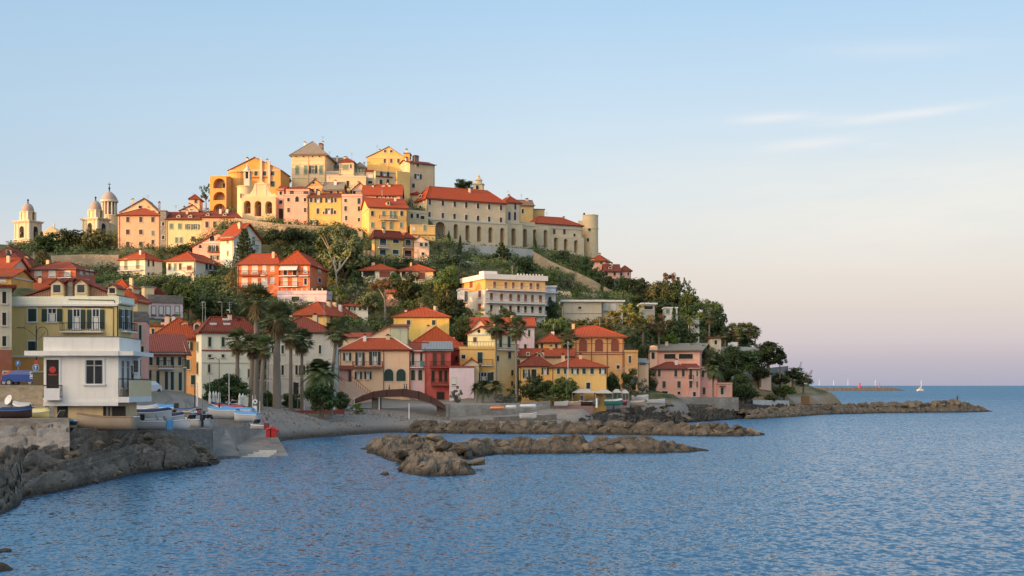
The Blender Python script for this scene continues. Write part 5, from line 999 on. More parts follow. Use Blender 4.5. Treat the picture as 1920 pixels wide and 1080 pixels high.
b.arcade([(1019, 7, 432, 465)], 426, 500, 1.5, x1=1028).arcade([(1038.5, 7.5, 446, 470), (1057, 7.5, 448.5, 471), (1076, 7.5, 451, 475)], 443.2, 500, 1.5, x0=1028.2, x1=1091).win([1039, 1058], 434.5, 4.5, 9, 'b').win([1077], 441, 4, 5, 'd').band(425, .35, M_TRIM, .25).roof('hip', 404, m='red', ov=.5, inset=5).done()
root = empty('round_bastion', W(1107, 482, 432)); tag(root, 'round cream bastion tower ending the convent at the right', 'tower'); rr = 14.5*432/F; zt = (482-406)*432/F; zc_ = (482-430)*432/F
CTRL.append((root.location.x, 432, root.location.z))
q = MB(); q.lathe([(rr*1.12, -8), (rr, zc_-4), (rr, zc_), (rr*1.05, zc_), (rr*1.05, zc_+.4), (rr, zc_+.4), (rr, zt), (rr*1.03, zt), (rr*1.03, zt+.4), (rr*.85, zt+.4), (rr*.85, zt-.3), (.1, zt-.3)], plaster('cream'), (0, 0), 36); wq = q.build('wall', root)
for an, z in ((-100, zt-5.2), (-112, zt-8.7), (-75, zt-13)):
    fm, subs = win_meshes(.8, 1.1, 'd', M_TRIM); o = link('window', fm, root); a = R(an); o.location = (rr*1.0*math.cos(a), rr*1.0*math.sin(a), z); o.rotation_euler = (0, 0, a+R(90)); link('pane', subs[0][1], o)
q = MB(); q.box(-rr-1.5, -rr+.8, -1, 2, -6, zt-1.5, plaster('cream')); q.tube([(-rr+.5, 0, zt), (-rr+.5, 0, zt+1.2)], .35, M_DARK, 6); q.build('stair_turret', root)
b = B('bell_turret', 'small golden baroque bell turret above the convent roof', 'bell tower', 887, 904, 345, 380, 424, -10, side=None, d=3, wall='cream'); b.roof('slab', h=.25, m=M_TRIM, ov=.25, cornice=False)
q = MB(); c = (b.L/2, 1.5); Z_ = lambda y: b.zz(y, 1.5); q.lathe([(1.25, b.H+.2), (1.15, Z_(338)), (1.35, Z_(337.5)), (1.35, Z_(336.5)), (.9, Z_(334)), (.45, Z_(331)), (.5, Z_(330)), (.05, Z_(325))], b.wm, c, 12); q.build('cupola', b.root); b.win([895], 352-1, 5, 8, 'ad').done()
# pink pair on the right crest
b = B('rose_crest_house', 'pink house with red pyramid roof right below the round bastion', 'house', 1107, 1135, 488, 512, 395, -20, side=('R', 1143), wall='coral'); b.win([1111.5, 1127.5], 491.5, 4.5, 8, 'b').win([1127], 510, 4, 4, 'b').roof('hip', 478, m='red', ov=.6).done()
b = B('rose_lower_house', 'pink house with maroon roof and blue terrace parapet, farthest right on the crest', 'house', 1134, 1162, 508, 536, 388, 3, d=6, side=None, wall='coral'); b.win([1137.5, 1152.5], 514, 4.5, 6, 'd').win([1139], 526, 5, 5, 'd').roof('gx', 496, m='dark').dormer(1145, 502, 1.2, .7, 1., 'dark', 'w').band(532, 1.3, flatm('violet_wall', (.25,.22,.42), .8), .8).done()
b = B('rose_end_house', 'pink end house in shade joined right of the maroon-roofed one', 'house', 1162.5, 1183, 507, 536, 390, 3, d=6, wall='pink'); b.win([1165, 1178], 514, 3, 6, 'd').win([1166], 530, 5, 5, 'd').roof('hip', 499, m='dark').done()
# retaining walls on the hill
def wallstrip(name, label, pts, th, m, cat='wall', kind=None, below=1.5):
    """pts: (px, py_top, py_bottom, Y)"""
    q = MB(); T = [W(a, t, Y) for a, t, bb, Y in pts]; Bt = [W(a, bb, Y) for a, t, bb, Y in pts]; n = len(pts); off = Vector((0, th, 0)); dn = Vector((0, 0, -below))
    o0 = W(pts[0][0], pts[0][2], pts[0][3]); P = []
    for t, bb in zip(T, Bt): P += [t-o0, bb+dn-o0, t+off-o0, bb+dn+off-o0]
    fs = []
    for i in range(n-1):
        a, b_ = 4*i, 4*i+4; fs += [(a+1, b_+1, b_, a), (a, b_, b_+2, a+2), (a+2, b_+2, b_+3, a+3)]
    fs += [(0, 2, 3, 1), (4*n-4+1, 4*n-4+3, 4*n-4+2, 4*n-4)]
    q.faces(P, fs, m); o = q.build(name); o.location = o0; tag(o, label, cat)
    for t, bb in zip(T, Bt): CTRL.append((bb.x, bb.y-.5, bb.z)); CTRL.append((t.x, t.y+th+1.5, t.z-.4))
    return o
wallstrip('town_wall', 'long brown stone retaining wall under the round trees by the bell towers', [(96, 479, 500, 322), (160, 477, 512, 320), (222, 478, 515, 320)], 1.2, masonry('stone'))
wallstrip('terrace_wall', 'stone terrace wall below the oratory and the hilltop row', [(440, 408, 430, 340), (480, 414, 436, 338), (530, 420, 440, 336), (600, 424, 444, 336), (680, 434, 452, 334)], 1.2, masonry('stone'))
wallstrip('bastion_wall', 'grey bastion wall under the convent arches', [(866, 459, 500, 362), (930, 462, 498, 368), (1000, 468, 506, 378)], 2, plaster('greyplaster'))
wallstrip('sloping_wall', 'long sunlit stone wall descending diagonally across the slope to the right', [(1000, 471, 506, 374), (1022, 484, 514, 370), (1050, 498, 520, 366), (1080, 510, 536, 362), (1110, 524, 555, 358), (1140, 541, 566, 356), (1170, 552, 568, 356)], 1.2, masonry('stone', 'hillstone_'))
wallstrip('garden_wall', 'grey garden wall behind the dark trees below the pyramid-roofed house', [(800, 486, 498, 322), (850, 488, 500, 326), (905, 492, 502, 328)], .8, plaster('greyplaster'))
wallstrip('garden_wall', 'stone wall left of the ochre house with maroon pyramid roof', [(680, 470, 492, 316), (701, 469, 494, 316)], .8, masonry('stone'))
wallstrip('apartment_wall', 'beige retaining wall between the apartment block and the modern house', [(1040, 545, 562, 330), (1090, 548, 562, 330), (1130, 552, 563, 332)], .8, plaster('beige'))
# ================================================================ GROUND, SEA, ROCKS
# waterline of the land, (photo column, photo row) at sea level
SH = [(-40, 985), (0, 970), (40, 950), (45, 936), (130, 920), (190, 905), (260, 889), (330, 882), (410, 871), (411, 858), (540, 856), (548, 848), (566, 838), (560, 829), (640, 821), (760, 813), (900, 812),
      (1100, 813), (1140, 806), (1200, 800), (1320, 791), (1420, 783.5), (1500, 776), (1560, 771), (1590, 762)]
poly = [(-140, 55), (-60, 62)]+[((px-960)/F*YW(py), YW(py)) for px, py in SH]+[(78, 420), (70, 470), (40, 540), (-100, 560), (-520, 560), (-520, 55)]
PA = np.array(poly)
def sdist(x, y):
    """signed distance to the shore, positive on land"""
    x = np.asarray(x, float); y = np.asarray(y, float); n = len(PA); best = np.full(x.shape, 1e9); ins = np.zeros(x.shape, bool)
    for i in range(n):
        ax, ay = PA[i]; bx, by = PA[(i+1) % n]; dx, dy = bx-ax, by-ay; t = np.clip(((x-ax)*dx+(y-ay)*dy)/(dx*dx+dy*dy+1e-9), 0, 1)
        best = np.minimum(best, np.hypot(x-ax-t*dx, y-ay-t*dy)); c = ((ay > y) != (by > y)); xi = ax+(y-ay)*dx/(dy if abs(dy) > 1e-9 else 1e-9); ins ^= c & (x < xi)
    return np.where(ins, best, -best)
for px, py, Y in [(50,800,104),(-200,790,104),(200,806,106),(300,806,110),(380,806,116),(450,797,140),(500,800,148),(350,772,150),(430,772,168),(278,738,142),(300,752,148),(265,736,130),(30,722,124),(30,722,150),(-150,722,130),(-150,722,170),(100,722,138),(-350,722,150),
                  (470,762,185),(520,790,158),(600,800,165),(560,775,192),(640,777,196),(650,790,188),(720,795,190),(800,788,196),(900,790,200),(1000,788,205),(700,765,215),(800,757,222),(900,757,222),(1000,757,226),(560,750,215),
                  (1050,775,225),(1100,768,232),(1200,778,236),(1150,768,240),(1300,768,262),(1250,754,268),(1200,752,248),(1400,764,288),(1450,742,316),(1480,706,324),(1410,690,305),(1350,662,300),(1540,724,350),(1572,737,345),(1500,758,335),(1440,763,305),(1560,754,350),(1510,738,335),(1520,716,352),
                  (1420,668,310),(1390,655,312),(1440,680,315),(1350,640,325),(1320,630,322),(1300,590,335),(1250,560,350),(1200,545,362),(1160,555,370),(1100,590,315),(1150,610,290),(1200,640,292),(1250,655,305),(1180,600,310),(1240,610,310),
                  (860,600,272),(860,560,292),(700,560,285),(620,550,292),(650,480,330),(840,490,345),(900,500,340),(950,540,312),(850,530,310),(1000,520,350),(330,475,340),(300,552,262),(370,570,258),(420,575,262),(420,530,290),(500,460,332),(600,450,340),(560,580,268),(640,600,262),(700,600,270),(760,570,276),
                  (1425,704,306),(1462,716,318),(1470,738,316),(1522,741,335),(1556,741,344),(1408,745,294),(1448,746,306),(1486,706,322),(1506,717,330),(1536,733,345),(1380,750,284),(1390,728,296),(1400,704,302),(150,560,215),(60,545,240),(300,600,215),(900,640,262),(1000,640,262),(1100,650,262),(1200,700,262),(1000,470,385),(800,480,350)]:
    p = W(px, py, Y); CTRL.append((p.x, p.y, p.z))
for x, y, z in [(-260, 300, 20), (-300, 420, 30), (-220, 470, 44), (-120, 480, 50), (-40, 490, 48), (30, 490, 20), (60, 450, 8), (-100, 540, 22), (40, 530, 5), (78, 380, 5), (72, 400, 6), (54, 380, 14), (38, 380, 27), (64, 352, 12), (50, 352, 20), (50, 405, 18), (45, 430, 22), (70, 430, 6), (84, 350, 4), (82, 330, 5), (30, 450, 36), (76, 360, 6), (-500, 300, 12), (-500, 500, 12), (-300, 200, 9), (-400, 120, 7), (-300, 540, 20)]: CTRL.append((x, y, z))
CP = np.array(CTRL)
def hgt(x, y):
    x = np.asarray(x, float).ravel(); y = np.asarray(y, float).ravel(); out = np.empty(x.shape)
    for i in range(0, len(x), 4000):
        dx = x[i:i+4000, None]-CP[None, :, 0]; dy = y[i:i+4000, None]-CP[None, :, 1]; w_ = 1/((dx*dx+dy*dy)+6.0)**2.5; out[i:i+4000] = (w_*CP[None, :, 2]).sum(1)/w_.sum(1)
    return out
def ground(x, y):
    sdv = sdist(np.asarray(x).ravel(), np.asarray(y).ravel()); h = hgt(x, y); t = np.clip((sdv+1)/9.0, 0, 1); t = t*t*(3-2*t)
    z = -3+(h+3)*t**.75; x_, y_ = np.asarray(x, float).ravel(), np.asarray(y, float).ravel()
    cap = ZC+(HY-np.interp(960+x_/y_*F, [1180, 1240, 1300, 1355, 1430, 1480, 1520, 1577, 1600], [545, 560, 590, 632, 655, 692, 717, 733, 745]))*y_/F
    return np.where((x_ > 30) & (y_ > 300), np.minimum(z, cap), z), sdv
def gz(x, y): return float(ground(np.array([x]), np.array([y]))[0][0])
# terrain sheet
xs = np.arange(-300, 130, 2.0); ys = np.arange(56, 562, 2.0); GX, GY = np.meshgrid(xs, ys); H_, SD_ = ground(GX, GY); H_ = H_.reshape(GX.shape); SDr = SD_.reshape(GX.shape)
nz = np.array([[noise.fractal(Vector((x*.06, y*.06, 3.1)), 1.0, 2.0, 4) for x in xs] for y in ys]); hill = np.clip((H_-6)/8, 0, 1); H_ = H_+nz*(.15+1.0*hill)
# foreground bank is a finer mesh of its own; keep this sheet under it
fg = (GY < 122) & (SDr < 26); H_ = np.where(fg, np.minimum(H_, 2.6+0*H_)-1.2, H_)
slp = (GX > -36) & (GX < -17) & (GY < 152); H_ = np.where(slp, H_-2.4, H_)
ea = GX > 40
for _ in range(3):
    Hb = H_.copy(); Hb[1:-1, 1:-1] = (H_[1:-1, 1:-1]*2+H_[:-2, 1:-1]+H_[2:, 1:-1]+H_[1:-1, :-2]+H_[1:-1, 2:])/6; H_ = np.where(ea, Hb, H_)
nz2 = np.array([[noise.fractal(Vector((x*.22, y*.22, 8.)), 1.0, 2.0, 4) if x > 30 else 0 for x in xs] for y in ys]); H_ = H_+nz2*1.1*ea
cap_y = np.interp(960+GX/GY*F, [1180, 1240, 1300, 1355, 1430, 1480, 1520, 1577, 1600], [545, 560, 590, 632, 655, 692, 717, 733, 745]); H_ = np.where((GX > 30) & (GY > 300), np.minimum(H_, ZC+(HY-cap_y)*GY/F), H_)
H_ = np.where((GX > 12) & (SDr < 16), H_-1.4, H_)
ny, nx = GX.shape; keep = (SDr > -6)
verts = [(float(a), float(b_), float(c_)) for a, b_, c_ in zip(GX.ravel(), GY.ravel(), H_.ravel())]
idx = lambda j, i: j*nx+i
fs = [(idx(j, i), idx(j, i+1), idx(j+1, i+1), idx(j+1, i)) for j in range(ny-1) for i in range(nx-1) if keep[j, i] or keep[j+1, i+1]]
me = bpy.data.meshes.new('terrain'); me.from_pydata(verts, [], fs); me.polygons.foreach_set('use_smooth', [True]*len(fs))
def terrm(t, b):
    g = geo(t); s_ = t.n.new('ShaderNodeSeparateXYZ'); t.l.new(g, s_.inputs[0]); z = s_.outputs[2]
    n1 = t.noise(g, .08, 5, .6); n2 = t.noise(g, .7, 5, .65); n3 = t.noise(g, 4.0, 4, .7)
    veg = t.mix(t.ramp(n2, [(.35, (0,0,0)), (.65, (1,1,1))]), (.045,.06,.025), (.12,.12,.055)); veg = t.mix(t.ramp(n1, [(.5, (0,0,0)), (.7, (.7,.7,.7))]), veg, (.24,.19,.12))
    grav = t.mix(n3, (.17,.15,.125), (.40,.36,.31)); grav = t.mix(t.ramp(n2, [(.4, (0,0,0)), (.7, (.6,.6,.6))]), grav, (.22,.19,.15))
    wet = t.mix(t.ramp(t.math('MULTIPLY', z, .5), [(.15, (0,0,0)), (.6, (1,1,1))]), (.07,.06,.05), grav)
    f = t.ramp(t.math('MULTIPLY_ADD', z, .1, t.math('MULTIPLY_ADD', n1, .15, -.07)), [(.55, (0,0,0)), (.72, (1,1,1))])
    gn = t.n.new('ShaderNodeNewGeometry'); s2 = t.n.new('ShaderNodeSeparateXYZ'); t.l.new(gn.outputs['True Normal'], s2.inputs[0])
    rock = t.mix(n2, (.20,.13,.065), (.42,.30,.17)); steep = t.ramp(t.math('ADD', s2.outputs[2], t.math('MULTIPLY', n2, .25)), [(.80, (1,1,1)), (.92, (0,0,0))])
    east = t.ramp(t.math('MULTIPLY', t.math('SUBTRACT', s_.outputs[0], 45), .05), [(.0, (0,0,0)), (.6, (1,1,1))])
    veg = t.mix(t.math('MULTIPLY', steep, east), veg, rock); wet = t.mix(t.math('MULTIPLY', steep, east), wet, rock)
    north = t.ramp(t.math('MULTIPLY', t.math('SUBTRACT', s_.outputs[1], 215), .05), [(.0, (0,0,0)), (1, (1,1,1))]); fb = t.ramp(t.math('MULTIPLY_ADD', z, .1, t.math('MULTIPLY_ADD', n1, .12, -.06)), [(.36, (0,0,0)), (.46, (1,1,1))])
    f = t.math('MAXIMUM', f, t.math('MULTIPLY', north, fb))
    t.l.new(t.mix(f, wet, veg), b.inputs['Base Color']); b.inputs['Roughness'].default_value = .95; b.inputs['Specular IOR Level'].default_value = .1
    set_bump(t, b, t.math('ADD', n3, n2), .7, .25)
me.materials.append(mat('ground', terrm)); me.update(); struct(link('terrain', me))
# sea
def seam(t, b):
    g = geo(t); d = t.noise(t.mapping(g, (.018, .045, 1), (0, 0, R(12))), 1.0, 3)
    def vn(sc, det, rot=0):
        n = t.n.new('ShaderNodeTexNoise'); n.inputs['Scale'].default_value = 1.0; n.inputs['Detail'].default_value = det; n.inputs['Roughness'].default_value = .55
        t.l.new(t.mapping(g, sc, (0, 0, R(rot))), n.inputs['Vector']); v = t.n.new('ShaderNodeVectorMath'); v.operation = 'SUBTRACT'; t.l.new(n.outputs['Color'], v.inputs[0]); v.inputs[1].default_value = (.5, .5, .5); return v.outputs[0]
    def vm(op, a, b_):
        v = t.n.new('ShaderNodeVectorMath'); v.operation = op
        for i, q_ in enumerate((a, b_)):
            if isinstance(q_, tuple): v.inputs[i].default_value = q_
            else: t.l.new(q_, v.inputs[i])
        return v.outputs[0]
    fine = vm('MULTIPLY', vn((3.3, 2.4, 1), 3, 8), (.55, 1.35, 0)); mid = vm('MULTIPLY', vn((.7, .8, 1), 2, -7), (.16, .36, 0)); sw = vm('ADD', fine, mid)
    sc = t.n.new('ShaderNodeVectorMath'); sc.operation = 'SCALE'; t.l.new(sw, sc.inputs[0]); t.l.new(t.math('MULTIPLY_ADD', d, 1.3, .25), sc.inputs['Scale'])
    sg = t.n.new('ShaderNodeSeparateXYZ'); t.l.new(g, sg.inputs[0]); off = t.ramp(t.math('MULTIPLY', t.math('SUBTRACT', sg.outputs[1], 120), .0012), [(0, (0,0,0)), (.2, (.45,.45,.45)), (.9, (1,1,1))])   # open water is choppier
    cv = t.n.new('ShaderNodeCombineXYZ'); t.l.new(t.math('MULTIPLY_ADD', off, -.13, -.105), cv.inputs[1]); cv.inputs[2].default_value = 1.0
    nv = vm('ADD', sc.outputs[0], cv.outputs[0]); nn = t.n.new('ShaderNodeVectorMath'); nn.operation = 'NORMALIZE'; t.l.new(nv, nn.inputs[0]); t.l.new(nn.outputs[0], b.inputs['Normal'])
    t.l.new(t.mix(t.ramp(d, [(.35, (0,0,0)), (.7, (1,1,1))]), (.018,.088,.175), (.030,.125,.225)), b.inputs['Base Color']); t.l.new(t.math('MULTIPLY_ADD', off, .15, .15), b.inputs['Roughness']); b.inputs['IOR'].default_value = 1.33
SEAM = mat('sea_water', seam)
q = MB(); ring_ = [30, 60, 120, 250, 500, 1000, 3000, 10000, 60000]
q.poly([(-60000, -3000, 0), (60000, -3000, 0), (60000, 70000, 0), (-60000, 70000, 0)], SEAM); struct(q.build('sea'))
# unseen ridge added behind the viewer on the left, heights shaped to shade the shore
tdx, tdy = -sx, -sy           # direction the light travels
ux, uy = tdy, -tdx            # across
q = MB(); prof = RIDGE = [(-1200, 70), (-600, 76), (-450, 76), (-400, 76), (-350, 78), (-330, 72), (-311, 67), (-275, 60), (-250, 60), (-235, 55.5), (-207, 55), (-199, 62), (-190, 66), (-150, 60), (-60, 56), (60, 52), (220, 46), (500, 40), (900, 40)]
D0 = 300; P = []
for i, (uu, hh) in enumerate(prof):
    for tt, f in ((-160, -.05), (-60, .7), (0, 1.0), (50, .6), (120, -.05)): x = uu*ux-(D0-tt)*tdx; y = uu*uy-(D0-tt)*tdy; P.append((x, y, hh*f))
fsr = [(5*i+j, 5*i+j+1, 5*i+j+6, 5*i+j+5) for i in range(len(prof)-1) for j in range(4)]
q.faces(P, fsr, MATS['ground']); struct(q.build('shade_ridge'))
# ---------------------------------------------------------------- foreground rock bank (fine mesh)
def rockm(name, c1, c2, c3, wetz=.5, sc=1.0):
    def fn(t, b):
        g = geo(t); s_ = t.n.new('ShaderNodeSeparateXYZ'); t.l.new(g, s_.inputs[0]); r = rnd(t)
        n1 = t.noise(g, .5*sc, 6, .68); n2 = t.noise(g, 3.5*sc, 5, .72); v = t.n.new('ShaderNodeTexVoronoi'); v.feature = 'DISTANCE_TO_EDGE'; v.inputs['Scale'].default_value = .9*sc; t.l.new(t.mapping(g, (1, 1, 2.2)), v.inputs['Vector'])
        m = t.mix(t.ramp(n1, [(.32, (0,0,0)), (.62, (1,1,1))]), c1, c2); m = t.mix(t.ramp(n2, [(.5, (0,0,0)), (.75, (.8,.8,.8))]), m, c3)
        vc = t.n.new('ShaderNodeTexVoronoi'); vc.inputs['Scale'].default_value = .6*sc; t.l.new(t.mapping(g, (1, 1, 1.6)), vc.inputs['Vector']); sv = t.n.new('ShaderNodeSeparateColor'); t.l.new(vc.outputs['Color'], sv.inputs[0])
        m = t.mix(t.math('MULTIPLY', sv.outputs[0], .75), m, t.mix(sv.outputs[1], tuple(x*.45 for x in c1), tuple(x*1.25 for x in c2)))
        hs = t.n.new('ShaderNodeHueSaturation'); t.l.new(m, hs.inputs['Color']); t.l.new(t.math('MULTIPLY_ADD', r, .6, .75), hs.inputs['Value'])
        zf = t.ramp(t.math('ADD', s_.outputs[2], t.math('MULTIPLY', n1, .5)), [(wetz*.6, (.25,.25,.25)), (min(1, wetz+.45), (1,1,1))])
        t.l.new(t.mix(1.0, hs.outputs[0], zf, 'MULTIPLY'), b.inputs['Base Color']); b.inputs['Roughness'].default_value = .9; b.inputs['Specular IOR Level'].default_value = .25
        set_bump(t, b, t.math('ADD', n2, t.math('MULTIPLY', v.outputs['Distance'], 1.2)), .8, .18)
    return mat(name, fn)
M_ROCK = rockm('shore_rock', (.19,.15,.11), (.38,.31,.235), (.085,.068,.052)); M_BOULD = rockm('boulder_rock', (.10,.08,.057), (.20,.157,.105), (.055,.046,.034), .35); M_RUB = rockm('rubble', (.10,.08,.056), (.20,.16,.112), (.055,.044,.033), .35, 2.0); M_ISL = rockm('islet_rock', (.115,.095,.07), (.22,.18,.13), (.06,.05,.038), .45, 1.3)
WL = [(-60, 1000), (0, 970), (36, 952), (44, 937), (90, 928), (130, 920), (190, 905), (260, 889), (330, 882), (412, 871)]
TE = [(-60, 842, 94, 0), (0, 842, 94, 0), (118, 832, 95, 0), (142, 806, 101, 0), (180, 805, 103.3, 0), (250, 806, 107.5, 0), (320, 811, 111, 0), (360, 822, 114, 0), (390, 842, 116, 0), (412, 864, 116, 0)]
def hsh(v, k=0): return (math.sin(v[0]*127.1+v[1]*311.7+v[2]*74.7+k)*43758.5453) % 1.0
def blocky(a, b_, sc, seed):
    """relief of tumbled flat-topped blocks with open joints, roughly -.5 .. .6"""
    w_ = noise.noise(Vector((a*.5, b_*.5, seed)))*.8; v, p = noise.voronoi(Vector((a*sc+w_, b_*sc*1.25-w_, seed)), distance_metric='DISTANCE', exponent=2.5); e = v[1]-v[0]
    q_ = p[0]; tilt = (a*sc+w_-q_[0])*(hsh(q_, 2)-.5)+(b_*sc*1.25-w_-q_[1])*(hsh(q_, 5)-.5); return (hsh(q_)-.5)*1.15+tilt*1.2-(.8*(1-e/.18) if e < .18 else 0)
def bank(name, WL, TE, ns, nt, amp, m, seed=1.7, big=.45):
    V = []; xa, xb = WL[0][0], WL[-1][0]
    for i in range(ns+1):
        px = xa+(xb-xa)*i/ns; py = np.interp(px, [a for a, _ in WL], [b_ for _, b_ in WL]); p0 = W(px, py, YW(py)); p0.z = -.3
        ty = np.interp(px, [a[0] for a in TE], [a[1] for a in TE]); tY = np.interp(px, [a[0] for a in TE], [a[2] for a in TE]); p1 = W(px, ty, tY); SL = (p1-p0).length
        for j in range(nt+1):
            t = j/nt
            if t < .06: p = p0+Vector((.4, -1.6, -1.2))*(1-t/.06)
            else:
                s_ = (t-.06)/.94; p = p0.lerp(p1, s_); p.z = -.3+(p1.z+.3)*s_**.8; sl = s_*SL
                nn = noise.fractal(Vector((p.x*.22+sl*.05, sl*.3, seed)), 1.0, 2.1, 6); am = amp*min(1, s_*6+.15)*min(1, (1-s_)*5+.04)*min(1, max(.3, p1.z/2.5))
                h = nn*.55+blocky(p.x, sl, big, seed)*.85+blocky(p.x, sl, big*2.4, seed+4)*.38+noise.fractal(Vector((p.x*2.2, sl*2.2, seed)), 1.0, 2, 4)*.10
                p.z += am*h*.85; p.y -= am*h*.45
            V.append(tuple(p))
    me = bpy.data.meshes.new(name); me.from_pydata(V, [], [(i*(nt+1)+j, (i+1)*(nt+1)+j, (i+1)*(nt+1)+j+1, i*(nt+1)+j+1) for i in range(ns) for j in range(nt)]); me.materials.append(m); me.update(); return struct(link(name, me))
bank('rock_bank', WL, TE, 420, 200, 1.9, M_ROCK, 1.7, .62)
bank('rocky_shore', [(1085, 815), (1140, 806), (1200, 800), (1320, 791), (1420, 783.5), (1500, 776), (1575, 769)], [(1085, 782, 214, 0), (1140, 768, 232, 0), (1200, 762, 246, 0), (1300, 758, 264, 0), (1400, 757, 287, 0), (1500, 758, 328, 0), (1575, 757, 348, 0)], 460, 90, 1.2, M_RUB, 5.3, .4)
# ---------------------------------------------------------------- boulders
BM = []
for k in range(9):
    rng = random.Random(k+50); bm = bmesh.new(); bmesh.ops.create_icosphere(bm, subdivisions=3, radius=1.0)
    planes = [(Vector((rng.gauss(0,1), rng.gauss(0,1), rng.gauss(0,1))).normalized(), rng.uniform(.42, .74)) for _ in range(14)]
    for v in bm.verts:
        for n_, d_ in planes:
            dd = v.co.dot(n_)
            if dd > d_: v.co -= n_*(dd-d_)*.9
        v.co += v.co.normalized()*noise.fractal(v.co*1.6+Vector((k*7, 0, 0)), 1.0, 2.0, 4)*.13
    me = bpy.data.meshes.new('boulder'); bm.to_mesh(me); bm.free(); me.materials.append(M_BOULD); BM.append(me)
NB = [0]
def boulder(p, s, label, group, rng, flat=.7, name='boulder'):
    o = link(name, BM[rng.randrange(9)]); o.location = p; o.rotation_euler = (rng.uniform(-.4, .4), rng.uniform(-.4, .4), rng.uniform(0, 6.28)); o.scale = (s*rng.uniform(.85, 1.35), s*rng.uniform(.8, 1.15), s*flat*rng.uniform(.8, 1.15))
    tag(o, label, 'boulder', group); NB[0] += 1; return o
def mound(name, pts, label=None, kind='stuff', m=None, seed=0, slope=1.3):
    """rubble core: pts (x, y, height, half width)"""
    q = MB(); rows = []; n = 0
    P = [Vector((a, b_, 0)) for a, b_, h, w_ in pts]; out = []
    for i in range(len(pts)-1):
        L = (P[i+1]-P[i]).length; k = max(2, int(L/.3))
        for j in range(k+(i == len(pts)-2)): t = j/k; out.append(tuple(pts[i][c]*(1-t)+pts[i+1][c]*t for c in range(4)))
    M_ = 26; d = (P[-1]-P[0]).normalized(); nrm = Vector((-d.y, d.x, 0)); V = []
    for (x, y, h, w_) in out:
        for j in range(M_+1):
            s_ = -1+2*j/M_; z = h*(1-abs(s_)**2.2)-.9*abs(s_)**3; pt = Vector((x, y, 0))+nrm*s_*(w_+1.0); f = (noise.fractal(Vector((pt.x*.6, pt.y*.6, seed)), 1, 2, 5)*.2+blocky(pt.x, pt.y, .5, seed)*.8)*min(1, h); V.append((pt.x+f*.4, pt.y+f*.4, z+f))
    fs = [(i*(M_+1)+j, (i+1)*(M_+1)+j, (i+1)*(M_+1)+j+1, i*(M_+1)+j+1) for i in range(len(out)-1) for j in range(M_)]
    q.faces(V, fs, m or M_RUB); o = q.build(name)
    if label: tag(o, label, 'breakwater')
    o['kind'] = kind; return o
def wpt(px, py): Y = YW(py); return ((px-960)/F*Y, Y)
def pile(ptsf, rows, size, label, group, seed, hz, dback=0.8):
    """courses of boulders along the front line ptsf (x, y, height) stepping up and back"""
    rng = random.Random(seed)
    for r in range(rows):
        for i in range(len(ptsf)-1):
            a, b_ = Vector(ptsf[i]), Vector(ptsf[i+1]); L = (b_-a).length; n = max(1, int(round(L/(size*1.75))))
            for k in range(n):
                t = (k+.5+rng.uniform(-.2, .2)+(.5 if r % 2 else 0))/n; p = a.lerp(b_, min(1, t)); h = p.z
                z = -.15*size+(h-.3*size)*(r/max(1, rows-1) if rows > 1 else .3); boulder((p.x+rng.uniform(-.2,.2), p.y+size*.75+r*size*dback+rng.uniform(-.2,.2), max(-.2*size, z-.05*size)), size*rng.uniform(.8, 1.15), label, group, rng)
def fl(lst): return [(*wpt(px, py), h) for px, py, h in lst]
# nearest breakwater
ln = fl([(850,862,1.2),(900,853,1.5),(1000,851,1.5),(1100,850,1.5),(1200,850,1.4),(1260,849,1.0),(1300,847.5,.4),(1322,847,.15)])
mound('near_breakwater', [(x, y+2.7, h*.95, 2.1) for x, y, h in ln], 'rubble core of the low breakwater nearest to the viewer, right of the rock islet', seed=1)
pile(ln[:-1], 3, .95, 'rough brown boulder in the nearest low breakwater', 'boulders of the nearest breakwater', 3, 1)
# second breakwater
ln = fl([(770,812,1.3),(860,813,1.6),(1000,814,1.7),(1120,815,1.8),(1220,816,1.8),(1330,818,1.9),(1395,818,1.6),(1420,817.5,.7),(1443,817,.15)])
mound('middle_breakwater', [(x, y+3.4, h*.95, 2.7) for x, y, h in ln], 'rubble core of the second breakwater, the one joined to the pebble beach', seed=2)
pile(ln[:-1], 3, 1.05, 'grey brown boulder in the second breakwater', 'boulders of the second breakwater', 4, 1)
# far breakwater
ln = fl([(1400,786,1.8),(1470,782,2.0),(1530,777.5,2.2),(1650,774.5,2.4),(1760,773.5,2.7),(1800,773,3.2),(1830,772.5,1.8),(1856,772,.3)])
mound('far_breakwater', [(x, y+4.0, h*.98, 3.3) for x, y, h in ln], 'rubble core of the long far breakwater pointing out to sea', seed=3)
pile(ln[:-1], 2, 1.5, 'dark boulder in the long far breakwater', 'boulders of the far breakwater', 5, 1)
# islet of slab rock
VI = []; NI, NJ = 110, 70
def islet_h(px, py):
    return 0
isl = [(x, y) for x, y in [wpt(*p) for p in [(662,843),(700,858),(735,872),(742,888),(780,894),(850,894.5),(912,890),(900,876),(880,862),(850,852),(860,836),(780,833),(700,833)]]]
IA = np.array(isl)
def isd(x, y):
    n = len(IA); best = 1e9; ins = False
    for i in range(n):
        ax, ay = IA[i]; bx, by = IA[(i+1) % n]; dx, dy = bx-ax, by-ay; t = min(1, max(0, ((x-ax)*dx+(y-ay)*dy)/(dx*dx+dy*dy))); best = min(best, math.hypot(x-ax-t*dx, y-ay-t*dy))
        if (ay > y) != (by > y) and x < ax+(y-ay)*dx/dy: ins = not ins
    return best if ins else -best
x0, x1, y0, y1 = IA[:,0].min()-1.5, IA[:,0].max()+1.5, IA[:,1].min()-1.5, IA[:,1].max()+1.5; NI, NJ = 170, 240
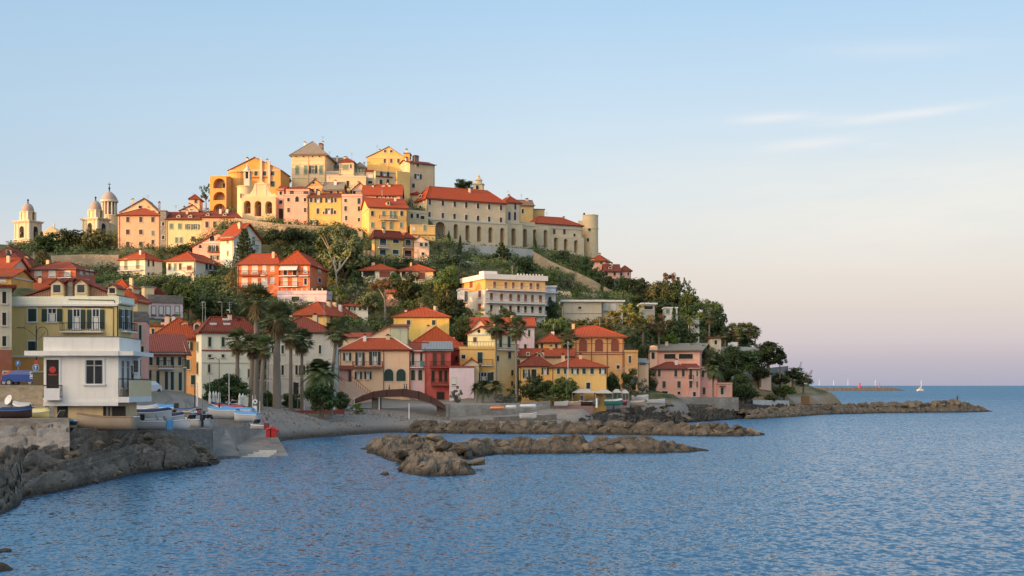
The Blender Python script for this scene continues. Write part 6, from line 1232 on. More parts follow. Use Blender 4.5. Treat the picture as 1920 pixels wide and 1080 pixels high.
for j in range(NJ+1):
    for i in range(NI+1):
        x = x0+(x1-x0)*i/NI; y = y0+(y1-y0)*j/NJ; s_ = isd(x, y); nn = noise.fractal(Vector((x*.35, y*.35, 4.)), 1, 2.1, 6); rr = 1-abs(noise.noise(Vector((x*.7+y*.25, y*.5, 5.)))); ce = noise.cell(Vector((x*.7+y*.3, y*.45-x*.1, 1.)))
        a = max(0, min(1, (s_+.3)/2.2)); h = -1.2+a**.7*(2.05+.35*nn)+a*((rr-.75)*.35+blocky(x, y*.55, .5, 2.)*.62+blocky(x, y, 1.3, 6.)*.3)
        VI.append((x, y, h))
fs = [(j*(NI+1)+i, j*(NI+1)+i+1, (j+1)*(NI+1)+i+1, (j+1)*(NI+1)+i) for j in range(NJ) for i in range(NI)]
q = MB(); q.faces(VI, fs, M_ISL); o = q.build('rock_islet'); tag(o, 'brown slab rock islet in the water at the left end of the nearest breakwater', 'rock'); 
rng = random.Random(11)
for px, py, s_, h in [(700,850,.8,.5),(760,885,1.0,.3),(800,889,1.1,.4),(860,888,1.2,.3),(890,880,1.0,.5),(830,870,1.2,1.5),(780,862,1.1,1.3),(750,870,1.0,.8),(870,865,1.1,1.2),(820,850,1.2,1.5),(730,843,1.1,1.0),(770,842,1.1,1.2)]:
    x, y = wpt(px, py); boulder((x, y+1, h), s_, 'flat-sided boulder lying on the rock islet', 'boulders on the islet', rng, .55)
for nm, px, py, s_, lb in (('rock', 722, 890, .55, 'small dark rock awash left of the islet'), ('rock', 100, 964, .3, 'lone small rock in the water at lower left'), ('rock', 5, 1034, .45, 'upper small dark rock on the left edge near the bottom'), ('rock', 8, 1068, .75, 'larger dark rock in the bottom left corner')):
    x, y = wpt(px, py); o = boulder((x, y, -.02), s_, lb, '', rng, .5, 'rock'); o['category'] = 'rock'
# boulders on the foreground bank
for i in range(70):
    px = rng.uniform(150, 408) if i > 20 else rng.uniform(0, 150); t = rng.uniform(.05, .8)**1.0; wy = np.interp(px, [a for a, _ in WL], [b_ for _, b_ in WL]); p0 = W(px, wy, YW(wy)); ty = np.interp(px, [a[0] for a in TE], [a[1] for a in TE]); tY = np.interp(px, [a[0] for a in TE], [a[2] for a in TE]); p1 = W(px, ty, tY)
    p = p0.lerp(p1, t); p.z = -.3+(p1.z+.3)*(t**.8)+.05; boulder(p, rng.uniform(.2, .5)*(1.35 if px < 150 else 1), 'loose grey boulder on the dark rock bank below the boats', 'boulders on the left bank', rng, .6)
# boulders on the middle shore right of the beach
for i in range(52):
    px = rng.uniform(1130, 1520); b0 = np.interp(px, [1100, 1200, 1320, 1420, 1500], [809, 800, 791, 783.5, 776]); Y = YW(b0)+rng.uniform(1, 16); x = (px-960)/F*Y; z = gz(x, Y); boulder((x, Y, z+.1), rng.uniform(.6, 1.4), 'weathered boulder on the rocky shore under the coral houses', 'boulders of the rocky shore', rng, .5)
print('boulders', NB[0])
# concrete apron and quay pieces on the left
q = MB(); V = []; na, nb = 90, 44
for i in range(na+1):
    px = -60+190*i/na; ty = 787+max(0, (px-60)/70)*9; by = 850-max(0, (px-40)/90)*14; a_, c_ = W(px, ty, 100.5), W(px, by, 93.6)
    for j in range(nb+1):
        t = j/nb; p = a_.lerp(c_, t**1.1); p.z = a_.z+(c_.z-a_.z)*t**.8 if px < 70 else p.z+.35*math.sin(t*3.1)
        e = min(1, t*8); h = noise.fractal(Vector((p.x*.5, p.y*.6, 2.)), 1, 2, 5)*.22+blocky(p.x, p.y*1.2, .28, 9.)*.22; V.append((p.x, p.y-h*.3*e, p.z+h*e))
    b0 = V[-1]; V.append((b0[0], b0[1]+.5, b0[2]-2.5))
m_ = nb+2; q.faces(V, [(i*m_+j, (i+1)*m_+j, (i+1)*m_+j+1, i*m_+j+1) for i in range(na) for j in range(m_-1)]+[tuple(na*m_+j for j in range(m_))], M_CONC); o = q.build('concrete_apron'); tag(o, 'cracked sloping grey concrete apron above the rocks at the left edge', 'concrete slab')
q = MB(); 
Pq = [(-60,786,99.8,112),(130,786,99.8,112),(132,806,104,118),(250,806,108.5,124),(330,806,113,126),(398,804,119,134)]
top = [W(a, b_, Y) for a, b_, Y, Y2 in Pq]; V = []
for (a, b_, Y, Y2), t in zip(Pq, top): bk = Vector(((a-960)/F*Y2, Y2, t.z+.1)); V += [tuple(t), tuple(t+Vector((0,-.15,-4))), tuple(bk), tuple(bk+Vector((0,0,-3)))]
fs = []
for i in range(len(Pq)-1): a = 4*i; c = a+4; fs += [(a, c, c+2, a+2), (a+1, c+1, c, a)]
fs += [(4*5+1, 4*5+3, 4*5+2, 4*5)]
q.faces(V, fs, M_CONC); struct(q.build('quay'))

rng = random.Random(5); q = MB(); km = q.mi(M_BOULD); n_ = 0
for _ in range(9000):
    if _ % 3: x, y = rng.uniform(-34, -8), rng.uniform(150, 205)
    else: x, y = rng.uniform(-8, 50), rng.uniform(170, 262)
    n_ += 1; q.v.append((x, y, 0))
PX = np.array([v[0] for v in q.v]); PY = np.array([v[1] for v in q.v]); ph, psd = ground(PX, PY); q = MB(); q.mi(M_BOULD); q.mi(M_RUB); q.mi(masonry('dirtyconc', 'concrete_'))
for x, y, z, sd_ in zip(PX, PY, ph, psd):
    if sd_ < .6 or z > 3.6: continue
    s_ = rng.uniform(.05, .12)*(2.2 if rng.random() < .06 else 1); i = len(q.v); a = rng.uniform(0, 3)
    c_, s2 = math.cos(a)*s_, math.sin(a)*s_; q.v += [(x+c_, y+s2, z), (x-s2*.8, y+c_*.8, z), (x-c_, y-s2, z), (x+s2*.8, y-c_*.8, z), (x+rng.uniform(-.03,.03), y, z+s_*.8)]
    k = rng.choice((0, 0, 1, 2))
    for f in ((0,1,4),(1,2,4),(2,3,4),(3,0,4)): q.f.append(tuple(i+j for j in f)); q.m.append(k)
o = q.build('pebbles'); tag(o, 'loose stones and pebbles strewn over the grey beach', 'pebbles'); o['kind'] = 'stuff'
# ---------------------------------------------------------------- street, walls, slipway, bridge
q = MB(); P = []
for a, b_, Y in ((262,741,128),(292,741,129),(256,741,140),(285,741,142)): pass
rd = [(340,772,122),(330,764,126),(312,752,131),(296,744,136),(284,739,142),(276,735,152)]
V = []
for px, py, Y in rd: c = W(px, py, Y); w_ = 3.2; V += [(c.x-w_-1.0, c.y, c.z), (c.x+w_*.5, c.y, c.z), (c.x-w_-1.0, c.y+.02, c.z-4), (c.x+w_*.5, c.y+.02, c.z-4)]
fs = []
for i in range(len(rd)-1): a = 4*i; c = a+4; fs += [(a, a+1, c+1, c), (a+1, a+3, c+3, c+1), (a+2, a, c, c+2)]
fs += [(0, 2, 3, 1)]
q.faces(V, fs, flatm('asphalt', (.16,.15,.135), .95)); struct(q.build('road'))
wallstrip('ramp_wall', 'brown wall running down beside the ramp in front of the shuttered house', [(290, 729, 742, 146), (315, 742, 756, 138), (343, 760, 772, 130)], .4, plaster('brown'))
wallstrip('street_wall', 'mottled grey brown retaining wall left of the white building', [(-60, 722, 790, 112), (40, 722, 790, 112), (84, 723, 788, 112)], 1.0, masonry('stone', 'mottled_'))
# slipway
q = MB(); a0, a1 = W(397,806,119), W(470,797,150); P = [W(396,858,123.5), W(452,857,124.5), W(412,803,124), W(392,803,124)]
tpz = 2.5
V = [W(396,861,121.7), W(545,857,125.4), W(508,800,152), W(398,803,128)]; V = [Vector(v) for v in V]; V[0].z = -.25; V[1].z = -.25; V[2].z = 2.35; V[3].z = 2.6
vv = [tuple(v) for v in V]+[(v.x, v.y, -3) for v in V]
q.faces(vv, [(0,1,2,3),(0,4,5,1),(1,5,6,2),(3,7,4,0)], masonry('dirtyconc', 'slip_')); struct(q.build('slipway'))
q = MB(); V = [W(398,860,121.9), W(450,858,123.6), W(424,806,131), W(399,802,127)]; hh = (.0, .0, 2.5, 3.0)
vv = []
for v, h in zip(V, hh): vv.append((v.x, v.y, max(v.z*0+h, .12)+.12))
vv += [(v.x, v.y, -2) for v in V]; q.faces(vv, [(0,1,2,3),(0,4,5,1),(1,5,6,2),(3,7,4,0)], M_CONC); o = q.build('concrete_ramp'); tag(o, 'smooth grey concrete ramp edge between the rock bank and the slipway', 'concrete ramp')
q = MB()
for i in range(4):
    t = .02+i*.045; a = Vector(V[1]).lerp(Vector((V[2].x, V[2].y, 2.35)), t) 
    x0_ = W(452,850,125).x+.3*i; x1_ = W(508,850,126.5).x; y_ = 125.4+i*1.3; z_ = -.0+i*.13; q.box(x0_, x1_, y_, y_+.3, z_-.4, z_+.08, plaster('offwhite'))
o = q.build('slipway_rails'); tag(o, 'pale cross beams at the foot of the slipway by the water', 'beam')
# red fence and its wall on the beach
q = MB(); a, c = W(488,775,190), W(646,772,200); q.faces([(a.x,a.y,1.2),(c.x,c.y,1.2),(c.x,c.y,a.z-.35),(a.x,a.y,a.z-.35),(a.x,a.y+.4,1.2),(c.x,c.y+.4,1.2),(c.x,c.y+.4,a.z-.35),(a.x,a.y+.4,a.z-.35)], [(0,1,2,3),(3,2,6,7),(1,5,6,2),(0,3,7,4)], M_CONC)
o = q.build('beach_wall'); tag(o, 'low pale concrete wall behind the pebble beach', 'wall')
q = MB(); q.faces([(a.x,a.y-.05,a.z-.34),(c.x,c.y-.05,a.z-.34),(c.x,c.y-.05,a.z+.35),(a.x,a.y-.05,a.z+.35),(a.x,a.y+.05,a.z-.34),(c.x,c.y+.05,a.z-.34),(c.x,c.y+.05,a.z+.35),(a.x,a.y+.05,a.z+.35)], [(0,1,2,3),(3,2,6,7),(1,5,6,2),(0,3,7,4),(4,7,6,5)], flatm('fence_red', (.42,.09,.06), .8))
o = q.build('red_fence'); tag(o, 'long low red fence on the concrete beach wall under the palms', 'fence')
# promenade wall right of the bridge
wallstrip('quay_wall', 'grey stone quay wall right of the bridge', [(836, 760, 786, 206), (930, 758, 786, 210), (1032, 752, 784, 216)], 1.5, masonry('grey', 'quay_'))
wallstrip('reddish_wall', 'short dusty pink wall right of the quay wall', [(1042, 761, 777, 222), (1112, 761, 777, 224)], .8, plaster('pink') if False else flatm('dusty_pink', (.33,.20,.17), .9))
wallstrip('sea_wall', 'long grey wall at the foot of the coral houses', [(1215, 745, 756, 264), (1300, 744, 757, 268), (1385, 745, 757, 272)], 1.0, masonry('grey', 'quay_'))
q = MB(); a, c = W(925,782,199), W(1044,777,204); q.faces([(a.x,a.y,a.z),(c.x,c.y,c.z),(c.x,c.y+3,c.z+.2),(a.x,a.y+3,a.z+.1),(a.x,a.y,a.z-1.6),(c.x,c.y,c.z-1.6),(c.x,c.y+3,-1),(a.x,a.y+3,-1)], [(0,1,2,3),(0,4,5,1),(1,5,6,2),(3,7,4,0)], M_CONC); o = q.build('low_jetty'); tag(o, 'low dark concrete landing below the quay wall', 'landing')
# footbridge
M_CORTEN = flatm('rusty_steel', (.10,.045,.035), .8, var=.5)
br = empty('footbridge', W(750,760,206)); tag(br, 'rust-brown arched footbridge with solid panelled sides', 'bridge'); o0 = br.location.copy()
top = [(662,750),(680,741),(700,734),(725,730.5),(755,729),(785,734),(808,744),(834,760)]; bot = [(662,757),(680,752),(700,747),(725,744.5),(755,744),(785,749),(808,756),(834,768)]
def side(yo, name, th=.15):
    q = MB(); P = []
    for i, ((a, t), (c, b_)) in enumerate(zip(top, bot)):
        Y = 206-i*.25; p = W(a, t, Y)-o0; r_ = W(c, b_, Y)-o0
        for dy in (yo, yo+th): P += [(p.x, p.y+dy, p.z), (r_.x, r_.y+dy, r_.z)]
    fs = []
    for i in range(len(top)-1): a = 4*i; c = a+4; fs += [(a+1, c+1, c, a), (a, c, c+2, a+2), (a+3, a+2, c+2, c+3), (a+1, a+3, c+3, c+1)]
    q.faces(P, fs, M_CORTEN)
    for i in range(len(top)): a = 4*i; q.tube([Vector(P[a])+Vector((0,-.03,.04)), Vector(P[a+1])+Vector((0,-.03,0))], .05, M_IRON, 4)
    return q.build(name, br)
side(0, 'side_panel'); side(2.6, 'side_panel')
q = MB(); P = []
for i, (c, b_) in enumerate(bot): r_ = W(c, b_, 206-i*.25)-o0; P += [(r_.x, r_.y+.15, r_.z+.15), (r_.x, r_.y+2.6, r_.z+.15), (r_.x, r_.y+.15, r_.z-.15), (r_.x, r_.y+2.6, r_.z-.15)]
q.faces(P, [f for i in range(len(bot)-1) for f in ((4*i, 4*i+4, 4*i+5, 4*i+1), (4*i+2, 4*i+3, 4*i+7, 4*i+6))], M_WOOD); q.build('deck', br)
q = MB(); q.box(-4.6, -3.2, .3, 2.4, -2.5, 1.1, M_CONC); q.build('abutment', br); q = MB(); q.box(5.9, 8.0, .2, 2.6, -2.5, .2, M_CONC); q.build('abutment', br)
# ---------------------------------------------------------------- people
def person(loc, rz, label, shirt, legs, pose='stand', h=1.72):
    root = bpy.data.objects.new('person', None)
    def skin(name, pts, edges, rad, m, parent):
        me = bpy.data.meshes.new(name); me.from_pydata(pts, edges, []); me.materials.append(m); o = bpy.data.objects.new(name, me); COL.objects.link(o)
        md = o.modifiers.new('skin', 'SKIN')
        me.update(); 
        if not me.skin_vertices: bpy.context.view_layer.update()
        if not me.skin_vertices:
            bm = bmesh.new(); bm.from_mesh(me); bm.verts.layers.skin.verify(); bm.to_mesh(me); bm.free()
        for v, r_ in zip(me.skin_vertices[0].data, rad): v.radius = r_ if isinstance(r_, tuple) else (r_, r_)
        me.skin_vertices[0].data[0].use_root = True
        s2 = o.modifiers.new('sub', 'SUBSURF'); s2.levels = 1; s2.render_levels = 2
        if parent: o.parent = parent
        return o
    k = h/1.72; st = .12 if pose == 'walk' else .0
    J = [(0,0,.95),(0,0,1.12),(0,0,1.32),(0,0,1.46),(0,-.02,1.60),(0,-.01,1.70),(-.19,0,1.40),(-.25,.02,1.13),(-.24,-.06,.90),(.19,0,1.40),(.25,.02,1.13),(.24,-.06,.90),
         (-.09,0,.90),(-.11,-st,.50),(-.11,-st*1.2,.08),(-.11,-st*1.2-.14,.03),(.09,0,.90),(.11,st,.50),(.11,st*1.6,.08),(.11,st*1.6-.14,.03)]
    E = [(0,1),(1,2),(2,3),(3,4),(4,5),(2,6),(6,7),(7,8),(2,9),(9,10),(10,11),(0,12),(12,13),(13,14),(14,15),(0,16),(16,17),(17,18),(18,19)]
    Rr = [(.14,.11),(.13,.10),(.16,.10),.05,.095,.07,.055,.043,.035,.055,.043,.035,.09,.06,.04,.035,.09,.06,.04,.035]
    bo = skin('person', [(a*k, b_*k, c*k) for a, b_, c in J], E, [tuple(x*k for x in r_) if isinstance(r_, tuple) else r_*k for r_ in Rr], M_SKIN, None)
    bo.location = loc; bo.rotation_euler = (0, 0, rz); tag(bo, label, 'person'); bpy.data.objects.remove(root)
    skin('shirt', [J[0], J[1], J[2], J[6], J[7], J[9], J[10]], [(0,1),(1,2),(2,3),(3,4),(2,5),(5,6)], [(.16,.13),(.15,.12),(.175,.12),.07,.055,.07,.055], shirt, bo)
    skin('trousers', [J[0], J[12], J[13], J[14], J[16], J[17], J[18]], [(0,1),(1,2),(2,3),(0,4),(4,5),(5,6)], [(.155,.125),.105,.075,.055,.105,.075,.055], legs, bo)
    hb = MB(); hb.lathe([(.0, 1.76), (.07, 1.74), (.10, 1.68), (.10, 1.63), (.085, 1.60)], M_BLACK, n=10); hb.build('hair', bo)
    return bo
DK = flatm('dark_cloth', (.03,.03,.04), .9); NV = flatm('blue_cloth', (.05,.08,.18), .9); GR = flatm('green_cloth', (.06,.16,.09), .9)
person(W(1795,752,339), 2.4, 'person in dark clothes standing at the tip of the far breakwater', DK, DK)
person(W(728.5,742,205.3)+Vector((0,1.2,0)), 1.4, 'person in a green top on the left part of the footbridge', GR, DK, 'walk')
person(W(757,740,205)+Vector((0,1.2,0)), -1.4, 'person in dark clothes at the crown of the footbridge, left of a pair', DK, NV, 'walk')
person(W(760.8,740.5,205)+Vector((0,1.4,0)), -1.4, 'person in navy clothes at the crown of the footbridge, right of a pair', NV, DK, 'walk', 1.6)
person(W(1091,753,226), .3, 'person in pale top standing among the beached boats by the awnings', M_BLIND, NV)
# ---------------------------------------------------------------- boats
def boat(px, py, Lpx, Y, rz, label, hull, inner=None, beam=.32, cover=None, group=None, h=.75, motor=False, name='boat', roll=0., z=None):
    """beached open boat, keel on the ground; px,py = foot of hull centre"""
    h = h*(1.0 if px < 395 else 1.05); L = Lpx*Y/F; B2 = L*beam/2; p = W(px, py, Y); root = empty(name, p, R(rz)); root.rotation_euler = (R(roll), 0, R(rz)); tag(root, label, 'boat', group); sc = h
    n = 12; q = MB(); V = []
    for i in range(n+1):
        t = i/n; x = -L/2+L*t; w_ = B2*(math.sin(math.pi*min(1, t*.62+.38))**.75 if t < 1 else .02); w_ = B2*max(.03, (1-max(0, (t-.45)/.55)**2.4))*(1 if t > .1 else .93); sh = sc*(1+.35*max(0, t-.5)**1.5*2)
        V += [(x, -w_, sh), (x, -w_*.86, sh*.45), (x, -w_*.35, .06+.35*sc*max(0, t-.85)*3), (x, 0, .0+.5*sc*max(0, t-.85)*3), (x, w_*.35, .06+.35*sc*max(0, t-.85)*3), (x, w_*.86, sh*.45), (x, w_, sh)]
    fs = [(7*i+j, 7*i+7+j, 7*i+8+j, 7*i+1+j) for i in range(n) for j in range(6)]+[tuple(range(7))]
    q.faces(V, fs, hull); q.build('hull', root, True)
    q = MB(); 
    for sgn in (0, 6): q.tube([V[7*i+sgn] for i in range(n+1)], .05, M_WTRIM if inner is None else inner, 5)
    q.tube([V[0], V[6]], .05, M_WTRIM, 5); q.build('gunwale', root)
    if cover is not None:
        q = MB(); C_ = []
        for i in range(n+1):
            a = Vector(V[7*i]); c = Vector(V[7*i+6]); C_ += [tuple(a*1.01), tuple(a.lerp(c, .25)+Vector((0,0,.2))), tuple(a.lerp(c, .5)+Vector((0,0,.32*(1 if 0 < i < n else .2)))), tuple(a.lerp(c, .75)+Vector((0,0,.2))), tuple(c*1.01)]
        q.faces(C_, [(5*i+j, 5*i+5+j, 5*i+6+j, 5*i+1+j) for i in range(n) for j in range(4)], cover); q.build('cover', root, True)
    else:
        q = MB(); q.faces([(v[0], v[1]*.9, v[2]*.55) for i in range(n+1) for v in (V[7*i], V[7*i+6])], [(2*i, 2*i+2, 2*i+3, 2*i+1) for i in range(n)], inner or M_WOOD); q.build('deck', root)
        for tx in (-.25, .1): q = MB(); q.box(L*tx-.12, L*tx+.12, -B2*.88, B2*.88, sc*.78, sc*.84, M_WOOD); q.build('thwart', root)
    if motor:
        q = MB(); q.box(-L/2-.35, -L/2-.02, -.17, .17, sc*.95, sc*.95+.5, M_BLACK); q.box(-L/2-.25, -L/2-.1, -.06, .06, .05, sc*.95, M_BLACK); q.build('outboard_motor', root)
    return root
HW = flatm('hull_white', (.70,.69,.66), .4, scale=.7); HC = flatm('hull_cream', (.50,.40,.30), .6, var=.5, scale=.8); HB = flatm('hull_blue', (.03,.13,.32), .45); HR = flatm('hull_red', (.42,.04,.04), .45); HT = flatm('hull_teal', (.05,.26,.28), .5); HK = flatm('hull_brown', (.06,.035,.03), .5); HY_ = flatm('hull_yellow', (.62,.55,.22), .5)
M_NAVY = flatm('navy_cover', (.02,.035,.09), .7); M_GCOV = flatm('grey_cover', (.45,.46,.46), .8)
boat(200, 806, 118, 103, 172, 'long weathered cream wooden boat on the quay below the white building', HC, M_WOOD, .24, h=1.05, name='wooden_boat')
boat(30, 785, 58, 102, 8, 'dark brown and blue boat at far left on the concrete', HK, HB, .34, cover=M_NAVY, h=.62, roll=0)
boat(42, 780, 44, 104.5, 160, 'upturned pale grey-blue boat behind the dark brown boat', M_STEEL, None, .4, cover=M_GCOV, h=.8)
boat(75, 786, 44, 103.5, -20, 'pale yellow boat hull leaning beside the dark brown boat', HY_, None, .4, cover=HY_, h=.55)
boat(118, 797, 50, 101.5, 176, 'small flat blue and teal boat between yellow hull and cream wooden boat', HB, HT, .36, h=.34)
boat(305, 806, 100, 108.5, 3, 'white motor boat nearest the quay edge with a black outboard', HW, None, .26, h=.72, motor=True, name='motor_boat')
boat(278, 792, 86, 113, 4, 'white boat behind under a long black cover', HW, None, .28, cover=M_NAVY, h=.85)
boat(330, 790, 64, 118, 176, 'cream open boat behind the nearest white motor boat', HC, M_WOOD, .3, h=.8)
boat(345, 780, 50, 124, 10, 'white boat with blue trim at the foot of the ramp', HW, HB, .3, h=.7)
boat(270, 783, 56, 119, -6, 'grey-covered boat at the back beside the white building', HW, None, .3, cover=M_GCOV, h=.8)
boat(370, 795, 44, 121, 60, 'white boat end-on with navy cover by the quay corner', HW, None, .36, cover=M_NAVY, h=.75)
for a in [(418, 786, 62, 146, 165, 'white boat leftmost on the slipway with pale blue cover', HW, None, .32, M_LBLUE, .95),
          (430, 779, 56, 152, 172, 'white boat with a red cover behind the pale blue covered one', HW, None, .32, HR, .9),
          (445, 786, 64, 147.5, 168, 'large white boat under a bright blue cover, centre of slipway group', HW, None, .34, M_LBLUE, 1.0),
          (412, 773, 40, 158, 170, 'white boat with brown cover under the folded parasols', HW, None, .34, M_NAVY, .8),
          (462, 792, 52, 144, 160, 'white boat with blue cover, rightmost of covered group', HW, None, .36, M_LBLUE, .8),
          (484, 806, 38, 139, 148, 'small white dinghy with brown rim right of the covered boats', HW, None, .42, None, .45),
          (440, 768, 30, 165, 150, 'little brown boat behind the folded parasols', HK, None, .36, None, .7)]:
    boat(a[0], a[1], a[2], a[3], a[4], a[5], a[6], a[7], a[8], cover=a[9], h=a[10])
# beached boats below the awnings
HG = flatm('hull_green', (.05,.28,.22), .5)
for px, py, L, Y, rz, lb, hl, cv in [(1052,762,26,222,4,'white rowing boat leftmost of the boats below the awnings',HW,None),(1075,762,28,224,-8,'cream boat second from the left below the awnings',HC,None),(1098,761,26,226,170,'brown boat with white rim among boats below the awnings',HK,None),
        (1113,759,24,228,20,'grey covered boat left of the standing white surf board',M_STEEL,M_GCOV),(1150,760,34,227,4,'long green and white boat in the middle of the beached row',HG,HW),(1172,760,18,228,60,'red covered boat between green boat and white cruiser',HR,HR),
        (1200,752,32,234,4,'white cabin-less cruiser raised higher than the other beached boats',HW,M_BLIND),(1195,762,28,230,-6,'upturned beige boat at the right of the beached row',HC,HC),(1230,758,34,233,3,'long pale boat farthest right in the beached row',HW,None),(1135,755,26,231,176,'green rowing boat behind the beached row',HG,None)]:
    boat(px, py, L, Y, rz, lb, hl, None, .32, cover=cv, h=.75)
boat(990, 785, 32, 196, 4, 'small white motor boat moored below the low landing', HW, None, .3, h=.7)
boat(932, 769, 26, 207, 5, 'orange and white kayak lying on the quay wall ledge', flatm('kayak_orange', (.65,.20,.05), .5), None, .22, cover=flatm('kayak_orange', (.65,.20,.05), .5), h=.35, name='kayak')
boat(958, 767, 20, 207.5, 3, 'white kayak right beside the orange one', HW, None, .22, cover=HW, h=.3, name='kayak')
boat(990, 765, 30, 209, 3, 'long pale kayak farthest right on the ledge', HW, None, .16, cover=HW, h=.28, name='kayak')
# red pedal boat float by the water
o = empty('pedal_boat', W(507, 822, 136)); o.scale = (.8, .8, .85); tag(o, 'red upended pedal boat standing at the slipway edge', 'pedal boat'); q = MB()
for yo in (0, .9): q.tube([(-.5, yo, .1), (-.45, yo, 1.1), (.1, yo, 1.3), (1.0, yo, .9)], [.16, .24, .24, .12], M_RPAINT, 8)
q.box(-.55, .0, -.2, 1.2, .1, 1.0, M_RPAINT); q.box(.1, .8, -.1, 1.1, .1, 1.05, M_RPAINT); q.build('float', o)
q = MB(); q.box(-.9, -.3, .1, .8, 1.1, 1.9, flatm('seat_red', (.22,.04,.04), .6)); q.tube([(-.9,.4,1.9),(-1.1,.4,2.5)], .06, M_RPAINT, 5); q.build('seat', o)
# vehicles
def car(px, py, Y, rz, label, paint, cat='car'):
    root = empty('parked_car', W(px, py, Y), R(rz)); tag(root, label, cat); q = MB()
    prof = [(-1.95,.35),(-2.0,.75),(-1.75,.95),(-1.2,1.05),(-.55,1.42),(.75,1.45),(1.45,1.05),(1.95,.9),(2.0,.4)]
    n = len(prof); V = []
    for (x, z) in prof:
        w_ = .82 if z < 1.1 else .66; V += [(x, -w_, z), (x, w_, z)]
    fs = [(2*i, 2*i+1, 2*i+3, 2*i+2) for i in range(n-1)]+[tuple(2*i for i in range(n)), tuple(2*i+1 for i in range(n-1, -1, -1)), (0, 2*n-2, 2*n-1, 1)]
    q.faces(V, fs, paint); q.build('body', root)
    q = MB(); 
    for s_ in (-1, 1): q.faces([(-1.0, s_*.80, 1.03), (1.25, s_*.80, 1.03), (.75, s_*.69, 1.38), (-.5, s_*.69, 1.36)], [(0,1,2,3)], M_GLASS)
    q.faces([(-1.24,-.72,1.06),(-1.24,.72,1.06),(-.6,.62,1.40),(-.6,-.62,1.40)], [(0,1,2,3)], M_GLASS); q.faces([(1.50,-.72,1.06),(1.50,.72,1.06),(.82,.62,1.43),(.82,-.62,1.43)], [(0,1,2,3)], M_GLASS); q.build('window', root)
    for x in (-1.25, 1.25):
        for s_ in (-1, 1):
            w_ = MB(); w_.lathe([(.0,-.1),(.31,-.1),(.31,.1),(.0,.1)], M_BLACK, n=14); w_.lathe([(0,-.105),(.18,-.105)], M_STEEL, n=10); ww = w_.build('wheel', root); ww.location = (x, s_*.8, .31); ww.rotation_euler = (R(90), 0, 0)
    for s_ in (-1, 1): l_ = MB(); l_.box(-2.02, -1.97, s_*.6-.15, s_*.6+.15, .68, .82, M_RPAINT); l_.build('tail_light', root); l_ = MB(); l_.box(1.97, 2.02, s_*.6-.15, s_*.6+.15, .62, .76, M_WPAINT); l_.build('headlight', root)
    return root
car(274, 740, 136, 78, 'white car parked at the top of the ramp beside pink house', flatm('car_white', (.7,.7,.7), .2))
car(38, 723, 124, 180, 'red car half hidden on the street at the left', flatm('car_red', (.35,.08,.05), .3))
car(49, 723.5, 119, 178, 'blue car on the street at the left under the yellow house', flatm('car_blue', (.03,.08,.30), .3))
# lamps, poles, signs
def lamp(px, yt, yb, Y, label, arm=1.0, dirn=1, m=None, head=.16, r_=.05, double=False, name='street_lamp', group=None):
    m = m or M_IRON; p = W(px, yb, Y); H = (yb-yt)*Y/F; root = empty(name, p); tag(root, label, 'street lamp', group); q = MB(); q.tube([(0,0,-.3), (0,0,.6), (0,0,.65), (0,0,H)], [r_*2, r_*2, r_, r_*.8], m, 8); q.build('pole', root)
    for dd in ((dirn, -dirn) if double else (dirn,)):
        q = MB(); q.tube([(0,0,H-.25), (dd*arm*.5,0,H+.1), (dd*arm,0,H-.02)], .03, m, 5); q.build('arm', root)
        q = MB(); q.box(dd*arm-.28, dd*arm+.28, -head*.6, head*.6, H-.10, H+.04, m); q.build('lamp_head', root)
    return root
# ornate double lamp in front of the yellow house
p = W(68, 724, 116); H = (724-611)*116/F; root = empty('street_lamp', p); tag(root, 'tall dark street lamp with hooked arm and hanging lantern before the yellow house', 'street lamp')
q = MB(); q.tube([(0,0,-.5),(0,0,1.0),(0,0,1.1),(0,0,H)], [.14,.12,.08,.05], M_IRON, 8); q.build('pole', root)
q = MB(); q.tube([(0,0,H-1.6)]+[(.05+.5-.5*math.cos(a), 0, H-.65+.55*math.sin(a)) for a in [R(x) for x in range(0, 181, 20)]]+[(1.05,0,H-1.0)], .03, M_IRON, 5); q.tube([(.1,0,H-1.2),(.45,0,H-1.0),(.7,0,H-.7),(.8,0,H-.5)], .02, M_IRON, 4); q.build('hooked_arm', root)
q = MB(); q.lathe([(.04, H-1.0), (.10, H-1.1), (.16, H-1.35), (.26, H-1.42), (.28, H-1.46), (.02, H-1.46)], M_IRON, (1.05, 0), 12); q.lathe([(.18, H-1.47), (.15, H-1.58), (.02, H-1.62)], M_WPAINT, (1.05, 0), 12); q.build('lantern', root)
q = MB(); q.tube([(0,0,H-1.0),(-.6,0,H-.5),(-1.1,0,H-.18)], .025, M_IRON, 5); q.box(-1.75, -1.05, -.1, .1, H-.22, H-.10, M_IRON); q.build('floodlight_arm', root)
def lettering(s_, size, m, parent, loc, name='lettering'):
    cu = bpy.data.curves.new(name, 'FONT'); cu.body = s_; cu.size = size; cu.extrude = .004; cu.align_x = 'CENTER'; cu.align_y = 'CENTER'
    o_ = bpy.data.objects.new('tmp', cu); COL.objects.link(o_); dg = bpy.context.evaluated_depsgraph_get(); me_ = bpy.data.meshes.new_from_object(o_.evaluated_get(dg)); bpy.data.objects.remove(o_); me_.materials.clear(); me_.materials.append(m)
    o2 = link(name, me_, parent); o2.location = loc; o2.rotation_euler = (R(90), 0, 0); return o2
sg = empty('road_sign', W(68, 735, 115.2)); tag(sg, 'blue round sign with white arrow on the lamp before the yellow house', 'sign')
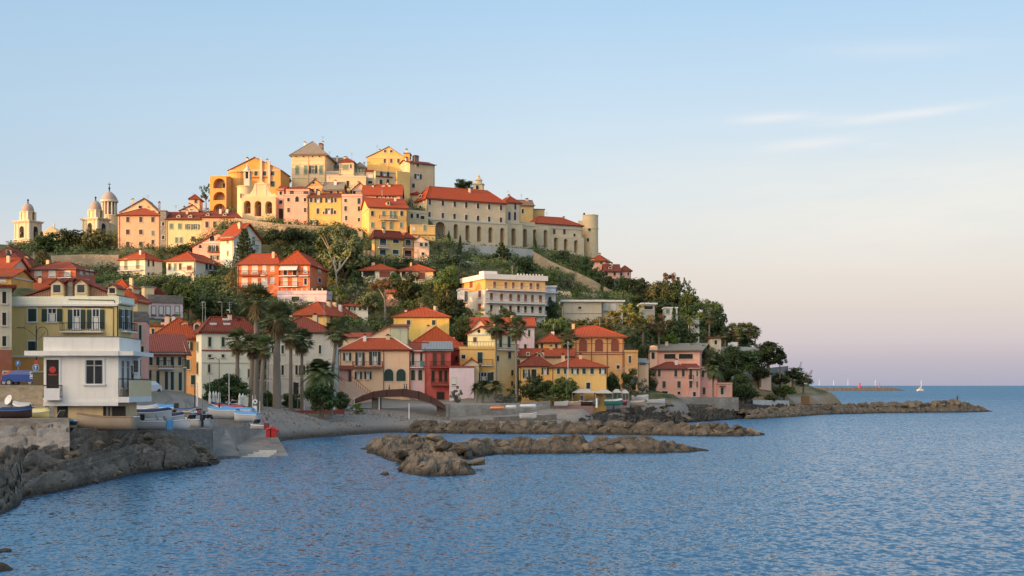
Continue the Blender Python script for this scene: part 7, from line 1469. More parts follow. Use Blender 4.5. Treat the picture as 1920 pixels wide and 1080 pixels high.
q = MB(); q.lathe([(0,-.03),(.30,-.03),(.30,.0),(0,.0)], M_WPAINT, n=24); q.lathe([(0,.002),(.27,.002),(.27,.012),(0,.012)], M_BPAINT, n=24); o = q.build('disc', sg); o.rotation_euler = (R(90), 0, 0); o.location = (0, -.1, 2.2)
q = MB(); q.box(-.035, .035, -.14, -.125, 2.02, 2.28, M_WPAINT); q.faces([(-.11,-.135,2.26),(.11,-.135,2.26),(0,-.135,2.42)], [(0,1,2)], M_WPAINT); q.build('arrow', sg)
q = MB(); q.tube([(0,0,-.3),(0,0,2.6)], .03, M_STEEL, 6); q.build('post', sg)
q = MB(); q.lathe([(0,-.03),(.16,-.03),(.16,.0),(0,.0)], M_RPAINT, n=20); o = q.build('small_red_disc', sg); o.rotation_euler = (R(90), 0, 0); o.location = (0, -.08, 2.72)
q = MB(); q.box(-.55, 1.05, -.09, -.05, 1.2, 1.5, M_WPAINT); q.box(-.5, 1.0, -.1, -.09, 1.26, 1.36, M_BPAINT); q.box(-.55, 1.05, -.09, -.05, 1.55, 1.82, M_WPAINT); q.box(-.5, 1.0, -.1, -.09, 1.60, 1.76, M_BPAINT); q.build('direction_board', sg)
sg = empty('road_sign', W(34, 723, 130)); tag(sg, 'small square blue parking sign on a thin post at left', 'sign'); q = MB(); q.tube([(0,0,-.3),(0,0,2.6)], .03, M_STEEL, 6); q.build('post', sg); q = MB(); q.box(-.25, .25, -.06, -.03, 2.0, 2.5, M_BPAINT); q.build('plate', sg); lettering('P', .42, M_WPAINT, sg, (0, -.07, 2.25))
# wheelie bin, satellite dish
o = empty('waste_container', W(73, 741, 112.5)); tag(o, 'tall dark brown container beside the lamp against the white building', 'container'); q = MB(); q.box(-.55, .55, 0, .9, 0, 2.0, flatm('container_brown', (.10,.08,.035), .7)); q.box(-.6, .6, -.05, .95, 2.0, 2.12, M_LSHUT); q.build('bin', o)
o = empty('satellite_dish', W(20, 779, 106)); tag(o, 'white satellite dish on a grey cabinet at the left edge above the brown boat', 'satellite dish')
q = MB(); q.lathe([(.0,-.10),(.22,-.07),(.42,.03),(.44,.03),(.24,-.10),(.0,-.13)], M_WPAINT, n=20); d_ = q.build('dish', o, True); d_.location = (-.15, -.1, 1.3); d_.rotation_euler = (R(68), 0, R(-35))
q = MB(); q.box(-.9, .45, .1, .9, -.5, 1.1, M_STEEL); q.tube([(.1,.1,.2),(.1,0,1.3)], .04, M_IRON, 5); q.build('stand', o)
lamp(411, 672, 765, 150, 'slender curved street lamp before the cream villa', .9, -1)
lamp(602, 712, 768, 200, 'thin single-arm lamp among the palms, left of the pair', 1.2, -1, M_STEEL)
lamp(570, 716, 770, 198, 'pale T-shaped lamp with short arms right of the thick palm trunk', 1.0, 1, M_WPAINT, double=True, group=None)
lamp(627, 716, 768, 202, 'pale lamp with a flat arm beside the salmon stair', 1.0, -1, M_WPAINT)
lamp(492, 714, 766, 186, 'pale double lamp at left end of the red fence', 1.0, 1, M_WPAINT, double=True)
lamp(1062, 692, 748, 226, 'thin pale lamp pole before the yellow row house', .5, 1, M_STEEL)
lamp(385, 566, 600, 236, 'thin grey mast lamp rising over orange roof by the garden trees', .5, -1, M_STEEL)
lamp(416, 566, 606, 236, 'second thin mast lamp over the orange roof, right of the first', .5, -1, M_STEEL)
lamp(431, 581, 606, 234, 'short white pole on the orange roof ridge, rightmost of three', .3, -1, M_WPAINT)
lamp(1168, 690, 735, 240, 'thin green lamp pole between dark hedges near the awnings', .5, 1, M_STEEL)
def pole(px, yt, yb, Y, label, m, name='mast', cat='mast', r_=.06, group=None):
    q = MB(); p = W(px, yb, Y); q.tube([(0,0,-.4), (0,0,(yb-yt)*Y/F)], [r_, r_*.6], m, 6); o = q.build(name); o.location = p; tag(o, label, cat, group); return o
pole(429.5, 697, 776, 152, 'tall white mast standing among the covered slipway boats', M_WPAINT); pole(370, 718, 790, 126, 'thick white pole with small lamps at the quay corner', M_WPAINT, r_=.1)
pole(365, 712, 790, 125, 'thin dark pole just left of the thick white quay pole', M_IRON); pole(393, 705, 772, 158, 'thin pale pole behind leftmost folded parasols', M_STEEL); pole(379, 740, 800, 120, 'short rusty post at the quay corner', M_PALMT)
pole(1065, 640, 757, 227, 'white flagpole in front of the cream balcony house', M_WPAINT, 'flagpole', 'flagpole', .08)
for px, yt, yb in ((473.5, 741, 800), (487, 752, 792)): pole(px, yt, yb, 150, 'pale post left of the red fence' if px > 480 else 'white post carrying a white notice board by the slipway', M_WPAINT)
nb = empty('notice_board', W(478.5, 795, 148)); tag(nb, 'white rectangular notice with round sign above by the slipway', 'sign'); q = MB(); q.tube([(0,0,-.5),(0,0,3.4)], .04, M_STEEL, 6); q.build('post', nb); q = MB(); q.box(-.2, .2, -.08, -.04, 1.0, 2.1, M_WPAINT); q.build('board', nb)
q = MB(); q.lathe([(.12,-.03),(.27,-.03),(.27,0),(.12,0)], M_WPAINT, n=18); q.lathe([(0,-.02),(.12,-.02)], M_IRON, n=12); o = q.build('round_sign', nb); o.rotation_euler = (R(90),0,0); o.location = (0,-.08,2.6)
# thin posts planted along the red fence
for i, px in enumerate((501, 527, 558, 584, 601, 620)): pole(px, 745+(i % 3), 772, 196, 'thin pale post standing behind the red fence', M_STEEL, 'post', 'post', .05, 'posts behind the red fence')
# folded parasols
PAR = None
for i, (px, yt, yb, Y) in enumerate(((393.5, 733, 768, 158), (400, 735, 768, 158.5), (405, 735, 768, 159), (411, 734, 768, 158), (449.5, 735, 772, 158), (455.5, 735, 772, 158.5))):
    grp = 'folded parasols behind slipway boats'; lb = ['leftmost folded cream parasol of the left four', 'second folded cream parasol from the left', 'third folded cream parasol from the left', 'rightmost folded cream parasol of the left four', 'left folded cream parasol of the right pair', 'right folded cream parasol of the right pair'][i]
    p = W(px, yb, Y); H = (yb-yt)*Y/F
    if PAR is None:
        root = empty('parasol', p); q = MB(); q.tube([(0,0,0),(0,0,H)], .03, M_WOOD, 6); q.build('pole', root); q = MB(); q.lathe([(.06,H*.22),(.17,H*.25),(.20,H*.5),(.14,H*.7),(.17,H*.72),(.15,H*.86),(.02,H*1.0)], M_BLIND, n=12); q.build('canopy', root, True); PAR = root
    else:
        root = PAR.copy(); COL.objects.link(root); root.location = p
        for ch in PAR.children: c = ch.copy(); COL.objects.link(c); c.parent = root
    tag(root, lb, 'parasol', grp)
M_CANVAS = flatm('canvas_pale_grey', (.50,.47,.42), .85)
# cafe awnings below the yellow row house
def awning(px0, px1, py, Y, label):
    a, c = W(px0, py, Y), W(px1, py, Y); L = c.x-a.x; root = empty('awning', W(px0, 752, Y)); tag(root, label, 'awning'); h = a.z-root.location.z-.3; q = MB(); m = M_CANVAS
    q.faces([(0,0,h-.5),(L,0,h-.5),(L,3.2,h-.4),(0,3.2,h-.4),(L*.3,1.6,h+.15),(L*.7,1.6,h+.15)], [(0,1,5,4),(1,2,5),(2,3,4,5),(3,0,4)], m); q.build('canvas', root)
    for x in (.1, L/2, L-.1):
        for y in (.1, 3.1): q = MB(); q.tube([(x, y, 0), (x, y, h-.45)], .04, M_STEEL, 5); q.build('post', root)
awning(1072, 1118, 728, 225, 'white canvas awning left, under the yellow row house'); awning(1116, 1150, 729, 226, 'white canvas awning right of the first, at end of yellow row house'); awning(1150, 1166, 728, 228, 'small white umbrella roof at the left of the last two'); awning(1166, 1180, 729, 228, 'small white umbrella roof at the right end of the awnings')
# beach poles and shower
pole(767, 756, 784, 200, 'white shower column on the pebble beach left of second breakwater', M_WPAINT, 'beach_shower', 'shower', .14); pole(711, 745, 764, 203, 'white bollard post under the bridge', M_WPAINT, 'post', 'post', .1); pole(664, 745, 764, 203, 'paired white post at the left foot of bridge', M_WPAINT, 'post', 'post', .1)
pole(1119, 746, 760, 224, 'white surf board standing upright between the beached boats', M_WPAINT, 'surf_board', 'surf board', .25)
# headland terrace and railings
wallstrip('headland_terrace', 'pale concrete terrace wall with blue top on the headland under the palm row', [(1330, 650, 662, 300), (1375, 650, 664, 303), (1432, 651, 664, 308)], 1, plaster('greyplaster'))
wallstrip('path_wall', 'pale stepped path wall climbing the cliff right of the coral houses', [(1372, 706, 712, 292), (1400, 696, 702, 302), (1440, 690, 695, 314), (1478, 686, 690, 322)], .6, masonry('grey', 'quay_'))
wallstrip('salmon_cliff_wall', 'plain salmon panel of wall set into the ochre cliff', [(1424, 699, 718, 306), (1446, 701, 721, 310)], .8, plaster('salmon'))
wallstrip('cliff_foot_wall', 'row of pale stone blocks at the cliff foot above the rocks', [(1412, 750, 755, 292), (1480, 751, 756, 318)], .6, plaster('offwhite'))
wallstrip('rusty_hut_wall', 'small orange-brown hut wall under the cliff by the breakwater root', [(1503, 742, 753, 332), (1518, 743, 754, 334)], .8, plaster('rust') if False else flatm('orange_wall', (.45,.20,.07), .9))
for i, px in enumerate((1381, 1395, 1421, 1442)): pole(px, 684, 700+i, 296+6*i, 'thin pale fence post on the cliff path', M_STEEL, 'post', 'post', .05, 'fence posts on the cliff path')
q = MB(); q.box(-.8,.8,-.4,.4,0,1.2,M_WPAINT); q.box(-1.4,-.9,-.4,.4,.2,1.0,M_WPAINT); o = q.build('garden_bench'); o.location = W(1376, 651, 303); tag(o, 'white bench on the headland terrace under palms', 'bench')
# far harbour mole, lighthouses, masts, sailing boat
Ym = 1750
q = MB(); 
pts_ = [(1518, 6.5), (1600, 7.0), (1660, 7.2), (1680, 5.5), (1696, .3)]; V = []
for i in range(60):
    px = 1515+(1696-1515)*i/59; h = np.interp(px, [a for a, _ in pts_], [b_ for _, b_ in pts_])*.62+noise.noise(Vector((px*.4, 0, 0)))*.9*(px < 1690); x = (px-960)/F*Ym; V += [(x, Ym-9, -1), (x, Ym-3, h*.6), (x, Ym, h), (x, Ym+6, h), (x, Ym+14, -1)]
q.faces(V, [(5*i+j, 5*i+5+j, 5*i+6+j, 5*i+1+j) for i in range(59) for j in range(4)], M_RUB); o = q.build('harbour_mole'); tag(o, 'distant dark harbour mole on the horizon with two red beacons', 'mole')
def beacon(px, yt, label, s_=1.0):
    p = W(px, 723, Ym+2); p.z = 4.2; root = empty('beacon', p); tag(root, label, 'lighthouse'); H = (723-yt)*Ym/F; q = MB(); q.lathe([(2.6*s_,0),(2.6*s_,1.0),(1.3*s_,1.2),(.9*s_,H*.72),(1.5*s_,H*.73),(1.5*s_,H*.78)], flatm('beacon_red', (.62,.02,.02), .5), n=14); q.build('tower', root); q = MB(); q.lathe([(.7*s_,H*.78),(.7*s_,H*.92),(.1,H)], flatm('beacon_red', (.62,.02,.02), .5), n=12); q.build('lantern', root)
beacon(1612, 713, 'taller red beacon on the distant harbour mole, left', 1.0); beacon(1649, 713, 'slimmer red beacon on the distant harbour mole, right', .5)
for px, yt in ((1536,712),(1563,713),(1590,711),(1641,712)): pole(px, yt, 722, Ym-20, 'distant white boat mast showing above the harbour mole', M_WPAINT, 'mast', 'mast', .28, 'masts behind the harbour mole')
Ys = 1680; root = empty('sailing_boat', ((1726-960)/F*Ys, Ys, 0), R(20)); tag(root, 'white sailing boat with bare mast alone on the horizon at right', 'sailing boat')
q = MB(); q.faces([(-5,-1.3,0),(3,-1.6,0),(6.5,0,0),(3,1.6,0),(-5,1.3,0),(-5,-1.5,1.6),(3,-1.8,1.7),(7.4,0,2.1),(3,1.8,1.7),(-5,1.5,1.6)], [(0,1,6,5),(1,2,7,6),(2,3,8,7),(3,4,9,8),(4,0,5,9),(5,6,7,8,9)], HW); q.box(-2.5,2.5,-1,1,1.7,2.7,HW); q.build('hull', root)
q = MB(); q.tube([(1,0,1.6),(1,0,14)], .22, M_WPAINT, 6); q.build('mast', root); q = MB(); q.faces([(.7,0,3.0),(-4.4,0,3.0),(.8,.1,7.0),(.7,.3,3.0),(-4.4,.3,3.0)], [(0,1,2),(3,2,4)], flatm('furled_sail', (.70,.55,.40), .8)); q.build('sail', root)

o = empty('barrel', W(318, 806, 107)); tag(o, 'blue plastic barrel at the quay edge before the white motor boat', 'barrel'); q = MB(); q.lathe([(.0,0),(.26,0),(.29,.1),(.29,.4),(.27,.42),(.29,.45),(.29,.8),(.25,.88),(.0,.88)], M_LBLUE, n=16); q.build('drum', o)
o = empty('barrier', W(356, 797, 121)); tag(o, 'red and white striped barrier boards between the boats', 'barrier'); q = MB()
for i in range(7): q.box(-1.0+i*.28, -1.0+i*.28+.28, 0, .05, .7, .95, M_RPAINT if i % 2 else M_WPAINT); q.box(-1.0+i*.28, -1.0+i*.28+.28, 0, .05, 1.1, 1.35, M_WPAINT if i % 2 else M_RPAINT)
q.build('board', o); q = MB(); q.box(-.95, -.88, .05, .1, 0, 1.4, M_STEEL); q.box(.85, .92, .05, .1, 0, 1.4, M_STEEL); q.build('frame', o)
for i, (px, py, L, Y, rz, lb, cv) in enumerate([(250, 797, 58, 116.5, 12, 'white boat with bare white deck tight behind the cream wooden boat', None), (300, 784, 50, 121, 174, 'white boat under pale grey cover in the back row of the quay', M_GCOV), (362, 801, 40, 117, 150, 'small white tender nearest the barrier', None), (330, 777, 44, 128, 8, 'cream and white boat at the ramp foot, farthest back', None), (236, 786, 40, 121, 170, 'little white dinghy beside the open store', None), (268, 800, 44, 112.5, 176, 'white open boat with its bow at the stern of cream wooden boat', None), (290, 802, 36, 110.5, 20, 'small white boat turned towards the water between two hulls', None), (322, 796, 46, 114.5, 4, 'white boat under navy cover behind the blue barrel', M_NAVY), (345, 792, 34, 118.5, 30, 'short white boat with grey cover by the striped barrier', M_GCOV), (374, 788, 34, 123, 160, 'white boat by the thick white quay pole', None), (308, 778, 40, 125, 175, 'pale boat in the last row under the ramp wall', M_LBLUE), (388, 800, 26, 119.5, 80, 'white boat end-on at the very corner of the quay', None)]):
    boat(px, py, L, Y, rz, lb, HW, None, .34, cover=cv, h=.7, motor=(i % 2 == 0))
# windscreens and a mast on some boats
for ob in list(bpy.data.objects):
    if ob.name.startswith(('boat', 'motor_boat')) and ob.parent is None and ob.location.y < 170 and not any(c.name.startswith('cover') for c in ob.children):
        q = MB(); q.faces([(.3,-.55,.7),(.3,.55,.7),(.05,.48,1.15),(.05,-.48,1.15)], [(0,1,2,3)], M_GLASS); q.tube([(.3,-.55,.7),(.05,-.48,1.15),(.05,.48,1.15),(.3,.55,.7)], .025, M_STEEL, 4); q.build('windscreen', ob)
# ================================================================ VEGETATION
T = tree
# round trees and conifers on the skyline left
T('broad', 90, 437, 476, 480, 50, 'leftmost of three trimmed round dark trees by the bell tower', 348, 'dark')
T('broad', 133, 430, 476, 480, 56, 'middle one of three trimmed round dark trees between the bell towers', 350, 'dark')
T('broad', 183, 428, 473, 479, 56, 'rightmost and most olive of three trimmed round trees, before the second bell tower', 346, 'olive')
T('tiers', 80, 466, 506, 508, 44, 'layered norfolk pine over the rose house roof at left', 285, 'olive'); T('tiers', 15, 466, 505, 508, 22, 'thin pale norfolk pine at the left edge', 270, 'grey')
T('tiers', 78, 432, 470, 476, 18, 'top of a small norfolk pine right of the leftmost bell tower', 362, 'grey')
T('loose', 386, 345, 374, 384, 24, 'dark loose tree left of the orange loggias', 385, 'dark'); T('broad', 536, 329, 350, 356, 20, 'dark round tree left of the pyramid palace', 396, 'dark')
T('broad', 868, 336, 354, 362, 34, 'dark flat-topped tree on the skyline left of the bell turret', 428, 'dark'); T('loose', 885, 343, 356, 362, 14, 'small dark tree touching the bell turret', 431, 'dark')
# centre slope
T('umbrella', 537, 425, 474, 505, 104, 'wide dark stone pine left of centre below the oratory wall', 326, 'dark'); T('broad', 555, 455, 492, 500, 64, 'dark lower canopy under the wide stone pine', 318, 'dark')
T('umbrella', 628, 412, 470, 540, 88, 'tall stone pine crown rising against the golden row house', 312, 'olive', bark=M_PBARK); OT = T('broad', 645, 440, 505, 545, 96, 'large olive brown tree crown with pale forked trunk below', 306, 'olive', bark=M_PBARK); T('broad', 612, 450, 520, 545, 60, 'dark canopy behind pale forked trunk', 316, 'dark')
T('broad', 665, 475, 525, 540, 54, 'dark green tree left of the ochre pyramid roof house', 308, 'dark')
T('tiers', 458, 424, 500, 512, 46, 'norfolk pine standing before the bluish gable', 296, 'dark')
q = MB(); o0 = OT.location.copy()
for pts in ([(631,548),(631,520),(629,500),(618,478)], [(631,512),(626,495),(627,482)], [(631,510),(640,500),(653,482)], [(637,502),(637,490)]):
    q.tube([W(a, b_, 297)-o0 for a, b_ in pts], [.28, .22, .16, .08][:len(pts)], M_PBARK, 6)
q.build('limb', OT)
for px, yt, col, Y, lb in ((841.5, 433, 'dark', 358, 'left cypress of the pair under the convent arches'), (863, 441, 'dark', 358, 'right cypress of the pair under the convent arches'), (1003, 443, 'dark', 386, 'dark cypress against the middle convent arches'), (1128, 519, 'dark', 345, 'single cypress on the slope below the pink crest houses')):
    T('cypress', px, yt, yt+34 if px < 1100 else 562, yt+40 if px < 1100 else 564, 13, lb, Y, col)
T('cypress', 1264, 574, 622, 626, 18, 'dark cypress before the white pavilion', 308, 'dark')
T('cone', 942, 456, 512, 520, 74, 'broad dark conifer above the white apartments', 345, 'dark'); T('broad', 975, 482, 520, 526, 56, 'dark tree right of the broad conifer over the apartments', 345, 'dark'); T('broad', 912, 482, 515, 520, 44, 'dark tree left of the broad conifer over the apartments', 340, 'dark')
T('broad', 822, 458, 498, 504, 44, 'dark tree under the left cypress', 342, 'dark'); T('broad', 848, 466, 500, 506, 50, 'dark tree between cypresses and bastion wall', 340, 'dark'); T('loose', 880, 480, 505, 510, 40, 'loose tree on the bastion slope', 335, 'green')
T('broad', 1052, 472, 505, 512, 38, 'round dark tree below the lower convent arches', 378, 'dark'); T('loose', 1074, 480, 515, 520, 36, 'loose olive tree under the convent east arches', 374, 'olive'); T('broad', 1096, 482, 522, 528, 34, 'dark tree at the foot of the round bastion, left', 372, 'dark'); T('broad', 1118, 500, 538, 542, 36, 'dark tree below the first pink crest house', 366, 'dark'); T('broad', 1140, 518, 548, 552, 32, 'dark tree below the violet parapet', 362, 'dark')
T('loose', 1030, 500, 545, 552, 50, 'bushy green tree on the grass right of the apartments', 340, 'green'); T('loose', 1062, 520, 552, 556, 44, 'grey green scrub tree under the sloping wall', 338, 'grey'); T('loose', 1092, 532, 560, 564, 40, 'leafy shrub tree over the modern house roof', 334, 'olive')
T('broad', 1080, 540, 565, 568, 22, 'small dark tree left of the single cypress', 330, 'dark')
# right crest grove
for a in [('broad', 1168, 520, 562, 570, 50, 'dark crest tree right under the last pink house', 352, 'dark'), ('broad', 1198, 522, 575, 585, 58, 'second dark tree of the crest grove from the left', 346, 'dark'), ('broad', 1232, 518, 580, 590, 60, 'third crest tree, with bronze top', 344, 'olive'), ('loose', 1258, 504, 545, 560, 40, 'wispy highest tree of the crest grove', 346, 'rusty'), ('broad', 1262, 526, 585, 595, 54, 'dark crest tree beneath the wispy one', 340, 'dark'),
          ('loose', 1285, 522, 545, 560, 20, 'small palm-like tree right of the wispy crest tree', 342, 'dark'), ('broad', 1290, 540, 600, 610, 52, 'dark rounded crest tree above the white pavilion', 336, 'dark'), ('umbrella', 1325, 558, 600, 640, 64, 'big dark stone pine stepping down the crest', 330, 'dark'), ('broad', 1340, 574, 628, 645, 46, 'dark pine crown at the right edge of grove', 326, 'dark'), ('broad', 1316, 585, 640, 648, 60, 'large dark tree mass left of the palm on headland', 328, 'dark'),
          ('broad', 1240, 560, 610, 620, 60, 'dark tree behind the white pavilion', 326, 'dark'), ('broad', 1205, 555, 592, 600, 56, 'shadowy tree over the white roof slab', 330, 'dark'),
          ('loose', 1293, 572, 612, 620, 46, 'light green loose tree right of the pavilion', 306, 'green'), ('loose', 1180, 563, 605, 618, 56, 'yellow olive tree right of the modern wing', 290, 'yellow'), ('loose', 1150, 580, 622, 632, 54, 'golden green tree before the modern house', 284, 'yellow'), ('loose', 1120, 592, 625, 632, 50, 'autumn yellow bush behind the arcaded roof', 280, 'yellow'), ('loose', 1205, 585, 620, 628, 54, 'bright yellow green tree in the middle of the slope', 288, 'yellow'), ('loose', 1235, 592, 628, 636, 44, 'reddish brown tree right of the yellow green one', 290, 'rusty'), ('broad', 1172, 605, 645, 652, 44, 'olive tree directly above the arcaded roof corner', 276, 'olive'),
          ('broad', 1212, 602, 655, 665, 60, 'dark blue-green tree above the ochre annexe', 300, 'dark'), ('broad', 1248, 624, 648, 656, 48, 'bright green flat tree above the coral grey roof', 300, 'bright'), ('broad', 1262, 600, 640, 650, 50, 'dark tree behind the bright green flat one', 304, 'dark'), ('broad', 1290, 615, 650, 658, 44, 'dark grey tree left of the narrow white wall', 304, 'dark'), ('broad', 1196, 635, 705, 705, 40, 'tall dark shrub between ochre annexe and coral house', 275, 'dark'),
          ('broad', 1372, 648, 692, 700, 52, 'dark tree right of the coral house gable', 302, 'dark'), ('broad', 1440, 641, 682, 688, 66, 'big dark round bush at the cliff edge', 308, 'dark'), ('broad', 1405, 655, 678, 682, 50, 'low dark bush left of the big cliff bush', 304, 'dark'), ('broad', 1462, 655, 684, 690, 26, 'right shoulder of the cliff edge bushes', 309, 'dark'), ('broad', 1392, 702, 748, 750, 50, 'dark shrub mass right of the coral porch', 287, 'dark'), ('broad', 1372, 720, 748, 750, 24, 'low dark shrub behind the lowest coral block', 286, 'dark'), ('broad', 1395, 672, 700, 705, 40, 'shrub on the path wall', 304, 'green'), ('broad', 1486, 690, 712, 710, 46, 'dark bush on the sloping cliff top', 322, 'dark', 'bush'), ('broad', 1506, 702, 722, 720, 36, 'olive bush lower on the sloping cliff top', 330, 'olive', 'bush')]:
    T(*a)
for i_, (px, yt, yg, wd, Y, lb) in enumerate([(1108, 640-22, 655, 30, 268, 'small olive tree peeping over the arcaded annexe roof'), (1300, 640, 668, 40, 296, 'dark bush between the coral roof and the beige pavilion'), (1322, 650, 690, 36, 290, 'dark bush right of the coral roof ridge'), (1350, 662, 700, 44, 292, 'dark bush behind the single palm'), (1378, 690, 722, 40, 296, 'green bush above the lowest coral block'), (1400, 715, 745, 40, 292, 'dark bush left of the salmon wall panel')]):
    T('broad', px, yt, yg-2, yg, wd, lb, Y, ('dark', 'green', 'olive')[i_ % 3], 'bush')
# gardens left of centre
for a in [('broad', 300, 520, 552, 558, 56, 'dark hedge tree below the cream half-shaded house', 262, 'dark'), ('broad', 330, 522, 565, 572, 46, 'green tree above the ornate grey villa', 256, 'green'), ('broad', 352, 528, 578, 590, 50, 'green tree right of the ornate grey villa', 250, 'green'), ('loose', 380, 518, 560, 570, 60, 'loose green tree under the loggia house', 266, 'green'), ('broad', 385, 548, 592, 600, 56, 'dark tree behind the mast lamps', 248, 'dark'), ('broad', 418, 560, 600, 608, 56, 'dark tree right of the mast lamps', 246, 'dark'), ('loose', 412, 528, 565, 572, 50, 'grey olive tree left of the orange apartments', 268, 'olive'), ('broad', 348, 455, 478, 484, 40, 'dark scrub under the long yellow house', 330, 'dark'), ('loose', 320, 462, 480, 484, 40, 'low dark scrub below the narrow stone house', 334, 'grey'),
          ('loose', 435, 500, 540, 550, 24, 'thin tree touching the left end of orange apartments', 280, 'rusty'), ('loose', 560, 560, 580, 585, 40, 'low shrub on the garage block right of the tall palms', 262, 'olive'), ('broad', 448, 575, 612, 618, 40, 'dark shrub left of the tallest palm crown', 240, 'dark')]:
    T(*a)
# gardens right of the orange apartments
for a in [('loose', 640, 528, 568, 592, 44, 'loose tree with leaning pale trunk right of the orange apartments', 272, 'green'), ('loose', 665, 535, 575, 590, 46, 'grey green tree over the pale terrace house', 274, 'grey'), ('broad', 690, 545, 590, 600, 44, 'dark olive tree left of the glimpsed coral house', 272, 'olive'), ('umbrella', 722, 520, 552, 585, 60, 'brownish spreading tree under the white bungalow', 278, 'rusty', None, None, M_PBARK), ('broad', 765, 515, 560, 575, 56, 'dark tree in front of the cream bungalow wing', 276, 'dark'), ('loose', 795, 535, 580, 590, 46, 'dark loose tree above mustard roof right', 272, 'dark'), ('loose', 824, 522, 585, 596, 34, 'tall feathery olive tree right of the mustard house', 274, 'yellow'), ('broad', 850, 548, 600, 610, 50, 'dark tree left of the apartment bay', 272, 'dark'), ('broad', 838, 500, 545, 555, 50, 'dark green tree right of the cream bungalow wing', 292, 'green'), ('broad', 862, 505, 545, 555, 36, 'olive tree over the apartment bay', 296, 'olive'), ('loose', 700, 520, 545, 552, 36, 'shrub before the loggia of the white bungalow', 288, 'olive'), ('broad', 742, 505, 535, 540, 26, 'dark tree between the two bungalows', 295, 'green'), ('broad', 668, 508, 545, 555, 30, 'dark tree left of the white bungalow', 296, 'dark'), ('broad', 870, 596, 640, 648, 50, 'dark tree behind the cream gable vent house', 258, 'dark'), ('broad', 985, 600, 612, 620, 40, 'dark shrub under the apartment balconies', 268, 'dark'), ('loose', 905, 580, 612, 620, 44, 'green shrub at the base of apartments', 270, 'green'), ('broad', 950, 578, 610, 618, 34, 'dark round shrub before the apartment balconies', 270, 'dark'),
          ('broad', 1050, 595, 625, 632, 50, 'green tree left of the arcaded roof', 268, 'green'), ('loose', 1088, 596, 622, 630, 44, 'orange tinted bush on the arcaded roof line', 270, 'yellow'), ('broad', 1035, 560, 610, 618, 26, 'dark climbing tree between apartments and modern house', 290, 'dark'), ('loose', 690, 470, 500, 505, 30, 'shrub left of the maroon pyramid roof house', 316, 'olive'), ('loose', 760, 486, 502, 506, 60, 'low dark shrubs under the ochre balconies', 314, 'dark'), ('broad', 850, 478, 510, 520, 60, 'olive scrub tree below the grey garden wall', 322, 'grey'), ('loose', 815, 500, 530, 536, 44, 'olive scrub right of cream bungalow roof', 306, 'olive'),
          ('broad', 900, 515, 545, 552, 40, 'dark tree behind the apartment roof left', 312, 'dark'), ('loose', 800, 555, 585, 592, 40, 'pale green shrub behind the mustard roof', 270, 'olive')]:
    T(*a)
# lower town gardens
for a in [('broad', 432, 702, 748, 762, 74, 'dark leafy tree under the left palms behind folded parasols', 172, 'dark'), ('broad', 400, 712, 755, 764, 40, 'dark shrub right of the ramp', 166, 'dark'), ('broad', 505, 735, 768, 772, 40, 'green shrub behind the left of the red fence', 200, 'green'), ('broad', 545, 738, 768, 772, 44, 'green shrub behind the middle of red fence', 202, 'dark'), ('broad', 640, 735, 768, 772, 34, 'dark shrub at the right end of red fence', 204, 'dark'), ('loose', 670, 755, 775, 777, 40, 'yellow green low plants at the bridge foot', 199, 'bright'),
          ('broad', 1008, 706, 752, 758, 56, 'big dark green tree below the balcony house', 228, 'dark'), ('broad', 1055, 706, 752, 758, 52, 'big dark green tree left of the yellow row house', 227, 'green'), ('loose', 972, 715, 752, 756, 50, 'dark green garden tree beside flagpole', 228, 'dark'), ('broad', 1150, 697, 735, 745, 30, 'dark hedge at the right end of yellow row house', 238, 'dark'), ('broad', 1182, 692, 722, 745, 32, 'round dark shrub left of the pale mound', 238, 'dark'), ('broad', 1213, 693, 740, 745, 36, 'round dark shrub against the coral house', 262, 'dark'), ('loose', 1192, 706, 745, 748, 46, 'pale dry shrub mound between dark shrubs', 234, 'grey'), ('loose', 855, 722, 755, 760, 26, 'pale leafy shrub at the bridge right end', 216, 'grey'), ('loose', 950, 735, 756, 758, 50, 'grey green low planting on the promenade', 220, 'grey'), ('loose', 1030, 738, 756, 758, 50, 'low planting below the two big trees', 222, 'olive')]:
    T(*a)
# palms
def P_(px, yt, yg, w_, *a, **k): return palm(px, yt-w_*.02, yg, w_*1.05, *a, **k)
P_(480, 528, 770, 82, 'tallest fan palm of the waterfront group with brown skirt', 186, kind='fan', tr=.3, dense=2)
P_(519, 560, 770, 88, 'thick-trunked fan palm right of the tallest one', 180, kind='fan', tr=.46, dense=2)
P_(445, 612, 765, 62, 'leftmost fan palm of the waterfront group', 178, kind='fan', tr=.25, dense=2)
P_(470, 622, 765, 58, 'shorter fan palm right beside the leftmost one', 176, kind='fan', tr=.28, lean=.3, dense=2)
P_(488, 625, 766, 56, 'short fan palm with pale leaning trunk in front of the thick trunk', 174, kind='fan', tr=.24, lean=.6, dense=2)
P_(545, 600, 768, 62, 'fan palm behind the thick-trunked palm, right', 196, kind='fan', tr=.25, dense=2); P_(566, 612, 768, 60, 'slim fan palm left of the bushy date palm', 198, kind='fan', tr=.22, dense=2)
P_(620, 592, 768, 64, 'fan palm with slanting trunk left of the salmon house', 192, kind='fan', tr=.24, lean=1.0, dense=2)
P_(600, 655, 768, 92, 'bushy dark date palm left of the salmon house', 190, kind='feather', tr=.35, skirt=False, dense=2)
T('broad', 604, 712, 766, 769, 66, 'dark leafy bush under the date palm left of the salmon house', 189, 'dark', 'bush')
P_(930, 588, 752, 56, 'tall slim palm before the cream gable house', 226, kind='fan', tr=.17, dense=2); P_(968, 590, 752, 56, 'tall slim palm right beside the first cream gable palm', 226, kind='fan', tr=.17, dense=2)
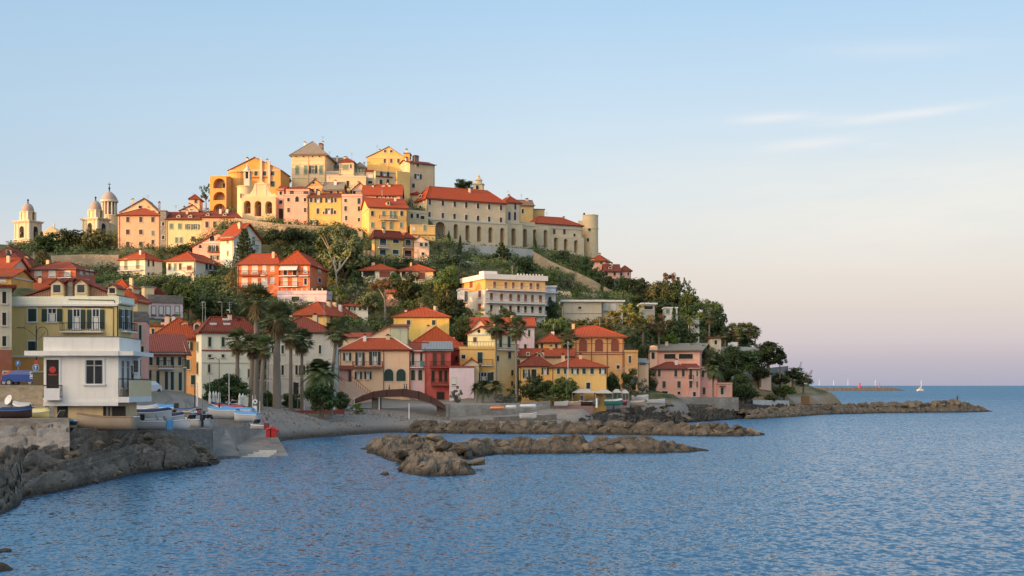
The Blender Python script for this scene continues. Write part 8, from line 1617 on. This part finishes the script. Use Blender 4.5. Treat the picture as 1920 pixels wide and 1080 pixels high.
P_(1066, 614, 752, 46, 'slim palm before the arcaded building left', 236, kind='fan', tr=.15, dense=2); P_(1090, 590, 690, 44, 'palm crown above the arcaded building roof', 262, kind='feather', tr=.2)
P_(905, 702, 756, 50, 'low palm with several fronds at the pale lilac wall', 221, kind='feather', tr=.2, skirt=False); P_(930, 704, 756, 44, 'low palm right of the lilac wall one', 222, kind='feather', tr=.2, skirt=False); P_(893, 712, 756, 34, 'small palm closest to lilac wall', 220, kind='feather', tr=.18, skirt=False)
P_(1337, 664, 745, 54, 'single palm with brown skirt against the coral wing', 270, kind='feather', tr=.2, dense=2); P_(1330, 574, 648, 36, 'lone palm with pale trunk in the headland grove', 318, kind='fan', tr=.2)
for i, (px, yt, w_) in enumerate(((1360, 612, 30), (1374, 604, 34), (1390, 603, 34), (1404, 603, 34), (1416, 609, 30), (1384, 614, 30))):
    P_(px, yt, 654, w_, ['leftmost palm of the headland row', 'second palm of the headland row', 'third palm of the headland row, tallest', 'fourth palm of the headland row', 'rightmost palm of the headland row', 'front middle palm of the headland row'][i], 312-3*(i == 5), tr=.17, group='palm row on the headland', dense=2)
for i_, (px, yt, yb, wd, Y, lb) in enumerate([(1425, 690, 708, 44, 306, 'dark bush below the cliff path'), (1462, 700, 720, 50, 318, 'olive bush on the cliff face, centre'), (1470, 722, 742, 40, 316, 'bush low on the ochre cliff'), (1408, 728, 748, 34, 294, 'bush at the foot of the cliff left'), (1448, 735, 750, 26, 306, 'little bush under the salmon wall panel')]):
    T('broad', px, yt, yb, yb-2, wd, lb, Y, ('dark', 'olive', 'green')[i_ % 3], 'bush')
T('broad', 1388, 628, 655, 658, 60, 'dark hedge under the headland palm row', 314, 'dark')
P_(905, 588, 640, 40, 'feather palm at the left base of the apartment block', 266, kind='feather', tr=.2)
# agaves on the cliff
for px, yt, yb, Y, ln_ in ((1500, 678, 706, 322, .9), (1518, 694, 712, 326, 1.2)):
    o = empty('agave', W(px-4, yb, Y)); tag(o, 'agave flower stalk at the cliff edge, '+('taller left one' if px == 1500 else 'smaller leaning right one'), 'agave'); H = (yb-yt)*Y/F; q = MB(); q.tube([(0,0,-1),(ln_*.3,0,H*.5),(ln_,0,H)], [.09,.06,.03], M_BARK, 5)
    for i in range(7): z = H*(.5+.07*i); q.tube([(ln_*z/H,0,z),(ln_*z/H+.5-.05*i,0,z+.25)], .03, M_BARK, 4); q.tube([(ln_*z/H,0,z),(ln_*z/H-.45+.05*i,0,z+.25)], .03, M_BARK, 4)
    q.build('stalk', o); q = MB()
    for k in range(16): a = 6.28*k/16; q.poly([(0,-.05,0),(math.cos(a)*.9, math.sin(a)*.9, .9+.3*(k%3)),(.06,.05,0)], LF['agave'])
    q.build('rosette', o)
# ground scrub over the hillside, too many to count: one object
FA = [(f[3], f) for f in FOOT]
def in_foot(x, y, pad=.6):
    for _, f in FA:
        if abs(x-f[0]) > f[2]*2 or abs(y-f[1]) > f[2]*2: continue
        dx, dy = x-f[7], y-f[8]; u = dx*math.cos(f[4])+dy*math.sin(f[4]); v = -dx*math.sin(f[4])+dy*math.cos(f[4])
        if -pad < u < f[5]+pad and -pad*2.5 < v < f[6]+pad: return True
    return False
rng = random.Random(99); cand = []
for _ in range(7000):
    px = rng.uniform(20, 1570); Y = rng.uniform(232, 420); x = (px-960)/F*Y; cand.append((x, Y))
cx = np.array([c[0] for c in cand]); cy = np.array([c[1] for c in cand]); gh, gs = ground(cx, cy)
for col, frac in (('green', .33), ('dark', .66), ('olive', 1.0)):
    q = MB(); m = LF[col]
    for (x, y), z, s_ in zip(cand, gh, gs):
        r_ = rng.random()
        if not (frac-.34 < ((x*13.7+y*7.3) % 1.0) <= frac): continue
        if s_ < 5 or z < 7.5 or in_foot(x, y): continue
        if (px_ := 960+x/y*F) > 1360 and z < 9: continue
        if px_ > 1530: continue
        s2 = rng.uniform(.9, 2.8); leaves(q, (x, y, z+s2*.3), (s2, s2, s2*.6), int(40*s2), .26, m, rng, 0, .4)
    o = q.build('hillside_scrub'); tag(o, dict(green='green', dark='dark green', olive='olive green')[col]+' scrub covering the hillside between houses', 'scrub'); o['kind'] = 'stuff'
print('objects', len(bpy.data.objects))
